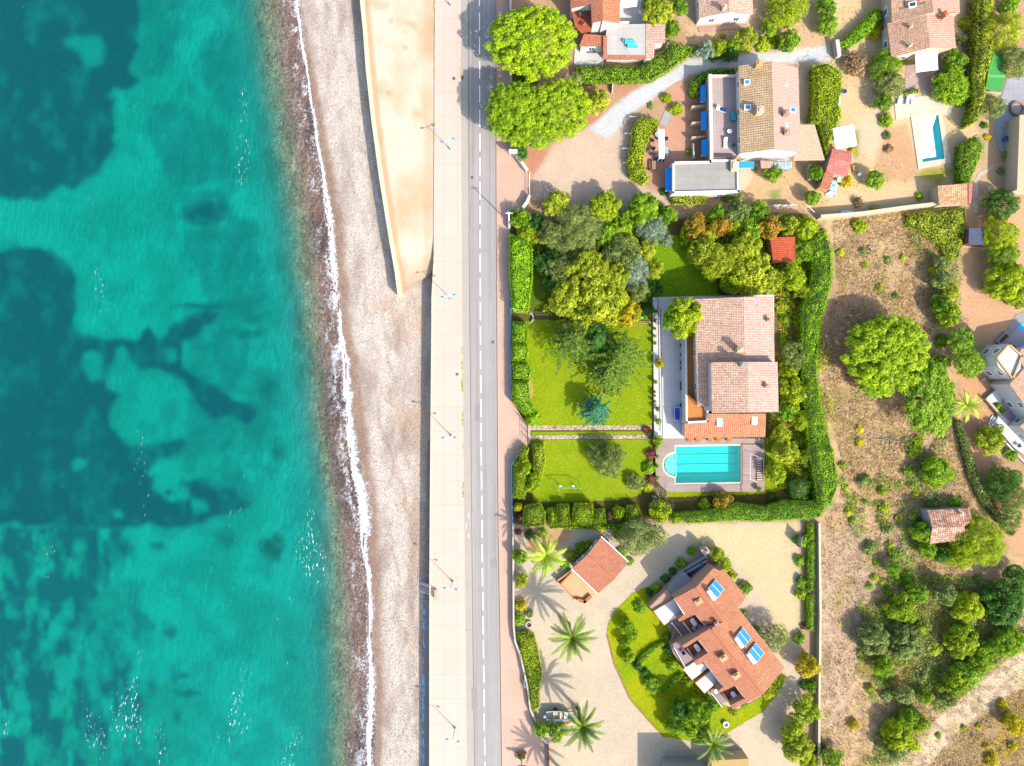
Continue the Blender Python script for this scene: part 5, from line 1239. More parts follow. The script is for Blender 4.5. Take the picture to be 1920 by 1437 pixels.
def plant(form, leafk, px, py, rpx, h=None, ry=None, name=None, look=None):
    """form: pine olive leafy shaggy ball spiky; (px,py) where the crown shows from the drone, rpx its radius"""
    if 955 < px < 1260 and 400 < py < 625 and form != 'spiky': rpx *= 1.14
    if 1290 < px < 1530 and 395 < py < 560: rpx *= 1.1
    r = rpx * S * .98; tree = rpx >= 15 and form not in ('ball',)
    if h is None: h = {'pine': r * 1.1 + 2.0, 'ball': r * 1.6}.get(form, (r * 1.4 + .6) if tree else r * (.65 if rpx < 10 else .85))
    ch = {'pine': .62 * r * 1.0, 'spiky': h * .62, 'ball': h}.get(form, min(h * .9, r * 1.25)) ; zc = h - ch * .5
    if form == 'spiky': zc = h * .5; 
    c = P(px, py, zc if tree else h * .4); base = Vector((c.x, c.y, 0))
    size = 'S' if rpx < 15 else ('M' if rpx < 29 else ('L' if rpx < 52 else 'X'))
    me = rs.choice(proto(form, size)); bottom = h - ch
    nm = name or ({'pine': 'umbrella_pine', 'olive': 'olive_tree', 'spiky': 'conifer', 'ball': 'clipped_bush', 'shaggy': 'bushy_tree'}.get(form, 'leafy_tree') if tree or form == 'ball' else 'bush')
    sc = (r, (ry * S * .98 if ry else r), ch / {'pine': .75, 'spiky': 1.35, 'ball': 1.0}.get(form, .95))
    if tree:
        root = thing(nm, None, nm.replace('_', ' ') if nm in ('olive_tree', 'conifer') else 'tree', base)
        o = crown_obj('crown', me, LEAF[leafk], root); o.location = (0, 0, bottom); trunk(form, root, max(.12, r * .07), bottom + ch * .3, r, ch)
    else:
        root = o = crown_obj(nm, me, LEAF[leafk]); root.location = base; root['category'] = 'bush'; o.location.z = 0
        sc = (sc[0], sc[1], h / .95)
    o.scale = sc
    if ry is None: o.rotation_euler.z = rs.choice((0, 1.57, 3.14, 4.71)) + rs.uniform(-.4, .4)
    elif rs.random() < .5: o.rotation_euler.z = math.pi
    PLANTS.append((root, form, leafk, px, py, rpx, look)); return root
LEAFW = {'fir': 'dark green', 'pine': 'bright green', 'green': 'green', 'yellow': 'yellowish green', 'lime': 'lime green', 'dark': 'dark green', 'olive': 'grey-olive', 'grey': 'silvery', 'orange': 'orange-tinged', 'gold': 'golden yellow', 'blue': 'blue-green', 'hedge': 'vivid green',
         'topiary': 'yellow-green', 'palm': 'green', 'lightpalm': 'pale green', 'brown': 'dry brown', 'purple': 'purplish', 'pink': 'magenta'}
LANDM = [('the white villa with loungers', 1170, 60), ('the small pink-roofed house', 1360, 15), ('the apartment house', 1430, 200), ('the brown-tiled house', 1730, 50), ('the covered pool', 1745, 262), ('the square white parasol', 1584, 257),
 ('the red tiled shed', 1573, 305), ('the striped tan outhouse', 1790, 365), ('the green carport', 1868, 138), ('the slate shed', 1830, 443), ('the orange garden shed', 1468, 468), ('the pink-roofed villa', 1380, 650), ('the lap pool', 1328, 870),
 ('the swing frame', 1060, 905), ('the twin stone path', 1110, 810), ('the terracotta cottage', 1110, 1065), ('the solar-panelled house', 1350, 1190), ('the parked boat', 1048, 1337), ('the lone field hut', 1780, 985), ('the white stepped house', 1895, 720),
 ('the ochre building', 1370, 1430), ('the town sign', 965, 290), ('the blue-grey patio', 1890, 230), ('the flat grey roof', 1320, 335), ('the long cream wall', 1640, 400), ('the bleached fallen wood', 1690, 1022), ('the dirt track', 1780, 1370)]
def direction(dx, dy):
    a = math.degrees(math.atan2(-dy, dx)) % 360
    return ['right of', 'above right of', 'above', 'above left of', 'left of', 'below left of', 'below', 'below right of'][int((a + 22.5) // 45) % 8]
def label_plants():
    rows = {}
    for (o, form, lk, px, py, r, look) in PLANTS:
        if look and look.startswith('='): o['label'] = look[1:]; continue
        sz = 'tiny' if r < 7 else 'small' if r < 12 else '' if r < 20 else 'mid-sized' if r < 30 else 'large'
        body = look or {'pine': 'umbrella pine', 'olive': 'feathery tree', 'spiky': 'spiky conifer', 'ball': 'clipped round bush', 'shaggy': 'shaggy tree' if r >= 15 else 'shaggy bush', 'palm': 'palm'}.get(form, 'leafy tree' if r >= 15 else 'leafy bush')
        lm = min(LANDM, key=lambda l: math.hypot(l[1] - px, l[2] - py))
        key = (sz, LEAFW[lk], body, direction(px - lm[1], py - lm[2]), lm[0])
        rows.setdefault(key, []).append((math.hypot(px - lm[1], py - lm[2]), o, px, py))
    for key, l in rows.items():
        l.sort(key=lambda t: t[0]); base = ' '.join([k for k in key if k])
        for i, (d, o, px, py) in enumerate(l):
            if len(l) == 1: o['label'] = base
            else: o['label'] = base + ', ' + ['nearest to it', 'second nearest', 'third nearest', 'fourth nearest', 'fifth nearest', 'sixth nearest', 'seventh nearest', 'eighth nearest', 'ninth nearest', 'tenth nearest'][i]
            if len(o['label'].split()) > 16: print('LONG', o['label'])
def hedge(label, poly, h, leafk='hedge', clip=True, leaf=.17, dens=48, amp=.12, bumps=0.0, round_=.5, name=None, cat='hedge'):
    """hedge from its outline at the top; body mass with fine leaves on top and flanks"""
    if clip: leaf *= .85; dens *= 1.3
    else: leaf *= .62; dens *= 2.3; amp *= 1.4
    zt = h * .8; pw = [P(x, y, zt) for x, y in poly]; c = sum(pw, Vector()) / len(pw); c.z = 0
    pl_ = [(p.x - c.x, p.y - c.y) for p in pw]; xs = [p[0] for p in pl_]; ys_ = [p[1] for p in pl_]
    rng = np.random.RandomState(int(abs(poly[0][0] * 7 + poly[0][1])) % 99991)
    area = (max(xs) - min(xs)) * (max(ys_) - min(ys_)); n = int(area * dens)
    x = rng.uniform(min(xs), max(xs), n); y = rng.uniform(min(ys_), max(ys_), n)
    if not clip: 
        wx = x + (vn(x, y, 1.6, 5, 2) - .5) * 1.1; wy = y + (vn(x, y, 1.6, 6, 2) - .5) * 1.1; mk = inpoly(wx, wy, pl_)
    else: mk = inpoly(x, y, pl_)
    x, y = x[mk], y[mk]; d = edged(x, y, pl_)
    def hf(x, y, d):
        b = (vn(x + c.x, y + c.y, 1.5, 7, 3) - .5) * 2
        return h * (1 - .55 * np.exp(-d / (round_ * .6))) + b * amp + bumps * (vn(x + c.x, y + c.y, 2.6, 9, 2) - .5) * 2
    z = hf(x, y, d); e = .15; zx = (hf(x + e, y, edged(x + e, y, pl_)) - z) / e; zy = (hf(x, y + e, edged(x, y + e, pl_)) - z) / e
    N = np.stack([-zx, -zy, np.ones(len(x))], 1); N /= np.linalg.norm(N, axis=1)[:, None]
    C = np.stack([x, y, z - rng.rand(len(x)) * .12], 1)
    parts = [leafset(C, N, leaf * rng.uniform(.5, 1.1, len(x)), .6, rng, .35 if clip else .6)]
    Cs = []; Ns = []; m_ = len(pl_); cw = sum(pl_[i][0] * pl_[(i + 1) % m_][1] - pl_[(i + 1) % m_][0] * pl_[i][1] for i in range(m_)) > 0
    for i in range(m_):
        a, b = np.array(pl_[i]), np.array(pl_[(i + 1) % m_]); L = np.linalg.norm(b - a)
        if L < .05: continue
        k = int(L * h * dens * .45); t = rng.rand(k)[:, None]; q = a + (b - a) * t; nr = np.array([b[1] - a[1], a[0] - b[0]]) / L * (1 if cw else -1)
        Cs.append(np.concatenate([q + nr * rng.normal(-.03, .08, (k, 1)), rng.uniform(.02, h * .85, (k, 1))], 1)); Ns.append(np.tile([nr[0], nr[1], .4], (k, 1)))
    Cs = np.concatenate(Cs); Ns = np.concatenate(Ns); parts.append(leafset(Cs, Ns, leaf * rng.uniform(.5, 1.1, len(Cs)), .6, rng, .35))
    root = thing(name or 'hedge', label, cat, c)
    link('foliage', leafmesh('hedge_foliage', parts), LEAF[leafk], root)
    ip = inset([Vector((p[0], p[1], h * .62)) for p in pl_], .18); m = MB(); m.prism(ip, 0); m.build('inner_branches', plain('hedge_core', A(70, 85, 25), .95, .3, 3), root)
    return root
def palm(label, px, py, rpx, h, leafk='palm', nf=34, group=None, full=1.0, droop=.42):
    c = P(px, py, h + .2); base = Vector((c.x, c.y, 0)); r = rpx * S
    rng = np.random.RandomState(int(px)); root = thing('palm_tree', label, 'palm', base, group)
    m = MB(); n = 7
    for i in range(n):
        z0, z1 = h * i / n, h * (i + 1) / n; m.tube((0, 0, z0), (0, 0, z1), .34 if i else .45, .27, 9)
    m.tube((0, 0, h - .5), (0, 0, h + .25), .30, .55, 9); m.build('trunk', PBARK, root)
    V = []; F = []; vv = []; o = 0
    for f in range(nf):
        ring = f / nf; a = f * 2.39996 + rng.rand() * .3; el = 1.25 - 1.5 * ring; L = r * 1.12 * rng.uniform(.88, 1.05) * (1 if ring > .15 else .8)
        K = 15; pts = []; p = np.array([0, 0, h + .25]); ang = el
        for k in range(K + 1):
            pts.append(p.copy()); ang -= droop * 2.2 / K * (k / K + .4); p = p + np.array([math.cos(a) * math.cos(ang), math.sin(a) * math.cos(ang), math.sin(ang)]) * L / K
        pts = np.array(pts); side = np.array([-math.sin(a), math.cos(a), 0]); shade = rng.uniform(.2, .9)
        for k in range(1, K):
            t = k / K; w = r * .085 * math.sin(math.pi * min(1, t * .9 + .12)) ** .7 + .05; d = pts[k + 1] - pts[k]
            for s in (-1, 1):
                for q in (0, .5):
                    b0 = pts[k] + d * q; b1 = b0 + d * .42; tip = b0 + side * s * w + d * 1.5 + np.array([0, 0, -w * .35 + .08 * rng.rand()])
                    V += [b0, b1, tip + d * .30, tip]; F.append([o, o + 1, o + 2, o + 3]); o += 4; vv.append(min(1, max(0, shade + rng.normal(0, .12))))
        for k in range(K):
            wv = side * .05; V += [pts[k] - wv, pts[k] + wv, pts[k + 1] + wv, pts[k + 1] - wv]; F.append([o, o + 1, o + 2, o + 3]); o += 4; vv.append(.8)
    link('fronds', leafmesh('palm_fronds', [(np.array(V), np.array(F), np.array(vv))]), LEAF[leafk], root)
    return root
def twig_shrub(label, px, py, rpx, h, mat=TWIG, leafk=None, name='bare_shrub'):
    c = P(px, py, h * .5); base = Vector((c.x, c.y, 0)); root = thing(name, label, 'shrub', base); r = rpx * S; rng = random.Random(int(px)); m = MB()
    def grow(p, d, l, w, lev):
        e = p + d * l; m.tube(p, e, w, w * .6, 4)
        if lev == 0: return
        for _ in range(3):
            nd = (d + Vector((rng.uniform(-1, 1), rng.uniform(-1, 1), rng.uniform(-.2, .5))) * .75).normalized(); grow(e, nd, l * rng.uniform(.6, .85), w * .62, lev - 1)
    for i in range(7):
        a = i * 6.283 / 7 + rng.random() * .5; grow(Vector((0, 0, 0)), Vector((math.cos(a) * .9, math.sin(a) * .9, .9)).normalized(), r * .36, .055, 3)
    m.build('branches', mat, root)
    if leafk:
        o = crown_obj('foliage', proto('leafy', 'M')[0], LEAF[leafk], root); o.scale = (r * .85, r * .85, h * .6)
    return root
# ---- pines of the upper road side
plant('pine', 'pine', 999, 72, 84, 9.5, 68, look='=largest umbrella pine, overhanging the road at the top left of the houses')
plant('pine', 'pine', 966, 208, 56, 8.5, 60, look='=round umbrella pine leaning over the road, below the largest pine')
plant('pine', 'pine', 1048, 200, 62, 8.5, 56, look='=umbrella pine right of its twin, touching the small bronze-green tree')
plant('pine', 'pine', 1010, 254, 30, 6.8, 26, look='=low southern lobe-shaped pine at the edge of the gravel parking')
plant('pine', 'pine', 952, 222, 24, 6.5, 34, look='=slim pine crown reaching farthest over the pavement near the town sign')
for a in [
 ('leafy', 'dark', 988, 142, 24, 3), ('olive', 'olive', 1077, 150, 16, 4), ('leafy', 'yellow', 1120, 190, 26, 4),
 ('leafy', 'yellow', 1235, 22, 30, 5), ('leafy', 'green', 1275, 12, 18), ('leafy', 'green', 1260, 55, 18), ('leafy', 'yellow', 1210, 8, 10),
 ('olive', 'olive', 1300, 96, 13), ('leafy', 'grey', 1325, 92, 17), ('leafy', 'lime', 1349, 90, 17), ('leafy', 'green', 1376, 88, 17), ('leafy', 'yellow', 1400, 72, 24), ('leafy', 'lime', 1430, 84, 14), ('leafy', 'green', 1443, 54, 16), ('leafy', 'lime', 1455, 80, 14), ('leafy', 'green', 1482, 76, 22),
 ('olive', 'lime', 1474, 10, 42, 5), ('leafy', 'green', 1550, 12, 22), ('leafy', 'green', 1553, 45, 21), ('leafy', 'pink', 1475, 49, 6), ('leafy', 'gold', 1342, 73, 5), ('leafy', 'gold', 1356, 68, 6), ('leafy', 'dark', 1370, 101, 16), ('leafy', 'dark', 1340, 103, 13),
 ('leafy', 'gold', 1641, 61, 14), ('shaggy', 'brown', 1604, 118, 25, 2.5), ('olive', 'green', 1662, 122, 30, 4), ('olive', 'olive', 1672, 158, 28, 4), ('leafy', 'green', 1658, 191, 19), ('leafy', 'green', 1661, 226, 14), ('leafy', 'olive', 1664, 255, 9), ('leafy', 'brown', 1666, 279, 9),
 ('leafy', 'yellow', 1696, 110, 10), ('leafy', 'green', 1790, 112, 22), ('shaggy', 'green', 1787, 160, 37, 4), ('leafy', 'yellow', 1812, 45, 14), ('leafy', 'olive', 1805, 75, 12),
 ('olive', 'yellow', 1888, 52, 36, 6), ('olive', 'olive', 1905, 112, 32, 5), ('olive', 'olive', 1863, 200, 24), ('leafy', 'green', 1893, 8, 22), ('leafy', 'green', 1800, 190, 12),
 ('leafy', 'green', 1643, 336, 19), ('leafy', 'gold', 1588, 340, 14), ('leafy', 'green', 1531, 324, 16), ('leafy', 'green', 1524, 371, 16), ('shaggy', 'brown', 1609, 380, 10), ('leafy', 'yellow', 1638, 391, 8), ('leafy', 'green', 1724, 368, 8), ('leafy', 'gold', 1597, 283, 7),
 ('leafy', 'lime', 1268, 204, 14), ('leafy', 'lime', 1250, 184, 11), ('leafy', 'olive', 1220, 199, 7), ('leafy', 'green', 1450, 324, 19), ('leafy', 'green', 1361, 373, 8), ('leafy', 'green', 1378, 369, 8), ('leafy', 'dark', 1244, 359, 8), ('leafy', 'green', 1291, 284, 7), ('leafy', 'olive', 1415, 318, 6),
 ('leafy', 'yellow', 1885, 290, 8), ('leafy', 'gold', 1852, 257, 7), ('leafy', 'dark', 1896, 328, 10), ('leafy', 'olive', 1876, 321, 7), ('leafy', 'dark', 1846, 236, 7),
 # villa garden, west
 ('leafy', 'yellow', 1042, 381, 27, 4.5), ('leafy', 'lime', 1133, 386, 30, 5), ('leafy', 'green', 1207, 390, 32, 5), ('leafy', 'green', 1250, 402, 18), ('shaggy', 'green', 975, 410, 18), ('leafy', 'dark', 1005, 418, 16), ('leafy', 'green', 985, 424, 14),
 ('olive', 'olive', 1088, 432, 46, 6), ('olive', 'olive', 1035, 440, 24, 5), ('leafy', 'green', 1140, 440, 24), ('leafy', 'green', 1170, 420, 20), ('leafy', 'lime', 1175, 452, 18), ('olive', 'grey', 1222, 428, 26, 4), ('olive', 'grey', 1250, 453, 11),
 ('olive', 'olive', 1165, 478, 34, 6), ('olive', 'grey', 1188, 508, 28, 5), ('leafy', 'yellow', 1213, 470, 18), ('leafy', 'yellow', 1228, 505, 18), ('leafy', 'dark', 1025, 492, 24, 3), ('leafy', 'dark', 1040, 530, 20, 3), ('leafy', 'dark', 1225, 540, 18, 3), ('leafy', 'lime', 990, 438, 16),
 ('olive', 'olive', 1058, 505, 30, 5), ('leafy', 'yellow', 1108, 515, 40, 7), ('leafy', 'yellow', 1068, 560, 34, 6), ('leafy', 'yellow', 1130, 566, 42, 7), ('leafy', 'gold', 1178, 588, 24, 5), ('leafy', 'yellow', 1095, 600, 24, 5), ('leafy', 'yellow', 1150, 520, 26, 6), ('leafy', 'dark', 1212, 580, 12), ('olive', 'olive', 1200, 545, 20, 4),
 ('spiky', 'fir', 1072, 643, 58, 6), ('spiky', 'fir', 1163, 672, 62, 7), ('spiky', 'dark', 1122, 640, 40, 5), ('spiky', 'fir', 1142, 706, 42, 5), ('olive', 'dark', 1118, 618, 30, 5), ('spiky', 'blue', 1116, 770, 34, 5), ('shaggy', 'green', 1146, 733, 14),
 ('olive', 'olive', 1143, 862, 34, 4.5), ('olive', 'olive', 1118, 845, 18, 3), ('leafy', 'purple', 1221, 852, 11), ('leafy', 'green', 1218, 877, 14), ('leafy', 'purple', 1222, 897, 10), ('leafy', 'yellow', 1214, 912, 13), ('shaggy', 'olive', 1190, 905, 18, 1.6), ('shaggy', 'purple', 1212, 806, 9),
 ('leafy', 'lime', 1238, 958, 24, 3), ('leafy', 'orange', 1354, 940, 21, 3), ('leafy', 'lime', 1322, 950, 14), ('leafy', 'lime', 1267, 972, 14),
 # villa garden, north-east
 ('leafy', 'green', 1345, 404, 18), ('leafy', 'olive', 1385, 398, 24), ('leafy', 'green', 1423, 396, 20), ('leafy', 'orange', 1305, 428, 26, 4), ('leafy', 'orange', 1350, 424, 20, 4), ('leafy', 'yellow', 1330, 440, 18), ('leafy', 'lime', 1290, 445, 16), ('leafy', 'lime', 1375, 425, 18), ('leafy', 'orange', 1445, 425, 22, 4), ('leafy', 'grey', 1462, 412, 12),
 ('leafy', 'yellow', 1480, 422, 20), ('leafy', 'orange', 1458, 446, 12), ('leafy', 'lime', 1512, 428, 22), ('leafy', 'green', 1405, 430, 22), ('leafy', 'yellow', 1318, 470, 26, 5), ('olive', 'yellow', 1345, 490, 34, 6), ('leafy', 'yellow', 1395, 470, 30, 6), ('leafy', 'yellow', 1410, 512, 38, 6.5), ('leafy', 'lime', 1375, 525, 24, 5), ('leafy', 'yellow', 1440, 525, 26, 5),
 ('olive', 'green', 1505, 470, 24, 4), ('leafy', 'lime', 1485, 520, 26, 5), ('leafy', 'yellow', 1505, 545, 16), ('leafy', 'yellow', 1465, 575, 12), ('leafy', 'green', 1475, 600, 12), ('leafy', 'lime', 1284, 594, 40, 8.0), ('leafy', 'green', 1262, 600, 20, 7.0),
 ('olive', 'olive', 1492, 668, 28, 4), ('leafy', 'lime', 1478, 700, 18), ('leafy', 'lime', 1490, 735, 28, 4.5), ('leafy', 'yellow', 1515, 725, 16), ('leafy', 'green', 1478, 770, 24), ('leafy', 'lime', 1500, 790, 20), ('leafy', 'yellow', 1465, 815, 20), ('leafy', 'yellow', 1474, 848, 26, 4), ('leafy', 'yellow', 1505, 858, 16), ('leafy', 'lime', 1455, 888, 22), ('leafy', 'yellow', 1470, 905, 12),
 ('leafy', 'green', 1500, 830, 14), ('leafy', 'dark', 1447, 932, 10), ('leafy', 'green', 1470, 640, 12),
 # lower property
 ('olive', 'olive', 1196, 1010, 36, 5.5), ('olive', 'olive', 1228, 1004, 26, 5), ('leafy', 'green', 1160, 1003, 10), ('leafy', 'gold', 1128, 992, 9), ('leafy', 'green', 1090, 1026, 12), ('leafy', 'yellow', 1068, 1040, 10), ('leafy', 'green', 1060, 1060, 9), ('leafy', 'green', 1166, 1040, 12), ('leafy', 'green', 1180, 1052, 9), ('leafy', 'purple', 972, 998, 7), ('leafy', 'dark', 993, 1003, 10), ('leafy', 'green', 1017, 1000, 10), ('leafy', 'brown', 1002, 1018, 0.1),
 ('leafy', 'green', 975, 1045, 16), ('leafy', 'yellow', 978, 1090, 15), ('leafy', 'gold', 978, 1135, 13), ('leafy', 'green', 974, 1160, 14), ('leafy', 'olive', 992, 1150, 9),
 ('leafy', 'green', 1015, 1368, 16), ('leafy', 'green', 1046, 1372, 19), ('leafy', 'orange', 1060, 1352, 10),
 ('leafy', 'green', 1278, 1058, 12), ('leafy', 'dark', 1262, 1072, 9), ('leafy', 'green', 1298, 1034, 10), ('leafy', 'yellow', 1345, 1040, 15), ('leafy', 'lime', 1358, 1060, 16), ('leafy', 'yellow', 1372, 1080, 12), ('leafy', 'green', 1398, 1102, 13), ('leafy', 'green', 1395, 1150, 8),
 ('leafy', 'green', 1231, 1102, 10), ('leafy', 'dark', 1218, 1110, 9), ('leafy', 'dark', 1248, 1085, 10), ('leafy', 'green', 1200, 1140, 13), ('shaggy', 'green', 1176, 1176, 16, 2.5), ('shaggy', 'green', 1172, 1205, 12, 2), ('shaggy', 'green', 1186, 1190, 12, 2),
 ('ball', 'topiary', 1178, 1232, 14, 1.6), ('ball', 'dark', 1195, 1248, 9, 1.2), ('shaggy', 'green', 1260, 1247, 13, 1.6), ('leafy', 'green', 1224, 1286, 18, 1.8), ('leafy', 'gold', 1240, 1304, 7), ('shaggy', 'lime', 1288, 1278, 13), ('leafy', 'dark', 1210, 1262, 10), ('leafy', 'green', 1250, 1195, 9), ('leafy', 'dark', 1256, 1218, 12),
 ('leafy', 'green', 1300, 1352, 38, 6), ('leafy', 'dark', 1278, 1335, 22, 5), ('leafy', 'green', 1332, 1322, 20, 3.5), ('leafy', 'green', 1262, 1365, 16), ('leafy', 'green', 1318, 1385, 16), ('shaggy', 'lime', 1376, 1336, 9), ('leafy', 'green', 1395, 1322, 8), ('leafy', 'lime', 1440, 1300, 12), ('leafy', 'lime', 1455, 1285, 12),
 ('olive', 'olive', 1453, 1196, 27, 4.5), ('leafy', 'green', 1418, 1180, 9), ('leafy', 'green', 1500, 1052, 11), ('leafy', 'green', 1502, 1092, 12), ('leafy', 'lime', 1502, 1113, 13), ('leafy', 'green', 1506, 1015, 13), ('leafy', 'green', 1500, 1197, 13), ('leafy', 'purple', 1506, 1175, 7), ('leafy', 'green', 1494, 1012, 9),
 ('leafy', 'gold', 1515, 1250, 25, 4), ('leafy', 'lime', 1511, 1332, 26, 4.5), ('leafy', 'lime', 1488, 1372, 24, 4.5), ('leafy', 'yellow', 1498, 1405, 30, 5), ('leafy', 'lime', 1520, 1432, 20), ('leafy', 'dark', 1508, 1285, 10),
 # scrub and trees beside the field
 ('pine', 'pine', 1671, 662, 82, 8.0, 74), ('pine', 'green', 1748, 748, 49, 6.5, 74), ('pine', 'green', 1805, 640, 28, 4), ('pine', 'green', 1820, 680, 30, 4.5), ('leafy', 'green', 1765, 640, 14), ('leafy', 'green', 1768, 680, 16), ('leafy', 'green', 1752, 692, 12), ('pine', 'green', 1640, 720, 28, 3.5),
 ('leafy', 'green', 1770, 575, 22), ('leafy', 'lime', 1782, 592, 24, 4), ('leafy', 'olive', 1765, 525, 20), ('leafy', 'olive', 1768, 495, 16), ('leafy', 'yellow', 1784, 548, 18), ('leafy', 'yellow', 1758, 500, 8), ('leafy', 'gold', 1748, 508, 8),
 ('olive', 'dark', 1880, 383, 32, 4.5), ('olive', 'lime', 1878, 440, 34, 5), ('olive', 'green', 1885, 480, 30, 4.5), ('leafy', 'lime', 1895, 530, 42, 5.5), ('leafy', 'lime', 1915, 560, 20),
 ('leafy', 'lime', 1859, 825, 28, 3.5), ('ball', 'hedge', 1868, 762, 9, 1.0), ('ball', 'hedge', 1876, 771, 9, 1.0), ('leafy', 'green', 1900, 855, 12), ('leafy', 'green', 1890, 848, 9),
 ('leafy', 'green', 1758, 885, 31, 4), ('leafy', 'lime', 1714, 845, 14), ('leafy', 'lime', 1722, 826, 10), ('leafy', 'lime', 1706, 885, 12), ('leafy', 'yellow', 1712, 910, 9), ('leafy', 'yellow', 1717, 930, 9),
 ('olive', 'dark', 1885, 905, 34, 5), ('olive', 'olive', 1905, 935, 30, 5), ('olive', 'olive', 1895, 970, 26, 4), ('olive', 'lime', 1838, 1015, 52, 6, 50), ('olive', 'lime', 1800, 1040, 30, 4), ('leafy', 'green', 1732, 1000, 22), ('leafy', 'green', 1740, 1030, 18), ('leafy', 'dark', 1768, 1040, 18), ('leafy', 'dark', 1722, 985, 14), ('leafy', 'olive', 1750, 945, 14), ('leafy', 'green', 1790, 942, 12), ('leafy', 'yellow', 1712, 968, 10),
 ('leafy', 'olive', 1621, 902, 14), ('leafy', 'lime', 1655, 922, 10), ('leafy', 'yellow', 1658, 953, 11), ('leafy', 'olive', 1665, 992, 13), ('leafy', 'yellow', 1592, 960, 9), ('leafy', 'green', 1598, 976, 7), ('leafy', 'lime', 1587, 916, 8), ('leafy', 'green', 1622, 941, 6), ('leafy', 'olive', 1632, 1030, 14), ('leafy', 'green', 1676, 1037, 12), ('leafy', 'yellow', 1668, 1022, 9), ('leafy', 'yellow', 1686, 972, 9), ('leafy', 'green', 1677, 1068, 15), ('leafy', 'green', 1702, 1083, 14), ('leafy', 'gold', 1613, 830, 9), ('leafy', 'gold', 1612, 806, 8), ('leafy', 'lime', 1580, 873, 8), ('leafy', 'olive', 1560, 905, 14), ('leafy', 'green', 1645, 1055, 8), ('leafy', 'olive', 1618, 470, 8), ('leafy', 'lime', 1614, 424, 14), ('leafy', 'yellow', 1576, 475, 8), ('leafy', 'yellow', 1648, 540, 8), ('leafy', 'olive', 1680, 555, 7), ('leafy', 'green', 1622, 498, 7), ('leafy', 'olive', 1665, 488, 8), ('leafy', 'yellow', 1694, 483, 7),
 ('leafy', 'olive', 1639, 1199, 33, 4), ('leafy', 'lime', 1690, 1143, 28, 3.5), ('leafy', 'olive', 1699, 1205, 36, 4), ('leafy', 'green', 1657, 1253, 20), ('leafy', 'green', 1722, 1112, 22), ('leafy', 'olive', 1772, 1112, 24), ('leafy', 'lime', 1815, 1140, 30, 4), ('leafy', 'lime', 1805, 1203, 34, 4), ('leafy', 'dark', 1885, 1135, 42, 5), ('leafy', 'green', 1893, 1205, 30, 4), ('leafy', 'green', 1860, 1215, 18),
 ('leafy', 'green', 1840, 1240, 26, 3.5), ('leafy', 'green', 1812, 1265, 28, 3.5), ('leafy', 'lime', 1790, 1285, 24), ('leafy', 'olive', 1778, 1309, 17), ('leafy', 'green', 1736, 1308, 15), ('leafy', 'olive', 1697, 1304, 20), ('leafy', 'olive', 1663, 1306, 12), ('leafy', 'lime', 1686, 1380, 30, 4), ('leafy', 'lime', 1722, 1356, 22, 3), ('leafy', 'green', 1705, 1345, 18), ('leafy', 'olive', 1678, 1410, 20), ('leafy', 'gold', 1600, 1360, 12), ('leafy', 'yellow', 1632, 1292, 10), ('leafy', 'yellow', 1752, 1217, 14), ('leafy', 'olive', 1730, 1268, 14), ('leafy', 'olive', 1748, 1245, 12), ('leafy', 'lime', 1728, 1180, 14),
 ('leafy', 'gold', 1880, 1322, 10), ('leafy', 'gold', 1905, 1362, 20), ('leafy', 'gold', 1886, 1350, 9), ('leafy', 'gold', 1860, 1427, 14), ('leafy', 'gold', 1836, 1363, 7), ('leafy', 'lime', 1807, 1365, 6), ('leafy', 'green', 1760, 1380, 6), ('leafy', 'gold', 1900, 1400, 10), ('leafy', 'gold', 1850, 1400, 8), ('leafy', 'green', 1560, 1425, 20), ('leafy', 'dark', 1535, 1405, 14), ('leafy', 'olive', 1835, 1090, 12), ('leafy', 'dark', 1905, 1085, 26), ('leafy', 'yellow', 1640, 1085, 8), ('leafy', 'green', 1632, 1100, 8), ('leafy', 'yellow', 1655, 1092, 8), ('leafy', 'green', 1665, 1110, 10), ('leafy', 'lime', 1712, 1400, 14),
 # ball topiaries
 ('ball', 'hedge', 1000, 785, 14, 2.6), ('ball', 'topiary', 982, 876, 15, 3.0, 20), ('ball', 'topiary', 998, 906, 17, 2.6, 19), ('ball', 'gold', 972, 951, 9, 1.8), ('ball', 'topiary', 1160, 961, 12, 2.4, 15), ('ball', 'brown', 1143, 968, 6, 1.4, 9), ('ball', 'purple', 975, 970, 8, 1.4, 8),
]:
    if a[4] < 1: continue
    plant(a[0], a[1], a[2], a[3], a[4], a[5] if len(a) > 5 else None, a[6] if len(a) > 6 else None)
# potted plants along the villa terrace are made with the small objects
twig_shrub('whitish bare-branched shrub at the lower left corner of the lap pool deck', 1241, 937, 36, 3.2)
twig_shrub('leafless brown shrub near the long cream wall', 1612, 377, 12, 1.4, plain('brown_twig', A(150, 110, 90), .9))
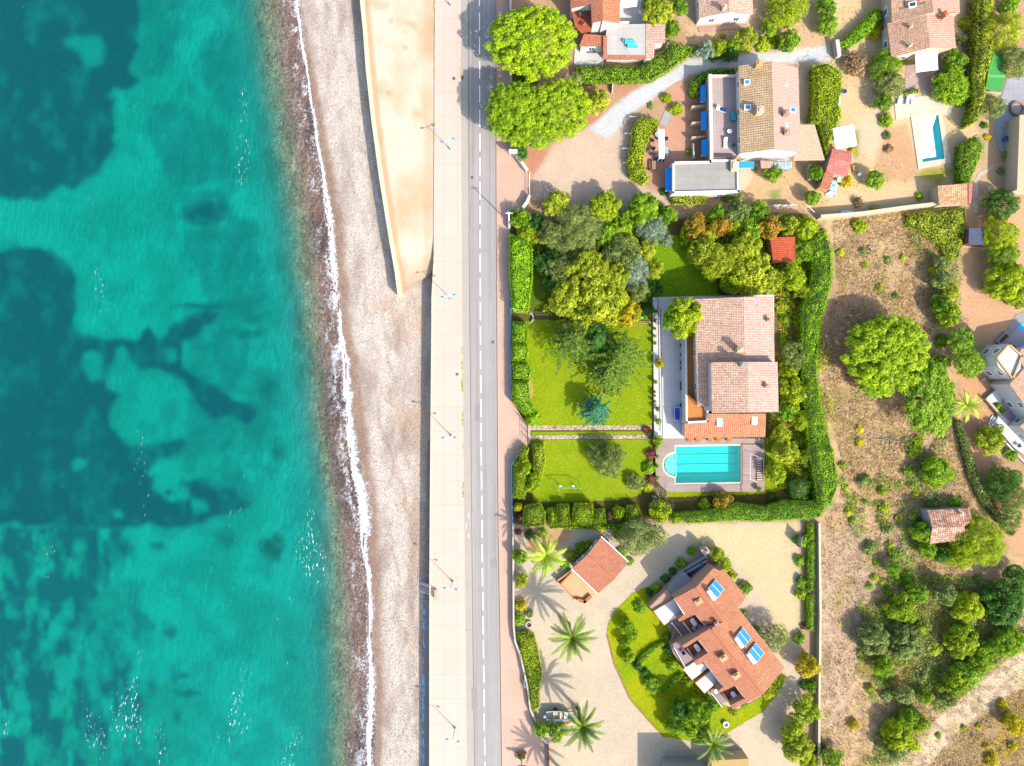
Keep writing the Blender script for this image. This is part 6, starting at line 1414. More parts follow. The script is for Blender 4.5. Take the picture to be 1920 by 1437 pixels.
# ---- hedges
hedge('shaggy hedge between the white villa and the gravel lane', [(1080, 124), (1140, 122), (1200, 124), (1225, 108), (1243, 96), (1262, 80), (1300, 88), (1290, 104), (1262, 124), (1225, 148), (1180, 152), (1085, 152)], 2.4, 'green', False, .24, 26, .2, .5)
hedge('oblong clipped hedge slanting below the small path of the brown-tiled house', [(1573, 80), (1620, 35), (1640, 15), (1658, 18), (1656, 40), (1625, 68), (1594, 88)], 1.8, 'hedge', True)
hedge('tall ragged hedge running down the right side of the apartment house', [(1526, 122), (1555, 115), (1582, 132), (1580, 175), (1576, 195), (1580, 215), (1572, 235), (1562, 255), (1550, 290), (1546, 262), (1538, 232), (1522, 230), (1527, 180)], 3.2, 'lime', False, .24, 26, .2, .7)
hedge('yellow-green cypress screen along the lane left of the carport', [(1836, -20), (1868, -20), (1863, 60), (1868, 90), (1854, 140), (1847, 190), (1838, 225), (1818, 235), (1830, 190), (1826, 150), (1832, 100)], 3.5, 'yellow', False, .26, 24, .25, .9)
hedge('round-topped dark hedge clump right of the covered pool', [(1806, 268), (1832, 252), (1848, 270), (1842, 295), (1832, 318), (1822, 341), (1804, 338), (1802, 300)], 3.0, 'green', False, .22, 28, .2, .5)
hedge('low hedge above the three grey loungers', [(1688, 176), (1706, 168), (1726, 164), (1724, 174), (1692, 180)], 1.0, 'lime', False, .2, 28, .15, .2)
hedge('oval clipped hedge at the top corner of the tiled terrace', [(1294, 172), (1297, 150), (1310, 138), (1335, 127), (1378, 126), (1382, 136), (1330, 142), (1316, 160), (1312, 176), (1300, 180)], 2.0, 'green', True)
hedge('curved leafy hedge enclosing the left side of the terracotta patio', [(1186, 240), (1196, 224), (1212, 219), (1236, 222), (1238, 234), (1222, 250), (1212, 272), (1207, 305), (1217, 335), (1206, 345), (1182, 332), (1176, 300), (1184, 268)], 2.2, 'lime', False, .22, 28, .2, .4)
hedge('yellowish hedge under the grey flat roof', [(1255, 364), (1318, 358), (1327, 370), (1320, 383), (1262, 382)], 1.6, 'yellow', False, .2, 30, .15, .3)
hedge('dark clipped hedge strip behind the town sign', [(963, 262), (988, 264), (989, 290), (976, 303), (964, 290)], 2.4, 'dark', True)
hedge('tall dense hedge along the pavement below the villa gate trees', [(956, 440), (985, 445), (998, 465), (998, 520), (990, 585), (960, 578), (955, 500)], 3.2, 'hedge', True, .2, 44, .25, .3)
for i, (l, q) in enumerate((('uppermost clipped hedge block beside the big lawn', [(962, 603), (987, 604), (990, 622), (988, 641), (961, 640)]), ('second clipped hedge block beside the big lawn', [(960, 642), (988, 642), (991, 660), (986, 678), (960, 676)]),
        ('third, rounder clipped hedge block beside the big lawn', [(961, 680), (990, 680), (996, 696), (992, 711), (962, 710)]), ('long clipped hedge block curving beside the big lawn', [(960, 714), (992, 715), (994, 750), (1003, 772), (992, 784), (980, 775), (962, 755)]))):
    hedge(l, q, 2.6, 'hedge', True, .15, 60, .12)
hedge('loose hedge between the topiary balls and the small lawn', [(1000, 834), (1020, 830), (1023, 868), (1016, 898), (1004, 896), (1001, 868)], 1.8, 'lime', False, .18, 40, .15, .2)
hedge('hedge against the blue fence left of the topiary balls', [(962, 868), (972, 850), (984, 836), (992, 842), (984, 862), (990, 900), (984, 936), (963, 934)], 2.4, 'lime', False, .18, 40, .15, .3)
TOP = [('wide square topiary at the left end of the clipped row', [(984, 950), (1012, 944), (1022, 960), (1022, 988), (982, 990), (980, 972)], 3.0), ('narrow topiary second from left in the clipped row', [(1026, 955), (1042, 954), (1045, 986), (1030, 986)], 2.4), ('upright topiary third from left in the clipped row', [(1045, 948), (1066, 947), (1070, 984), (1048, 986)], 2.8),
       ('broadest topiary in the middle of the clipped row', [(1078, 945), (1112, 945), (1112, 972), (1108, 986), (1074, 984), (1074, 962)], 3.0), ('smaller topiary right of the broadest one', [(1116, 957), (1134, 955), (1137, 980), (1114, 982)], 2.2), ('green topiary at the right end of the clipped row', [(1176, 950), (1196, 948), (1206, 972), (1190, 980), (1174, 976)], 2.6)]
for l, q, h in TOP: hedge(l, q, h, 'topiary', True, .13, 75, .08, round_=.9, name='topiary', cat='topiary')
hedge('low bright hedge strip at the foot of the clipped topiary row', [(1030, 986), (1110, 983), (1180, 978), (1200, 985), (1190, 994), (1110, 994), (1060, 992), (1032, 994)], 1.0, 'hedge', True, .15, 45)
hedge('long east hedge of the pink-roofed villa facing the dry field', [(1524, 440), (1550, 430), (1562, 470), (1563, 520), (1555, 560), (1540, 610), (1533, 680), (1538, 740), (1548, 790), (1560, 830), (1572, 880), (1574, 915), (1560, 950), (1535, 950), (1528, 900), (1518, 850), (1512, 790), (1506, 720), (1505, 640), (1506, 580), (1524, 520)], 3.6, 'hedge', False, .22, 30, .4, 1.3)
hedge('long south hedge between the lap pool garden and the pale gravel yard', [(1270, 965), (1330, 958), (1380, 944), (1440, 952), (1470, 940), (1535, 940), (1552, 952), (1540, 972), (1440, 980), (1380, 978), (1290, 984)], 3.2, 'hedge', False, .2, 32, .25, .6)
hedge('dark domed conifer hedge at the right end of the pool lawn', [(1480, 905), (1500, 897), (1520, 905), (1512, 936), (1488, 934)], 3.6, 'dark', True, .18, 40, .2)
hedge('bushy hedge inside the low white wall, upper stretch by the palms', [(968, 1188), (990, 1186), (1003, 1195), (1010, 1225), (1017, 1260), (1011, 1300), (1012, 1330), (998, 1336), (992, 1300), (986, 1262), (975, 1220)], 1.8, 'lime', False, .2, 34, .2, .4)
hedge('low clipped hedge climbing the lawn toward the solar-panelled house', [(1194, 1243), (1205, 1228), (1225, 1212), (1248, 1202), (1252, 1208), (1230, 1220), (1212, 1240), (1198, 1250)], 1.0, 'hedge', True, .14, 60)
hedge('second low clipped hedge lower on the crescent lawn', [(1243, 1296), (1260, 1275), (1280, 1262), (1284, 1268), (1266, 1284), (1250, 1302)], 1.0, 'hedge', True, .14, 60)
for i, (l, q) in enumerate((('clipped hedge block at the top of the right boundary wall', [(1515, 983), (1527, 983), (1528, 1012), (1516, 1014)]), ('second clipped hedge block along the right boundary wall', [(1516, 1018), (1528, 1018), (1528, 1085), (1516, 1085)]), ('third, oval clipped hedge block along the right boundary wall', [(1515, 1088), (1526, 1086), (1527, 1108), (1516, 1110)]),
        ('fourth, longest clipped hedge block along the right boundary wall', [(1514, 1118), (1527, 1116), (1527, 1184), (1515, 1184)]), ('lowest clipped hedge block, by the golden tree', [(1517, 1284), (1530, 1280), (1532, 1300), (1520, 1304)]))):
    hedge(l, q, 1.6, 'hedge', True, .15, 55)
hedge('narrow hedge line between the dry field and the white stepped house', [(1794, 790), (1804, 786), (1826, 850), (1842, 905), (1858, 930), (1880, 965), (1910, 1000), (1900, 1008), (1868, 975), (1840, 940), (1822, 900), (1806, 845)], 1.5, 'olive', False, .2, 30, .15, .3)
hedge('yellow-green reed thicket below the striped tan outhouse', [(1700, 400), (1760, 392), (1812, 388), (1812, 440), (1800, 480), (1782, 500), (1765, 460), (1735, 440), (1705, 425)], 1.3, 'yellow', False, .26, 22, .25, .5, name='reed_thicket', cat='thicket')
hedge('dark hedge hugging the left wall of the terracotta cottage', [(1085, 1026), (1108, 1012), (1112, 1020), (1092, 1040), (1070, 1058), (1062, 1054)], 1.2, 'lime', False, .2, 30, .2, .3)
# ---- palms
palm('palm with broad crown beside the white-walled bed, left of the terracotta cottage', 1024, 1042, 38, 5.0, 'lightpalm', 30, droop=.65)
palm('solitary palm in the middle of the gravel yard with its shadow up-left', 1072, 1195, 40, 6.2, 'palm', 30)
palm('palm rising beside the parked boat', 1091, 1362, 39, 6.2, 'palm', 30)
palm('palm on the curb of the forecourt near the ochre building', 1336, 1394, 36, 5.5, 'palm', 20)
palm('palm just off the lower edge whose shadow falls on the drive', 1068, 1492, 38, 6.2, 'palm', 28)
palm('fan palm beside the curved white steps of the stepped house', 1812, 760, 27, 3.0, 'lightpalm', 26)
label_plants()
# ---- dry grass and weeds of the field: nobody could count them
rng = np.random.RandomState(77)
FP = [(1560, 415), (1700, 398), (1760, 430), (1770, 560), (1740, 640), (1700, 700), (1790, 790), (1830, 930), (1800, 1060), (1920, 1180), (1990, 1150), (1990, 1560), (1535, 1560), (1535, 985), (1575, 940), (1580, 870), (1545, 740), (1540, 640), (1570, 540)]
n = 260000; x = rng.uniform(1535, 1990, n); y = rng.uniform(398, 1560, n); mk = inpoly(x, y, FP)
trackm = inpoly(x, y, SOILS[20][1])
dn = vn(x, y, 24, 501, 4); mk &= (dn + rng.rand(n) * .5 > .62) & ~(trackm & (rng.rand(n) < .8)); mk &= ~((y > 960) & (x < 1640) & (rng.rand(n) < .55))
mk &= ~inpoly(x, y, [(1736, 950), (1825, 950), (1825, 1022), (1736, 1022)])
x, y = x[mk], y[mk]; C = np.stack([(x - CX) * S, (CY - y) * S, rng.uniform(.02, .22, len(x))], 1); N = rng.normal(0, 1, C.shape); N[:, 2] = np.abs(N[:, 2]) + .25
o = link('dry_grass', leafmesh('dry_grass', [leafset(C, N, rng.uniform(.08, .21, len(x)), .3, rng, .4)]), LEAF['dry']); tag(o, 'straw-coloured dry grass covering the open field', 'grass', kind='stuff')
n = 9000; x = rng.uniform(1535, 1960, n); y = rng.uniform(405, 1470, n); mk = inpoly(x, y, FP) & (vn(x, y, 20, 502, 3) > .60); x, y = x[mk], y[mk]
xx = np.repeat(x, 7) + rng.normal(0, 2.2, len(x) * 7); yy_ = np.repeat(y, 7) + rng.normal(0, 2.2, len(x) * 7)
C = np.stack([(xx - CX) * S, (CY - yy_) * S, rng.uniform(.03, .25, len(xx))], 1); N = rng.normal(0, .6, C.shape); N[:, 2] = 1
o = link('weeds', leafmesh('weeds', [leafset(C, N, rng.uniform(.06, .14, len(xx)), .5, rng, .4)]), LEAF['olive']); tag(o, 'low green weeds dotted over the dry field', 'weeds', kind='stuff')
# weeds and sparse tufts in the gardens and kerbs
n = 26000; x = rng.uniform(965, 1900, n); y = rng.uniform(-20, 410, n)
gm = np.zeros(n, bool)
for q in (SOILS[0][1], SOILS[8][1], SOILS[10][1]): gm |= inpoly(x, y, q)
gm &= vn(x, y, 16, 503, 3) > .56; gm &= ~inpoly(x, y, SOILS[1][1]) & ~inpoly(x, y, [(1660, -20), (1805, -20), (1800, 320), (1690, 320), (1660, 120)]); x, y = x[gm], y[gm]
C = np.stack([(x - CX) * S, (CY - y) * S, rng.uniform(.02, .15, len(x))], 1); N = rng.normal(0, .7, C.shape); N[:, 2] = 1
o = link('garden_weeds', leafmesh('garden_weeds', [leafset(C, N, rng.uniform(.06, .15, len(x)), .5, rng, .4)]), LEAF['yellow']); tag(o, 'patchy weeds on the bare earth of the upper gardens', 'weeds', kind='stuff')
C = []
for (yy0, yy1, k) in ((675, 720, 20), (715, 735, 25), (770, 800, 22), (905, 935, 25), (650, 665, 8), (100, 145, 10), (830, 860, 6)):
    yy = rng.uniform(yy0, yy1, k * 3); C.append(np.stack([interp(yy, RL) - 1.0 + rng.normal(0, .5, len(yy)), yy], 1))
C.append(np.stack([rng.normal(815.5, .8, 90), rng.choice([15, 60, 100, 130, 240, 260, 470, 525, 540], 90) + rng.normal(0, 8, 90)], 1))
C = np.concatenate(C); C3 = np.stack([(C[:, 0] - CX) * S, (CY - C[:, 1]) * S, rng.uniform(.14, .25, len(C))], 1); N = np.tile([0, 0, 1.0], (len(C), 1))
o = link('kerb_weeds', leafmesh('kerb_weeds', [leafset(C3, N, rng.uniform(.06, .16, len(C)), .5, rng, .5)]), LEAF['yellow']); tag(o, 'yellow-green weeds growing along the promenade kerbs', 'weeds', kind='stuff')

# turf blades over the lawns, ragged at their edges
LAWNS = [[(990, 600), (1224, 604), (1222, 797), (1002, 798), (1004, 775), (996, 750), (993, 715), (988, 700), (990, 640)], [(996, 826), (1218, 824), (1226, 850), (1214, 890), (1200, 928), (1150, 938), (1000, 942), (1000, 900)],
         [(1140, 1172), (1150, 1150), (1186, 1113), (1215, 1100), (1240, 1150), (1290, 1260), (1330, 1310), (1380, 1333), (1440, 1300), (1466, 1262), (1474, 1268), (1460, 1300), (1430, 1335), (1400, 1352), (1357, 1378), (1300, 1390), (1245, 1382), (1215, 1350), (1180, 1310), (1152, 1245), (1138, 1195)],
         [(1232, 445), (1290, 440), (1340, 470), (1345, 556), (1226, 556), (1224, 500)], [(1435, 822), (1475, 830), (1480, 900), (1450, 925), (1250, 932), (1250, 921), (1433, 921)]]
xs, ys2 = [], []
for q in LAWNS:
    a = np.array(q); k = int((np.ptp(a[:, 0]) + 8) * (np.ptp(a[:, 1]) + 8) * .9); x = rng.uniform(a[:, 0].min() - 4, a[:, 0].max() + 4, k); y = rng.uniform(a[:, 1].min() - 4, a[:, 1].max() + 4, k)
    ins = inpoly(x, y, q); d = edged(x, y, q); ok = (ins & ((rng.rand(k) < .45 * vn(x, y, 30, 601, 3)) | ((d < 3) & (rng.rand(k) < .6)))) | (~ins & (d < 1.8 * vn(x, y, 9, 602, 2)))
    xs.append(x[ok]); ys2.append(y[ok])
x = np.concatenate(xs); y = np.concatenate(ys2)
C = np.stack([(x - CX) * S, (CY - y) * S, rng.uniform(.025, .06, len(x))], 1); N = rng.normal(0, .5, C.shape); N[:, 2] = 1
o = link('grass', leafmesh('grass', [leafset(C, N, rng.uniform(.05, .12, len(x)), .4, rng, .3)]), LM('lawn_blades', (128, 150, 4), (196, 204, 30), trans=.2)); tag(o, 'short yellow-green grass of the watered lawns', 'grass', kind='stuff')

# low scrub and ground cover that reads as one mass
def cover(name, label, polys, leafk, hmax, thr, sc, seed, dens=.35, leaf=(.09, .19), excl=()):
    xs, yy_ = [], []
    for q in polys:
        a = np.array(q); k = int(np.ptp(a[:, 0]) * np.ptp(a[:, 1]) * dens); x = rng.uniform(a[:, 0].min(), a[:, 0].max(), k); y = rng.uniform(a[:, 1].min(), a[:, 1].max(), k)
        ok = inpoly(x + (vn(x, y, 20, seed, 2) - .5) * 16, y + (vn(x, y, 20, seed + 1, 2) - .5) * 16, q); xs.append(x[ok]); yy_.append(y[ok])
    x = np.concatenate(xs); y = np.concatenate(yy_); f = vn(x, y, sc, seed + 2, 3); ok = f > thr
    for q in excl: ok &= ~inpoly(x, y, q)
    x, y, f = x[ok], y[ok], f[ok]; z = hmax * np.clip((f - thr) / (.8 - thr), 0, 1) ** .6 * rng.uniform(.65, 1.0, len(x)) + .04
    C = np.stack([(x - CX) * S, (CY - y) * S, z], 1); N = rng.normal(0, .7, C.shape); N[:, 2] = 1
    o = link(name, leafmesh(name, [leafset(C, N, rng.uniform(*leaf, len(x)), .55, rng, .5)]), LEAF[leafk]); tag(o, label, 'ground cover', kind='stuff')
SCR = [(1600, 1100), (1690, 1070), (1830, 1085), (1960, 1120), (1960, 1180), (1880, 1240), (1800, 1310), (1730, 1350), (1700, 1437), (1620, 1437), (1660, 1340), (1610, 1270)]
cover('scrub', 'low olive-green scrub between the bushes at the lower right', [SCR, [(1690, 820), (1760, 800), (1800, 900), (1740, 940), (1690, 900)], [(1720, 930), (1830, 930), (1850, 1060), (1720, 1050), (1700, 980)], [(1690, 410), (1800, 400), (1800, 600), (1750, 620), (1745, 520)]], 'olive', 1.1, .45, 26, 700, excl=([(1736, 950), (1826, 950), (1826, 1022), (1736, 1022)],))
cover('scrub', 'bright green low scrub patches in the dry field', [SCR, [(1570, 900), (1720, 880), (1720, 1100), (1640, 1120), (1600, 1000)]], 'green', .9, .55, 20, 720)
cover('ground_cover', 'dense low greenery under the trees of the big villa garden', [[(1285, 400), (1520, 408), (1535, 560), (1460, 560), (1340, 550), (1345, 475), (1290, 440)], [(1458, 560), (1512, 560), (1515, 935), (1440, 925), (1478, 900), (1474, 830), (1440, 820), (1440, 780), (1462, 770)], [(960, 425), (1230, 415), (1228, 445), (1100, 520), (1000, 500), (985, 445)]], 'lime', 1.0, .38, 18, 740)
cover('ground_cover', 'yellowish low shrubs filling gaps in the villa garden', [[(1285, 400), (1520, 408), (1535, 560), (1460, 560)], [(1458, 640), (1512, 640), (1515, 935), (1480, 900)], [(1000, 425), (1230, 430), (1228, 600), (1020, 590)], [(1500, 420), (1545, 430), (1560, 900), (1520, 900)]], 'yellow', 1.3, .56, 22, 760)
# ------------------------------------------------------------------ walls and fences
def wallt(name, label, line, w, h, mat, cat='wall', z0=-.05, cap=None):
    c = P(*line[0]); r = thing(name, label, cat, c); m = MB(c); zt = h
    pts = [P(x, y, 0) for x, y in line]
    # continuous mitred wall
    L = []; Rr = []
    for i, p in enumerate(pts):
        d0 = (p - pts[i - 1]).normalized() if i else (pts[1] - p).normalized(); d1 = (pts[i + 1] - p).normalized() if i < len(pts) - 1 else d0
        t = (d0 + d1).normalized(); nrm = Vector((-t.y, t.x, 0)); k = w / 2 / max(.5, nrm.dot(Vector((-d0.y, d0.x, 0))))
        L.append(p + nrm * k); Rr.append(p - nrm * k)
    o = L + Rr[::-1]
    for i in range(len(pts) - 1):
        q = [L[i], L[i + 1], Rr[i + 1], Rr[i]]; m.prism([Vector((p.x, p.y, h)) for p in q], z0)
    m.build('wall_body', mat, r)
    if cap:
        m = MB(c)
        for i in range(len(pts) - 1):
            q = [L[i], L[i + 1], Rr[i + 1], Rr[i]]; cen = sum(q, Vector()) / 4
            m.slab([Vector((p.x, p.y, h + .05)) + (p - cen).normalized() * .05 for p in q], .046)
        m.build('coping', cap, r)
    return r
CREAMW = plain('cream_wall', A(250, 232, 200), .85, .05, .6); OFFW = plain('whitewash', A(252, 240, 226), .85, .05, .6)
wallt('sea_wall', 'long cream sea wall between the pebble beach and the sand lot', [(675.5, -180), (679, 0), (685, 60), (690, 130), (701, 230), (716, 340), (732, 440), (744, 510), (750, 556)], .75, .30, plain('lime_wall', A(255, 248, 206), .9, .05, .5), z0=-3.1)
wallt('retaining_wall', 'straight cream retaining wall holding the promenade above the beach', [(815, 495), (811.5, 560), (811.5, 600), (809.5, 830), (807.5, 1100), (807.5, 1620)], .5, .165, plain('kerb_cream', A(255, 240, 200)), z0=-3.1)
lw = thing('concrete_ledge', 'row of weathered concrete ledge blocks below the lower promenade', 'ledge', P(800, 1100, 0))
m = MB(P(800, 1100, 0)); y = 830
for k, yb in enumerate([830, 858, 884, 911, 938, 964, 992, 1020, 1050, 1078, 1104]):
    y2 = [858, 884, 911, 938, 964, 992, 1020, 1050, 1078, 1104, 1131][k] - .9; x0 = interp1(yb, [(830, 799.5), (1000, 796), (1130, 793)]); x1 = interp1(yb, PL) + 1
    q = [P(x0, yb, 0), P(x0 - .5, y2, 0), P(x1, y2, 0), P(x1, yb, 0)]; m.prism([Vector((p.x, p.y, -1.85 + .02 * (k % 2))) for p in q], -3.2)
m.build('block', plain('old_concrete', A(196, 172, 166), .95, .12, .8), lw)
m = MB(P(800, 1100, 0)); q = [P(791, 1131, 0), P(788, 1437, 0), P(788, 1620, 0), P(808, 1620, 0), P(808, 1131, 0)]; zs = [-2.15, -2.15, -2.15, -1.6, -1.6]
m.poly([Vector((p.x, p.y, z)) for p, z in zip(q, zs)][::-1]); m.poly([Vector((p.x, p.y, z)) for p, z in zip(q, zs)])
def muralmat():
    mt, nt, b = nmat('painted_concrete'); g = node(nt, 'ShaderNodeNewGeometry'); mp = node(nt, 'ShaderNodeMapping'); mp.inputs['Scale'].default_value = (1, .55, 1); nt.links.new(g.outputs['Position'], mp.inputs['Vector'])
    sx = node(nt, 'ShaderNodeSeparateXYZ'); nt.links.new(g.outputs['Position'], sx.inputs[0])
    n1 = noise(nt, mp.outputs[0], .8, 3, .6, 1.2); n2 = noise(nt, g.outputs['Position'], .5, 3); n3 = noise(nt, mp.outputs[0], 1.9, 3)
    band = maprange(nt, mth(nt, 'ABSOLUTE', mth(nt, 'SUBTRACT', sx.outputs[0], mth(nt, 'ADD', -16.75, mth(nt, 'MULTIPLY', sx.outputs[1], .008)))), .25, .75, 1, 0)
    f = mth(nt, 'MULTIPLY', band, maprange(nt, n1.outputs[0], .47, .52, 0, 1))
    c0 = mixc(nt, n3.outputs[0], A(190, 168, 162), A(165, 150, 150)); c1 = mixc(nt, maprange(nt, n3.outputs[0], .4, .6, 0, 1), (.02, .22, .42), (.10, .55, .70))
    nt.links.new(mixc(nt, f, c0, c1), b.inputs['Base Color']); b.inputs['Roughness'].default_value = .85; return mt
m.build('painted_slope', muralmat(), lw)
wallt('cream_garden_wall', 'long cream boundary wall between the upper gardens and the dry field', [(1531, 410), (1608, 404), (1680, 394), (1756, 385)], .5, 1.9, CREAMW)
wallt('field_wall', 'pale straight wall on the right boundary of the gravel yard', [(1531, 978), (1533, 1150), (1531, 1290), (1530, 1437), (1530, 1600)], .4, 1.3, CREAMW)
wallt('roadside_wall', 'white roadside wall beside the dark hedge and town sign', [(957, -100), (957.5, 100), (958, 250), (959, 285)], .4, 1.6, OFFW)
wallt('gate_wall', 'slanting white wall between the town sign and the parking gate', [(960, 288), (976, 306), (988, 323)], .6, 1.5, OFFW)
wallt('gate_wing', 'short white wall wing below the parking gate', [(993, 370), (988, 382), (980, 393)], .5, 1.5, OFFW)
wallt('fence_base', 'white low wall beside the shady pavement near the villa hedge', [(953.5, 398), (955, 430)], .4, 1.2, OFFW)
def fence(name, label, line, h, mat, cat='fence', step=1.6, solid=False):
    c = P(*line[0]); r = thing(name, label, cat, c); pts = [P(x, y, 0) for x, y in line]; m = MB(c)
    for a, b in zip(pts[:-1], pts[1:]):
        d = b - a; L = d.length; ang = math.atan2(d.y, d.x)
        if solid: m.box((a + b) / 2 + Vector((0, 0, .08)), L, .05, h - .1, ang)
        else:
            for z in (h * .35, h * .7, h - .05): m.box((a + b) / 2 + Vector((0, 0, z)), L, .05, .05, ang)
    m.build('panel', mat, r)
    for a, b in zip(pts[:-1], pts[1:]):
        d = b - a; k = max(1, int(d.length / (step * 2)))
        for i in range(k): p = a + d * (i / k); m = MB(c); m.box(p, .09, .09, h, 0); m.build('post', mat, r)
    return r
BLF = plain('blue_fence_paint', (.04, .26, .55), .6, .1)
fence('blue_fence', 'blue panel fence along the pavement in front of the villa hedge', [(957.5, 540), (958, 650), (958.5, 752)], 1.5, BLF, solid=True)
fence('blue_fence', 'blue panel fence slanting then straight beside the topiary hedge', [(977, 848), (959.5, 869), (960, 960), (962, 978)], 1.6, BLF, solid=True)
fence('entrance_gate', 'dark barred entrance gate of the villa at the twin stone path', [(989, 799), (990, 834)], 1.8, DARKM, 'gate', .5)
fence('parking_gate', 'thin white sliding gate across the gravel parking entrance', [(993, 326), (993, 376)], 1.2, FRAME, 'gate')
fence('lawn_gate_fence', 'short fence wing joining the villa gate to the hedge above', [(975, 780), (989, 798)], 1.4, DARKM)
wallt('low_white_wall', 'low white wall along the pavement of the lower property', [(962, 980), (963, 1170), (966, 1200), (976, 1225), (990, 1290), (994, 1325), (1005, 1350), (1013, 1375), (1026, 1389)], .3, 1.2, OFFW)
wallt('drive_edge_wall', 'thin dark-red kerb wall at the lower drive entrance', [(1027, 1392), (1029, 1437), (1032, 1600)], .25, .9, plain('dark_red_wall', A(150, 90, 75), .8))
wallt('lane_wall', 'short white wall stub beside the lane in front of the brown-tiled house', [(1563, 82), (1567, 112)], .7, 1.5, OFFW)
wallt('parking_divider', 'short white post wall on the bare earth near the gravel lane', [(1148, 160), (1147, 176)], .2, .8, OFFW)
for (l, q) in (('cream garden wall right of the apartment garden', [(1513, 315), (1514, 340)]), ('thin white divider wall on the terracotta patio by a shrub', [(1297, 274), (1298, 301)])):
    wallt('garden_wall', l, q, .25, 1.3, OFFW)
# ------------------------------------------------------------------ street lamps
LB = plain('lamp_blue', (.02, .22, .48), .45, .03); POLEW = plain('lamp_pole', (.42, .38, .36), .5, .05)
def lamp_proto():
    r = thing('street_lamp', 'x', 'street lamp', (0, 0, .13), 'double-armed blue street lamps along the promenade')
    m = MB(); m.tube((0, 0, 0), (0, 0, 4.7), .085, .055, 8); m.build('pole', POLEW, r)
    m = MB(); m.tube((0, 0, 0), (0, 0, .5), .22, .14, 10); m.build('base', LB, r)
    m = MB(); m.tube((-1.0, -.08, 4.62), (0, 0, 4.5), .035, n=6); m.tube((1.0, .08, 4.62), (0, 0, 4.5), .035, n=6); m.build('arm', plain('lamp_arm', (.75, .78, .8), .4), r)
    for s in (-1, 1):
        m = MB(); n = 10; rings = [(-.38, .02), (-.25, .14), (0, .20), (.22, .15), (.40, .02)]
        prev = None
        for (x, w) in rings:
            ring = [Vector((s * 1.05 + x, .08 * s + math.cos(t) * w, 4.62 + math.sin(t) * w * .55)) for t in [2 * math.pi * i / n for i in range(n)]]
            if prev:
                for i in range(n): m.poly([prev[i], prev[(i + 1) % n], ring[(i + 1) % n], ring[i]])
            prev = ring
        h = m.build('lamp_head', LB, r)
        m = MB(); m.box((s * 1.05, .08 * s, 4.49), .32, .18, .03); m.build('lens', plain('lamp_lens', (.6, .6, .55), .3), h)
    return r
def copy_tree(o, parent=None):
    c = o.copy(); COL.objects.link(c); c.parent = parent
    for ch in list(o.children): copy_tree(ch, c)
    return c
lp = lamp_proto()
for i, (x, y, l, rz) in enumerate(((844, 280, 'blue double street lamp beside the sand lot, upper promenade', .22), (844, 10, 'blue double street lamp at the top edge of the promenade', .2), (845, 561, 'blue double street lamp level with the tip of the sea wall', .1),
        (846, 817, 'blue double street lamp level with the villa entrance gate', -.05), (848.7, 1090, 'blue double street lamp beside the beach steps', -.2), (853, 1364, 'lowest blue double street lamp, level with the parked boat', -.28))):
    o = lp if i == 0 else copy_tree(lp); p = P(x, y); o.location = (p.x, p.y, .13); o.rotation_euler.z = rz; o['label'] = l
# utility pole by the pavement
up = thing('utility_pole', 'white utility pole with a cross arm at the corner of the villa hedge', 'utility pole', P(954.5, 418))
m = MB(); m.tube((0, 0, 0), (0, 0, 7.6), .13, .09, 8); m.build('pole', FRAME, up); m = MB(); m.box((0, 0, 7.1), 1.3, .1, .1); m.build('crossarm', FRAME, up)
m = MB(); m.tube((.5, 0, 7.2), (.5, 0, 7.35), .05, n=6); m.tube((-.5, 0, 7.2), (-.5, 0, 7.35), .05, n=6); m.build('insulator', W_GREY, up)
# town sign
ts = thing('town_sign', 'white panel sign on two posts at the end of the roadside wall', 'sign', P(962, 292), rz=.0)
m = MB(); m.box((0, 0, 1.7), 1.5, .45, 1.1); m.build('panel', WHITEP, ts)
for s in (-.5, .5):
    m = MB(); m.tube((s, 0, 0), (s, 0, 1.7), .06, n=6); m.build('post', FRAME, ts)
# planter with sculpted shrub and green bench at the lower pavement
pt = thing('planter', 'square white planter with a leafy plant and dark-red rim at the lower pavement', 'planter', P(978, 1416, 0))
m = MB(); m.prism([Vector((-.9, -.6, .6)), Vector((.9, -.6, .6)), Vector((.9, .6, .6)), Vector((-.9, .6, .6))], .1); m.build('box', W_WHITE, pt)
m = MB(); m.slab([(-.75, -.45, .64), (.75, -.45, .64), (.75, .45, .64), (-.75, .45, .64)], .05); m.build('soil', plain('dark_soil', A(120, 85, 70)), pt)
o = crown_obj('plant', proto('leafy', 'S')[0], LEAF['yellow'], pt); o.scale = (.6, .5, 1.0); o.location = (0, 0, .65)
m = MB(); m.box((0, .62, .1), 1.9, .08, .75); m.build('rim', TERRA, pt)
sg = thing('park_sign', 'green post sign with a wide curved plate below the white planter', 'sign', P(978, 1428, 0))
m = MB(); m.tube((0, .4, .1), (0, .4, 2.6), .09, n=8); m.build('post', plain('green_paint', (.04, .22, .18), .5), sg)
m = MB(); m.box((0, .4, 2.1), 1.5, .12, .55); m.build('plate', plain('green_paint', (.04, .22, .18)), sg)
ub = thing('litter_bin', 'dark bin in a pale frame set against the low white wall', 'bin', P(986, 1278, 0))
m = MB(); m.prism([Vector((-.4, -.8, 1.0)), Vector((.35, -.8, 1.0)), Vector((.35, .8, 1.0)), Vector((-.4, .8, 1.0))], .1); m.build('frame', W_GREY, ub); m = MB(); m.box((0, 0, .98), .5, 1.2, .06); m.build('lid', DARKM, ub)
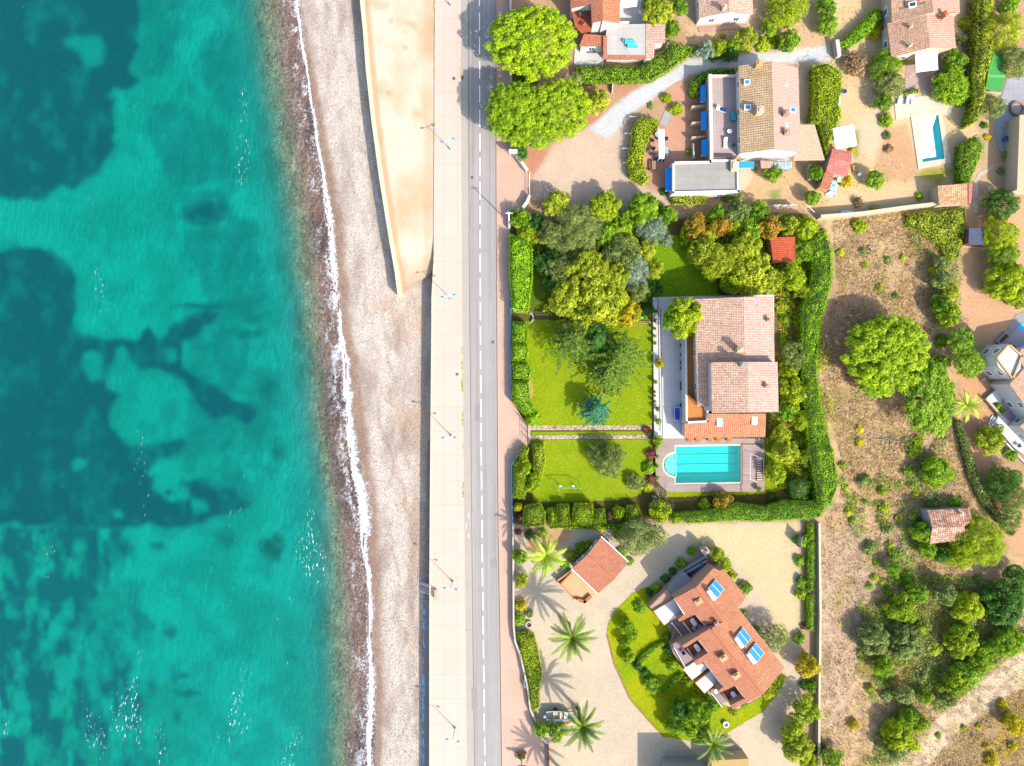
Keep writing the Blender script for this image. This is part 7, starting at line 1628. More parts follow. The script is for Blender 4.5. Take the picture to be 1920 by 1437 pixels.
# beach steps and bench
bs = thing('beach_steps', 'white wooden steps descending from the promenade to the beach', 'steps', P(797, 1106, 0))
for k in range(8):
    m = MB(); m.box((1.05 - k * .28, 0, -.18 - k * .29), .26, 1.5, .06); m.build('tread', plain('grey_plank', A(222, 205, 200), .8, .08, 3), bs)
for s in (-.72, .72):
    m = MB(); a, b = Vector((1.2, s, .0)), Vector((-1.1, s, -2.3)); d = b - a; m.tube(a - Vector((0, 0, .16)), b - Vector((0, 0, .1)), .06, n=5); m.tube(a + Vector((0, 0, .8)), b + Vector((0, 0, .8)), .03, n=5); m.tube(a, a + Vector((0, 0, .8)), .03, n=5); m.tube(b, b + Vector((0, 0, .8)), .03, n=5); m.build('handrail', FRAME, bs)
bn = thing('bench', 'brown wooden bench on the promenade at the head of the beach steps', 'bench', P(817.5, 1114, .13))
BW = plain('pale_bench_wood', A(236, 205, 160), .8, .1, 3); m = MB(); m.box((0, 0, .42), .4, 1.9, .05); m.build('seat', BW, bn); m = MB(); m.box((-.22, 0, .5), .05, 1.9, .35); m.build('backrest', BW, bn)
for s in (-.8, .8): m = MB(); m.box((0, s, 0), .45, .08, .42); m.build('leg', DARKM, bn)
# ------------------------------------------------------------------ garden furniture
def chair(label, px, py, rz, mat=RATTAN, z=0.02, group=None, cat='chair'):
    r = thing('garden_chair', label, cat, P(px, py, z), group, rz)
    m = MB(); m.box((0, 0, .38), .55, .55, .10); m.build('seat', mat, r)
    m = MB(); m.box((0, -.27, .44), .58, .08, .45); m.build('backrest', mat, r)
    for sx, sy in ((-.24, -.24), (.24, -.24), (-.24, .24), (.24, .24)): m = MB(); m.tube((sx, sy, 0), (sx, sy, .38), .025, n=5); m.build('leg', DARKM, r)
    for s in (-.3, .3): m = MB(); m.box((s, 0, .40), .07, .55, .22); m.build('armrest', mat, r)
    return r
def rtable(label, px, py, rad, z, mat, ov=1.0, rz=0.0, name='garden_table', h=.72):
    r = thing(name, label, 'table', P(px, py, z), None, rz)
    m = MB(); n = 20; q = []
    for i in range(n):
        a = 2 * math.pi * i / n; q.append(Vector((rad * math.cos(a), rad * math.sin(a) + (ov - 1) * rad * (1 if math.sin(a) > 0 else -1), h)))
    m.slab(q, .05); m.build('tabletop', mat, r)
    m = MB(); m.tube((0, 0, 0), (0, 0, h - .05), .06, n=6); m.tube((0, 0, 0), (0, 0, .05), .25, n=10); m.build('pedestal', DARKM, r)
    return r
def lounger(label, px, py, rz, mat, z=0.0, group=None, L=1.9, W=.65, head=None):
    r = thing('sun_lounger', label, 'sun lounger', P(px, py, z), group, rz)
    m = MB(); m.box((0, -.25, .28), W, L * .66, .10); m.build('mattress', mat, r)
    m = MB(); a = [Vector((-W / 2, L * .2, .38)), Vector((W / 2, L * .2, .38)), Vector((W / 2, L * .52, .62)), Vector((-W / 2, L * .52, .62))]; m.slab(a, .09); m.build('backrest', head or mat, r)
    m = MB()
    for s in (-1, 1): m.box((s * (W / 2 + .03), 0, .22), .05, L, .06)
    m.build('frame', FRAME, r)
    for sx in (-1, 1):
        for sy in (-.7, .6): m = MB(); m.tube((sx * W / 2, sy, 0), (sx * W / 2, sy, .24), .03, n=5); m.build('leg', FRAME, r)
    return r
def parasol(label, px, py, rad, z, mat, h=2.3, n=8, rz=0.0, stripe=None):
    c = P(px, py, h + z); r = thing('parasol', label, 'parasol', Vector((c.x, c.y, z)), None, rz)
    m = MB(); apex = Vector((0, 0, h + .35)); ring = [Vector((rad * math.cos(2 * math.pi * (i + .5) / n), rad * math.sin(2 * math.pi * (i + .5) / n), h)) for i in range(n)]
    for i in range(n): m.poly([ring[i], ring[(i + 1) % n], apex]); m.poly([ring[i], ring[(i + 1) % n], ring[(i + 1) % n] - Vector((0, 0, .12)), ring[i] - Vector((0, 0, .12))])
    cn = m.build('canopy', mat, r)
    if stripe:
        m = MB()
        for f0, f1 in ((.35, .5), (.7, .85)):
            for i in range(n):
                a, b = ring[i], ring[(i + 1) % n]; q = [apex + (a - apex) * f0, apex + (b - apex) * f0, apex + (b - apex) * f1, apex + (a - apex) * f1]; m.poly([p + Vector((0, 0, .015)) for p in q])
        m.build('stripe', stripe, cn)
    m = MB(); m.tube((0, 0, 0), (0, 0, h + .2), .03, n=6); m.build('pole', FRAME, r); m = MB(); m.tube((0, 0, 0), (0, 0, .12), .28, n=12); m.build('base', W_GREY, r)
    return r
parasol('square white parasol above the red tiled shed', 1584, 257, 2.75, 0, WHITEP, 2.4, 4, .17)
parasol('blue and white ringed parasol beside the red lean-to roof', 1562, 349, .95, 0, CYAN, 2.0, 10, stripe=WHITEP)
for i, (x, y, rz, l) in enumerate(((1222, 265, .1, 'dark rattan chair alone nearest the curved patio hedge'), (1247.8, 262, 1.6, 'dark rattan chair right of the slatted pergola, upper half'), (1211.5, 281.5, 0, 'paler blue-grey chair half under the curved hedge'), (1224.3, 280.5, .8, 'dark rattan chair turned diagonally on the patio'), (1225.5, 292, 0, 'dark chair with white edging, below the diagonal chair'),
        (1251, 287, 1.6, 'dark chair in the shade right of the lower pergola end'), (1236, 262, 3.1, 'chair partly beneath the upper pergola slats'))):
    chair(l, x, y, rz, group='rattan chairs on the terracotta patio')
rtable('round grey glass table half under the top of the slatted pergola', 1233, 254, .65, .02, plain('grey_glass', (.22, .27, .28), .3))
rtable('oval grey table right of the lower pergola end', 1247, 286, .6, .02, plain('grey_glass', (.22, .27, .28)), 1.5)
so_ = thing('outdoor_sofa', 'dark blue outdoor sofa at the lower end of the slatted pergola', 'sofa', P(1236, 299.5, .02))
m = MB(); m.box((0, 0, .2), 1.5, .6, .2); m.build('seat', NAVY, so_); m = MB(); m.box((0, -.32, .2), 1.5, .12, .55); m.build('backrest', NAVY, so_)
for s in (-.8, .8): m = MB(); m.box((s, 0, .0), .12, .7, .5); m.build('armrest', RATTAN, so_)
pk = thing('picnic_table', 'brown wooden picnic table with side bench on the terracotta patio', 'picnic table', P(1224.5, 312, .02))
m = MB(); m.box((0, 0, .70), .75, 1.6, .05); m.build('tabletop', WOOD, pk)
for s in (-.65, .65): m = MB(); m.box((s, 0, .42), .22, 1.6, .05); m.build('seat', WOOD, pk); m = MB(); m.box((0, s, 0), 1.3, .08, .42); m.box((0, s, .42), .6, .08, .28); m.build('leg', WOOD, pk)
bb = thing('barbecue_grill', 'dark barbecue grill beside the picnic table bench', 'barbecue', P(1221, 323, .02)); 
m = MB(); m.tube((0, 0, .55), (0, 0, .8), .22, .28, 10); m.build('bowl', DARKM, bb); m = MB()
for a in range(3): m.tube((.25 * math.cos(a * 2.1), .25 * math.sin(a * 2.1), 0), (0, 0, .6), .02, n=4)
m.build('legs', DARKM, bb)
lounger('navy sun lounger with white head on the lavender terrace', 1352, 206, 1.2, NAVY, 3.05, head=WHITEP)
lounger('white sun lounger on the lower part of the lavender terrace', 1359.5, 270, 0, WHITEP, 3.05)
rtable('small white round table on the lavender terrace', 1366, 249, .42, 3.05, WHITEP)
rtable('small black square-ish table near the white shutters', 1375, 273, .24, 3.05, DARKM, h=.45)
gb = thing('storage_box', 'teal green storage box against the apartment wall on the terrace', 'box', P(1373.5, 220, 3.05)); m = MB(); m.box((0, 0, 0), .9, 1.5, .6); m.build('box_body', plain('teal_box', (.02, .17, .20), .6), gb); m = MB(); m.box((0, 0, .605), .96, 1.56, .07); m.build('lid', plain('teal_lid', (.03, .22, .26), .6), gb)
for i, (x, l, rz) in enumerate(((1685, 'leftmost of three grey loungers above the covered pool', -.25), (1700.5, 'middle grey lounger above the covered pool', -.18), (1709, 'rightmost of three grey loungers above the covered pool', .05))):
    lounger(l, x, 189, rz, plain('grey_mesh', (.33, .33, .38), .7), .06, 'grey loungers above the covered pool')
for (x, y, l) in ((1175, 80, 'upper bright blue lounger on the white villa flat roof'), (1180, 89, 'lower bright blue lounger on the white villa flat roof')):
    lounger(l, x + 6, y, 1.57, CYAN, 3.25, 'blue loungers on the white villa roof')
rtable('tiny blue side table between the bright blue loungers', 1170, 78, .3, 3.25, CYAN, h=.4)
rtable('dark table on the enclosed red-floored terrace of the white villa', 1090, 30, .55, 2.95, DARKM)
chair('chair on the red-floored terrace of the white villa', 1093, 47, .5, ORWOOD, 2.95)
chair('dark chair on the patio below the white villa', 1113, 96, 1.2, RATTAN, .16)
# villa terrace objects
tt = thing('table_tennis', 'deep blue table tennis table on the villa terrace', 'table tennis table', P(1268, 776, .42), None, 0)
m = MB(); m.box((0, 0, .74), 1.0, 2.3, .05); m.build('tabletop', plain('tt_blue', (.01, .03, .36), .5, .02), tt); m = MB()
for s in (-.52, .52): m.box((s, 0, .742), .05, 2.34, .052)
for s in (-1.16, 1.16): m.box((0, s, .742), 1.0, .05, .052)
m.build('white_line', FRAME, tt)
for s in (-.8, .8): m = MB(); m.box((0, s, 0), .8, .08, .74); m.build('leg', DARKM, tt)
m = MB(); m.box((0, 0, .79), 1.2, .02, .15); m.build('net', W_GREY, tt)
for i, (y, l) in enumerate(((648, 'uppermost navy armchair lined up against the villa wall'), (680, 'second navy armchair from the top against the villa wall'), (690, 'third navy armchair from the top against the villa wall'), (720, 'fourth navy armchair from the top against the villa wall'), (728, 'fifth navy armchair from the top against the villa wall'), (760, 'lowest navy armchair, nearest the table tennis table'))):
    chair(l, 1277, y, -1.57, NAVY, .42, 'navy armchairs along the villa wall', 'armchair')
chair('dark lounge chair under the tile-roofed balcony tree', 1277, 665, -1.57, RATTAN, .42, 'navy armchairs along the villa wall', 'armchair')
def pot(label, px, py, r_, leafk, z=.42, plantform='leafy', rp=.5, potm=TERRA, group='potted plants along the villa terrace'):
    r = thing('potted_plant', label, 'potted plant', P(px, py, z), group)
    m = MB(); m.tube((0, 0, 0), (0, 0, .5), r_ * .7, r_, 12); m.build('pot', potm, r); m = MB(); m.tube((0, 0, .5), (0, 0, .51), r_ * .85, n=12); m.build('soil', plain('dark_soil', A(120, 85, 70)), r)
    o = crown_obj('foliage', proto(plantform, 'S')[int(py) % 3], LEAF[leafk], r); o.scale = (rp, rp, rp * 1.2); o.location = (0, 0, .45)
NUM = ['first', 'second', 'third', 'fourth', 'fifth', 'sixth', 'seventh', 'eighth', 'ninth', 'tenth', 'eleventh']
for i, (x, y, k, rp) in enumerate(((1229, 585, 'purple', .28), (1227.5, 602, 'brown', .28), (1227, 617, 'olive', .26), (1227, 631, 'lime', .33), (1227, 644, 'lime', .36), (1228, 717, 'green', .42), (1226.5, 735, 'brown', .22), (1226.5, 742, 'brown', .22), (1227, 753, 'brown', .24), (1232.5, 767, 'green', .48), (1233, 790, 'green', .65))):
    pot(f'{NUM[i]} potted plant from the top on the villa terrace edge', x, y, .27, k, rp=rp)
pot('large spiky yellow-green potted yucca halfway along the villa terrace edge', 1235, 682, .4, 'gold', plantform='shaggy', rp=1.0)
pot('big round shrub in a pot at the corner of terrace and pool deck', 1233, 827, .4, 'green', rp=1.0)
for i, y in enumerate((840, 856, 874, 896)): pot(f'{NUM[i]} lime tuft pot from the top at the pool deck edge', 1231 + (i % 2), y, .2, 'lime', rp=.42, group='tuft pots at the pool deck edge')
pot('white-flowered pot at the upper right corner of the pool deck', 1419, 823, .3, 'grey', rp=.45, group='pots on the pool deck'); pot('dark potted shrub beside the pool stair railing', 1426, 838, .3, 'dark', rp=.42, group='pots on the pool deck'); pot('olive potted shrub at the lower right corner of the pool deck', 1421, 917, .3, 'olive', rp=.55, group='pots on the pool deck')
for i, x in enumerate((1292, 1308, 1330.5, 1346, 1366)):
    r = thing('deck_chair', f'{NUM[i]} orange wooden deck chair from the left between roof and lap pool', 'deck chair', P(x, 826, .41), 'orange deck chairs by the lap pool')
    m = MB(); m.slab([Vector((-.38, -.25, .38)), Vector((.38, -.25, .38)), Vector((.38, .35, .34)), Vector((-.38, .35, .34))], .05); m.build('seat', ORWOOD, r)
    m = MB(); m.slab([Vector((-.38, .3, .36)), Vector((.38, .3, .36)), Vector((.38, .62, .85)), Vector((-.38, .62, .85))], .05); m.build('backrest', ORWOOD, r)
    for sx in (-.34, .34):
        for sy in (-.2, .4): m = MB(); m.box((sx, sy, 0), .06, .06, .34); m.build('leg', ORWOOD, r)
# swing
sw = thing('swing_frame', 'green metal swing frame on the small lawn above the topiary row', 'swing', P(1065, 912, 0))
GP = plain('swing_green', (.02, .28, .14), .5); m = MB(); z = 2.3; o0 = P(1065, 912, 0)
a, b = P(1045, 915, 2.3) - o0, P(1087, 915, 2.3) - o0; m.tube(a, b, .06, n=6); m.build('top_bar', GP, sw)
for e in (a, b):
    for s in (-.9, .9): m = MB(); m.tube(e, Vector((e.x, e.y + s, 0)), .045, n=6); m.build('leg', GP, sw)
for t in (.12, .70):
    p = a + (b - a) * t; m = MB(); m.box((p.x + .25, p.y, .5), .45, .2, .04); q = m.build('seat', WHITEP, sw)
    m = MB(); m.tube((p.x + .05, p.y, .52), (p.x + .05, p.y, 2.3), .015, n=4); m.tube((p.x + .45, p.y, .52), (p.x + .45, p.y, 2.3), .015, n=4); m.build('chain', DARKM, q)
m = MB(o0 * 1.0); 
# curved border of the fountain and well
def ring(name, label, cat, px, py, r0, r1, h, mat, inner=None, z=0.0):
    r = thing(name, label, cat, P(px, py, z)); m = MB(); n = 22
    for i in range(n):
        a, b = 2 * math.pi * i / n, 2 * math.pi * (i + 1) / n
        pa, pb = (math.cos(a), math.sin(a)), (math.cos(b), math.sin(b))
        m.poly([(pa[0] * r0, pa[1] * r0, h), (pa[0] * r1, pa[1] * r1, h), (pb[0] * r1, pb[1] * r1, h), (pb[0] * r0, pb[1] * r0, h)])
        m.poly([(pa[0] * r1, pa[1] * r1, 0), (pb[0] * r1, pb[1] * r1, 0), (pb[0] * r1, pb[1] * r1, h), (pa[0] * r1, pa[1] * r1, h)])
        m.poly([(pb[0] * r0, pb[1] * r0, 0), (pa[0] * r0, pa[1] * r0, 0), (pa[0] * r0, pa[1] * r0, h), (pb[0] * r0, pb[1] * r0, h)])
    m.build('rim', mat, r)
    if inner: m = MB(); m.tube((0, 0, 0), (0, 0, h * .5), r0 - .01, n=n); m.build('fill', inner, r)
    return r
ring('stone_ring', 'round stone-rimmed planting ring at the end of the yard hedge', 'planting ring', 992, 1171, .42, .68, .35, W_CREAM, plain('dark_soil', A(120, 85, 70)))
ring('bird_bath', 'round white basin on the crescent lawn near the large dark tree', 'basin', 1360, 1357, .42, .56, .5, WHITEP, W_GREY)
ring('round_table_base', 'round stone seat with a table on the blue-grey patio', 'stone seat', 1905, 205, 1.0, 1.3, .45, WOOD, W_GREY)
# solar house balcony furniture
for (x, y, l) in ((1298.5, 1164.5, 'oval pale table on the uppermost roof balcony'), (1305.5, 1212.5, 'oval white table on the middle roof balcony'), (1374, 1301, 'oval white table on the lowest roof balcony')):
    rtable(l, x, y, .42, 3.45, WHITEP if 'white' in l else plain('pale_green_table', (.5, .55, .5), .5), 1.9, .6)
for (x, y, l) in ((1299.5, 1176, 'left grey chair on the uppermost roof balcony'), (1309, 1173, 'right grey chair on the uppermost roof balcony'), (1313, 1220, 'grey chair on the middle roof balcony')):
    chair(l, x, y, .6, plain('grey_chair', (.25, .25, .30), .6), 3.45, 'grey chairs on the roof balconies')
chair('dark chair on the slate side terrace of the solar-panelled house', 1280, 1222, .6, RATTAN, 2.75); rtable('small white table on the lowest side terrace', 1341, 1293, .4, 2.65, WHITEP)
# right patio
parasol('blue folded-out parasol nearest the cream house wall', 1905, 277, .55, .03, BLUE, 1.9); parasol('teal parasol above the blue one on the patio', 1904, 259, .45, .03, plain('teal_cloth', (.03, .2, .3), .7), 1.8)
rtable('round dark blue table on the blue-grey patio', 1881.5, 263, .52, .03, plain('navy_table', (.02, .07, .2), .5)); rtable('square-looking beige table on the blue-grey patio', 1896, 238, .6, .03, WOOD); rtable('brown round table at the lower end of the blue-grey patio', 1902, 290, .65, .03, plain('brown_table', A(140, 105, 95), .7))
# cast: shed surroundings
ps = thing('storage_pallet', 'light wooden pallet box right of the red tiled shed', 'pallet', P(1603, 317, 0), None, .2)
for k in range(5): m = MB(); m.box((-.45 + k * .22, 0, .3), .16, 1.3, .04); m.build('plank', plain('yellow_plank', A(235, 200, 120), .8), ps)
m = MB(); m.box((0, 0, 0), 1.1, 1.2, .29); m.build('frame', WOOD, ps)
cr = thing('blue_crate', 'small pale blue crate beside the curved gravel path', 'crate', P(1609.5, 328.5, 0), None, .6); m = MB(); m.box((0, 0, 0), .55, .5, .4); m.build('crate_body', plain('pale_blue_plastic', (.45, .6, .72), .5), cr); m = MB(); m.box((0, 0, .402), .6, .55, .05); m.build('lid', WHITEP, cr)
tv = thing('towel_heap', 'heap of white and violet towels below the ringed parasol', 'towels', P(1557, 365, 0)); 
for k, (x, y, c) in enumerate(((-.6, 0, (.7, .72, .75)), (.1, -.1, (.75, .75, .75)), (.7, .1, (.35, .3, .6)), (0, .3, (.6, .6, .7)))):
    m = MB(); m.box((x, y, .0), .7, .5, .22 + .03 * k, .3 + k); m.build('towel', plain(f'towel_cloth_{k}', c, .9), tv)
tb = thing('turquoise_table', 'turquoise and yellow folding table below the red tiled shed', 'table', P(1571, 340, 0)); m = MB(); m.box((0, 0, .7), .9, .8, .04); m.build('tabletop', plain('turq_top', (.25, .6, .58), .6), tb)
for sx, sy in ((-.4, -.35), (.4, -.35), (-.4, .35), (.4, .35)): m = MB(); m.tube((sx, sy, 0), (sx, sy, .7), .02, n=4); m.build('leg', FRAME, tb)
for (x, y, l, mm) in ((1569, 172, 'upturned white kayak-shaped dinghy by the ragged hedge', None),):
    r = thing('dinghy', l, 'dinghy', P(1570, 185, 0), None, .08); m = MB(); n = 9; prev = None
    for i in range(n):
        t = i / (n - 1); w = .55 * math.sin(math.pi * (.12 + .82 * t)) ** .7; zz_ = [0, .42, .5, .42, 0]; xs_ = [-w, -w * .7, 0, w * .7, w]
        rg = [Vector((xs_[k], -1.3 + 2.6 * t, zz_[k] * (1 if 0 < i < n - 1 else .4))) for k in range(5)]
        if prev:
            for k in range(4): m.poly([prev[k], prev[k + 1], rg[k + 1], rg[k]])
        prev = rg
    m.build('hull', WHITEP, r, True); m = MB(); m.box((0, 0, .5), .06, 2.2, .05); m.build('keel', W_GREY, r)
bk = thing('blue_bucket', 'blue tub beside the white upturned dinghy', 'tub', P(1582, 173, 0)); m = MB(); m.tube((0, 0, 0), (0, 0, .4), .3, .38, 12); m.build('tub_body', CYAN, bk); m = MB(); m.tube((0, 0, .4), (0, 0, .43), .42, n=12); m.build('rim', NAVY, bk)
# laundry rack and washing line near the long hedge
lr = thing('drying_rack', 'row of blue and white laundry hanging below the apartment garden', 'laundry', P(1467, 389, 0))
for k in range(7):
    m = MB(); m.box((-1.8 + k * .6, 0, .5), .45, .06 + .02 * (k % 3), 1.1, .5); m.build('laundry', [CYAN, WHITEP, NAVY, WHITEP, BLUE, WHITEP, plain('lilac_cloth', (.4, .4, .6), .8)][k], lr)
m = MB(); m.tube((-2.2, 0, 1.65), (2.2, 0, 1.65), .02, n=4); m.tube((-2.2, 0, 0), (-2.2, 0, 1.7), .03, n=5); m.tube((2.2, 0, 0), (2.2, 0, 1.7), .03, n=5); m.build('line', FRAME, lr)
wp = thing('washing_pole', 'tall T-shaped white washing pole at the end of the cream wall', 'pole', P(1509, 398, 0)); m = MB(); m.tube((0, 0, 0), (0, 0, 2.6), .05, n=6); m.build('post', FRAME, wp); m = MB(); m.box((0, 0, 2.5), .08, 2.0, .08, .8); m.build('crossbar', FRAME, wp)
wb = thing('rowing_boat', 'pale blue upturned rowing boat in the shade along the cream wall', 'boat', P(1590, 400, 0), None, 1.45); m = MB(); prev = None
for i in range(9):
    t = i / 8; w = .5 * math.sin(math.pi * (.08 + .86 * t)) ** .7; rg = [Vector((x, -1.6 + 3.2 * t, z)) for x, z in ((-w, 0), (-w * .7, .35), (0, .42), (w * .7, .35), (w, 0))]
    if prev:
        for k in range(4): m.poly([prev[k], prev[k + 1], rg[k + 1], rg[k]])
    prev = rg
m.build('hull', plain('pale_blue_plastic', (.45, .6, .72)), wb, True); m = MB(); m.box((0, 0, .42), .06, 2.6, .05); m.build('keel', W_GREY, wb)
# motor boat on its trailer
bt = thing('motor_boat', 'small white open motor boat with blue side stripe parked by the palm', 'boat', P(1047, 1338, 0), None, 0)
m = MB(); prof = [(-2.35, .80), (-1.4, .86), (0, .90), (1.1, .82), (1.9, .55), (2.5, .08)]; prev = None
for x, w in prof:
    z = 1.05 + .08 * max(0, x); rg = [Vector((x, -w, z)), Vector((x, -w * .75, .55)), Vector((x * .98, 0, .45 + .12 * max(0, x))), Vector((x, w * .75, .55)), Vector((x, w, z))]
    if prev:
        for k in range(4): m.poly([prev[k], rg[k], rg[k + 1], prev[k + 1]])
    else: m.poly(rg[::-1])
    prev = rg
m.build('hull', WHITEP, bt)
m = MB(); m.poly([Vector((x, -w * .85, .72)) for x, w in prof] + [Vector((x, w * .85, .72)) for x, w in prof[::-1]]); m.build('deck_floor', plain('beige_floor', A(226, 210, 170), .8), bt)
m = MB()
for s in (-1, 1):
    for (x0, w0), (x1, w1) in zip(prof[:-1], prof[1:]): 
        a, b = Vector((x0, s * w0, 1.08 + .08 * max(0, x0))), Vector((x1, s * w1, 1.08 + .08 * max(0, x1))); m.tube(a, b, .07, n=6)
m.build('gunwale', plain('gunwale_blue', (.30, .42, .58), .4), bt)
for x in (-.9, .35): m = MB(); m.box((x, 0, .74), .35, 1.3, .28); m.build('seat', plain('cream_seat', A(250, 235, 190), .7), bt)
m = MB(); m.box((1.35, 0, .95), .7, 1.2, .06); m.build('fore_deck', WHITEP, bt)
m = MB(); m.box((-2.6, 0, .9), .45, .42, .5); m.tube((-2.65, 0, .3), (-2.65, 0, .95), .09, n=6); m.build('outboard_motor', plain('motor_grey', (.25, .32, .42), .4), bt)
bt2 = thing('boat_trailer', 'dark metal boat trailer beneath the white motor boat', 'trailer', P(1047, 1338, 0)); m = MB()
for s in (-.5, .5): m.box((.3, s, .36), 4.6, .08, .08)
m.box((-.6, 0, .34), .08, 1.9, .06); m.box((2.8, 0, .34), .9, .08, .08); m.build('chassis', DARKM, bt2)
for s in (-1.0, 1.0): m = MB(); m.tube((-.6, s - .1, .3), (-.6, s + .1, .3), .3, n=12); m.build('wheel', plain('tyre', (.02, .02, .02), .9), bt2)
bd = thing('bed_border', 'dry stalks and dark roof rack leaning behind the motor boat bow', 'rack', P(1076, 1325, 0)); m = MB()
for k in range(5): m.tube((-.9 + k * .4, -.6, 0), (-.7 + k * .4, .6, .9), .03, n=4)
m.tube((-1, 0, .5), (1, .1, .5), .03, n=4); m.build('bars', DARKM, bd)
# bleached wood piles in the field
for (x, y, l, sc) in ((1662, 828, 'bleached fallen timber in an A shape on the upper dry field', 1.3), (1690, 1022, 'bleached fallen wood with a red brick heap beside the field hut', 1.0), (1664, 1170, 'small white rubble patch between two big scrub bushes', .6), (1631, 466, 'white stone cairn with dark debris on the dry field', .55)):
    r = thing('wood_pile' if 'wood' in l or 'timber' in l else 'rubble_pile', l, 'debris', P(x, y, 0)); rr = random.Random(x)
    for k in range(9 if sc > .9 else 6):
        m = MB(); a = 1.35 + rr.uniform(-.5, .5) if k % 3 else rr.uniform(-.6, .3); q = Vector((rr.uniform(-.9, .9) * sc, rr.uniform(-.6, .6) * sc, .06 + .04 * k)); L = sc * rr.uniform(.6, 1.3); d = Vector((math.cos(a) * L, math.sin(a) * L, .05))
        if 'rubble' in l or 'cairn' in l: m.box(q * .6, .45, .3, .25, a)
        else: m.tube(q - d, q + d, .06, .04, 5)
        m.build('branch' if sc > .9 else 'stone', TWIG if k % 4 else plain('grey_stick', A(150, 140, 150), .9), r)
# small items around the gravel yard
for i, (x, y, l) in enumerate(((1486, 993, 'upper thin white parking marker stone in the shade of the yard corner'), (1486, 1003, 'lower thin white parking marker stone in the yard corner'))):
    pass
sgn = thing('notice_board', 'grey board panel in the upper right corner of the gravel yard', 'panel', P(1494, 1012, 0), None, 1.4); m = MB(); m.box((0, 0, .3), 2.2, .08, 1.9); m.build('board', W_GREY, sgn)
for s in (-.9, .9): m = MB(); m.box((s, 0, 0), .1, .12, 2.3); m.build('post', DARKM, sgn)
# parking frames on the gravel lot
for i, (x, y, l) in enumerate(((1176, 253, 'uppermost white hooped barrier against the curved hedge'), (1172, 281, 'middle white hooped barrier against the curved hedge'), (1174, 308, 'lowest white hooped barrier against the curved hedge'), (1186, 222, 'white hooped barrier at the top end of the curved hedge'), (1008, 278, 'white bar barrier under the edge of the low pine'))):
    r = thing('barrier', l, 'barrier', P(x, y, 0), 'white hooped barriers around the gravel parking'); m = MB(); m.tube((-.6, 0, .8), (.6, 0, .8), .04, n=6); m.build('rail', FRAME, r)
    for s in (-.6, .6): m = MB(); m.tube((s, 0, 0), (s, 0, .8), .04, n=6); m.build('post', FRAME, r)
# hammock frame on the terrace of the stepped house, bicycle, vents
ch = chair('grey chair on the white walkway of the stepped house', 1907, 835, .5, plain('grey_chair', (.25, .25, .30)), .52)
pot('potted palm in the corner of the lavender courtyard', 1915, 770, .3, 'dark', .66, rp=.45, group=None)
by = thing('bicycle', 'pale bicycle lying on the reddish earth above the fan palm', 'bicycle', P(1845, 713, .1), None, .5)
for s in (-.5, .5):
    m = MB(); n = 16
    for i in range(n):
        a, b = 2 * math.pi * i / n, 2 * math.pi * (i + 1) / n; m.tube((s + .32 * math.cos(a), .32 * math.sin(a), 0), (s + .32 * math.cos(b), .32 * math.sin(b), 0), .03, n=4)
    m.build('wheel', W_GREY, by)
m = MB(); 
for a, b in (((-.5, 0, .05), (-.1, .3, .05)), ((-.1, .3, .05), (.35, .35, .05)), ((.35, .35, .05), (.5, 0, .05)), ((-.5, 0, .05), (0, -.05, .05)), ((0, -.05, .05), (.35, .35, .05)), ((0, -.05, .05), (-.15, .42, .05)), ((.35, .35, .05), (.3, .5, .05))): m.tube(a, b, .025, n=5)
m.build('frame', WHITEP, by)
fw = thing('rail_fence', 'thin dark rail frame on the paved ground left of the white stepped house', 'rail', P(1812, 598, 0)); m = MB(); o0 = P(1812, 598, 0)
for a, b in (((1790, 598), (1815, 598)), ((1815, 598), (1813, 625)), ((1798, 592), (1811, 602))): m.tube(P(*a, .7) - o0, P(*b, .7) - o0, .03, n=5)
m.build('rail', DARKM, fw)
for q in ((1790, 598), (1815, 598), (1813, 625)): m = MB(); p = P(*q, .7) - o0; m.tube((p.x, p.y, 0), (p.x, p.y, .7), .03, n=5); m.build('post', DARKM, fw)
gd = thing('garden_arch', 'curved pale stone bench at the upper corner of the villa lawn', 'bench', P(991, 597, 0)); m = MB(); n = 12
for i in range(n):
    a, b = -1.2 + 2.6 * i / n, -1.2 + 2.6 * (i + 1) / n; q = [Vector((math.cos(t) * r_, math.sin(t) * r_, .45)) for t, r_ in ((a, .75), (b, .75), (b, 1.05), (a, 1.05))]; m.prism(q, 0)
m.build('seat', W_GREY, gd)
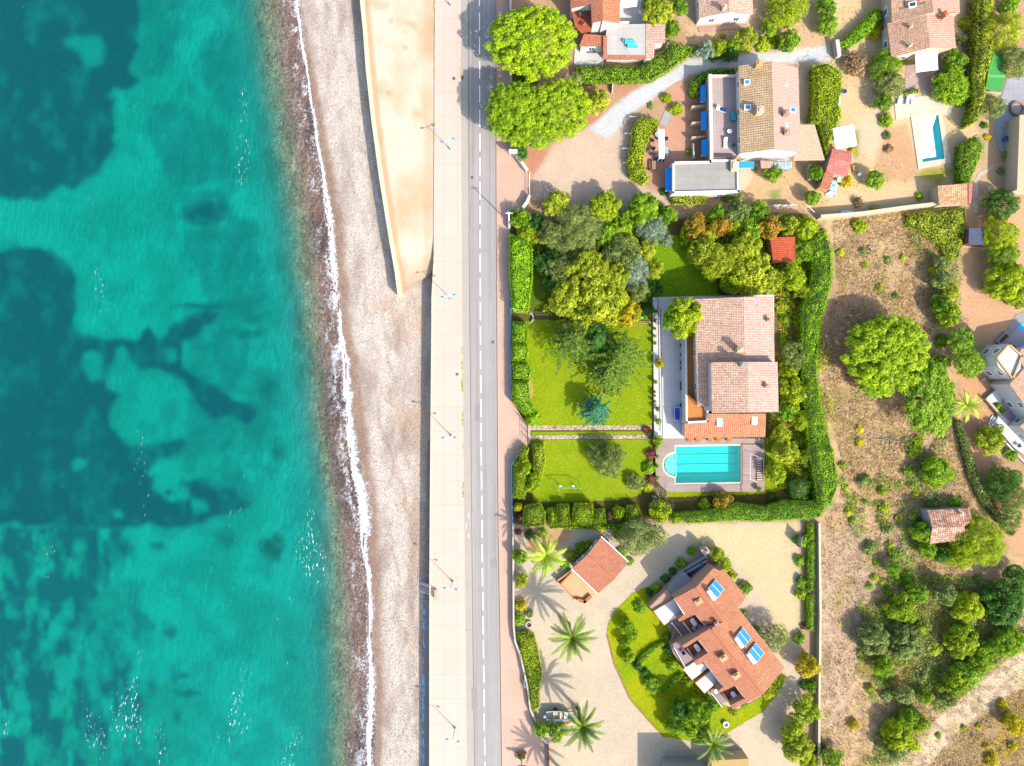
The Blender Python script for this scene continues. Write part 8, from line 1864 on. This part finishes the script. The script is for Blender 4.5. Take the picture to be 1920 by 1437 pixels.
for i, (x, y, l) in enumerate(((965, 583, 'small teal meter box by the upper blue fence end'), (1203, 597, 'small green garden tap box at the end of the stepping stones'), (1438, 551, 'green pump cover at the top right corner of the pink-roofed villa'))):
    r = thing('garden_box', l, 'box', P(x, y, 0)); m = MB(); m.tube((0, 0, 0), (0, 0, .5), .24, .2, 8); m.build('cover', plain('bright_green', (.02, .42, .22), .5), r); m = MB(); m.tube((0, 0, .5), (0, 0, .56), .26, n=8); m.build('lid', plain('bright_green', (.02, .42, .22)), r)
for (x, y, l) in ((1110, 984, 'pale garden debris left of the golden bush above the terracotta cottage'),):
    r = thing('rubble_pile', l, 'debris', P(x - 22, y + 2, 0)); rr = random.Random(3)
    for k in range(7): m = MB(); m.box((rr.uniform(-1, 1), rr.uniform(-.3, .3), 0), .3, .15, .15, rr.uniform(0, 3)); m.build('stone', W_GREY, r)
# pebbles and driftwood line on the beach
rng = np.random.RandomState(5); n = 5200; yy = rng.uniform(-40, 1480, n); dd = rng.rand(n); xw = interp(yy, WL) + 25; xe = interp(yy, [(-180, 668), (0, 672), (230, 692), (440, 722), (540, 742), (570, 800), (830, 795), (1620, 786)])
xx = xw + (xe - xw) * dd; zz, _ = shore_height(xx, yy); C = np.stack([(xx - CX) * S, (CY - yy) * S, zz + .03], 1); V = []; 
sz = rng.uniform(.05, .13, n); base = np.array([[1, 0, 0], [0, 1, 0], [-1, 0, 0], [0, -1, 0], [0, 0, 1.0]]); a = rng.rand(n) * 6.28
ca, sa = np.cos(a), np.sin(a); B = base[None] * sz[:, None, None] * np.array([1.2, .8, .7]); V = np.stack([B[..., 0] * ca[:, None] - B[..., 1] * sa[:, None], B[..., 0] * sa[:, None] + B[..., 1] * ca[:, None], B[..., 2]], -1) + C[:, None]
V = V.reshape(-1, 3); F = np.concatenate([np.stack([np.arange(n) * 5 + i, np.arange(n) * 5 + (i + 1) % 4, np.arange(n) * 5 + 4], 1) for i in range(4)])
o = link('pebbles', fast_mesh('pebbles', V, F), plain('pebble_stone', A(205, 185, 178), .9, .45, 9, fine=30)); tag(o, 'larger loose pebbles scattered over the beach', 'pebbles', kind='stuff')
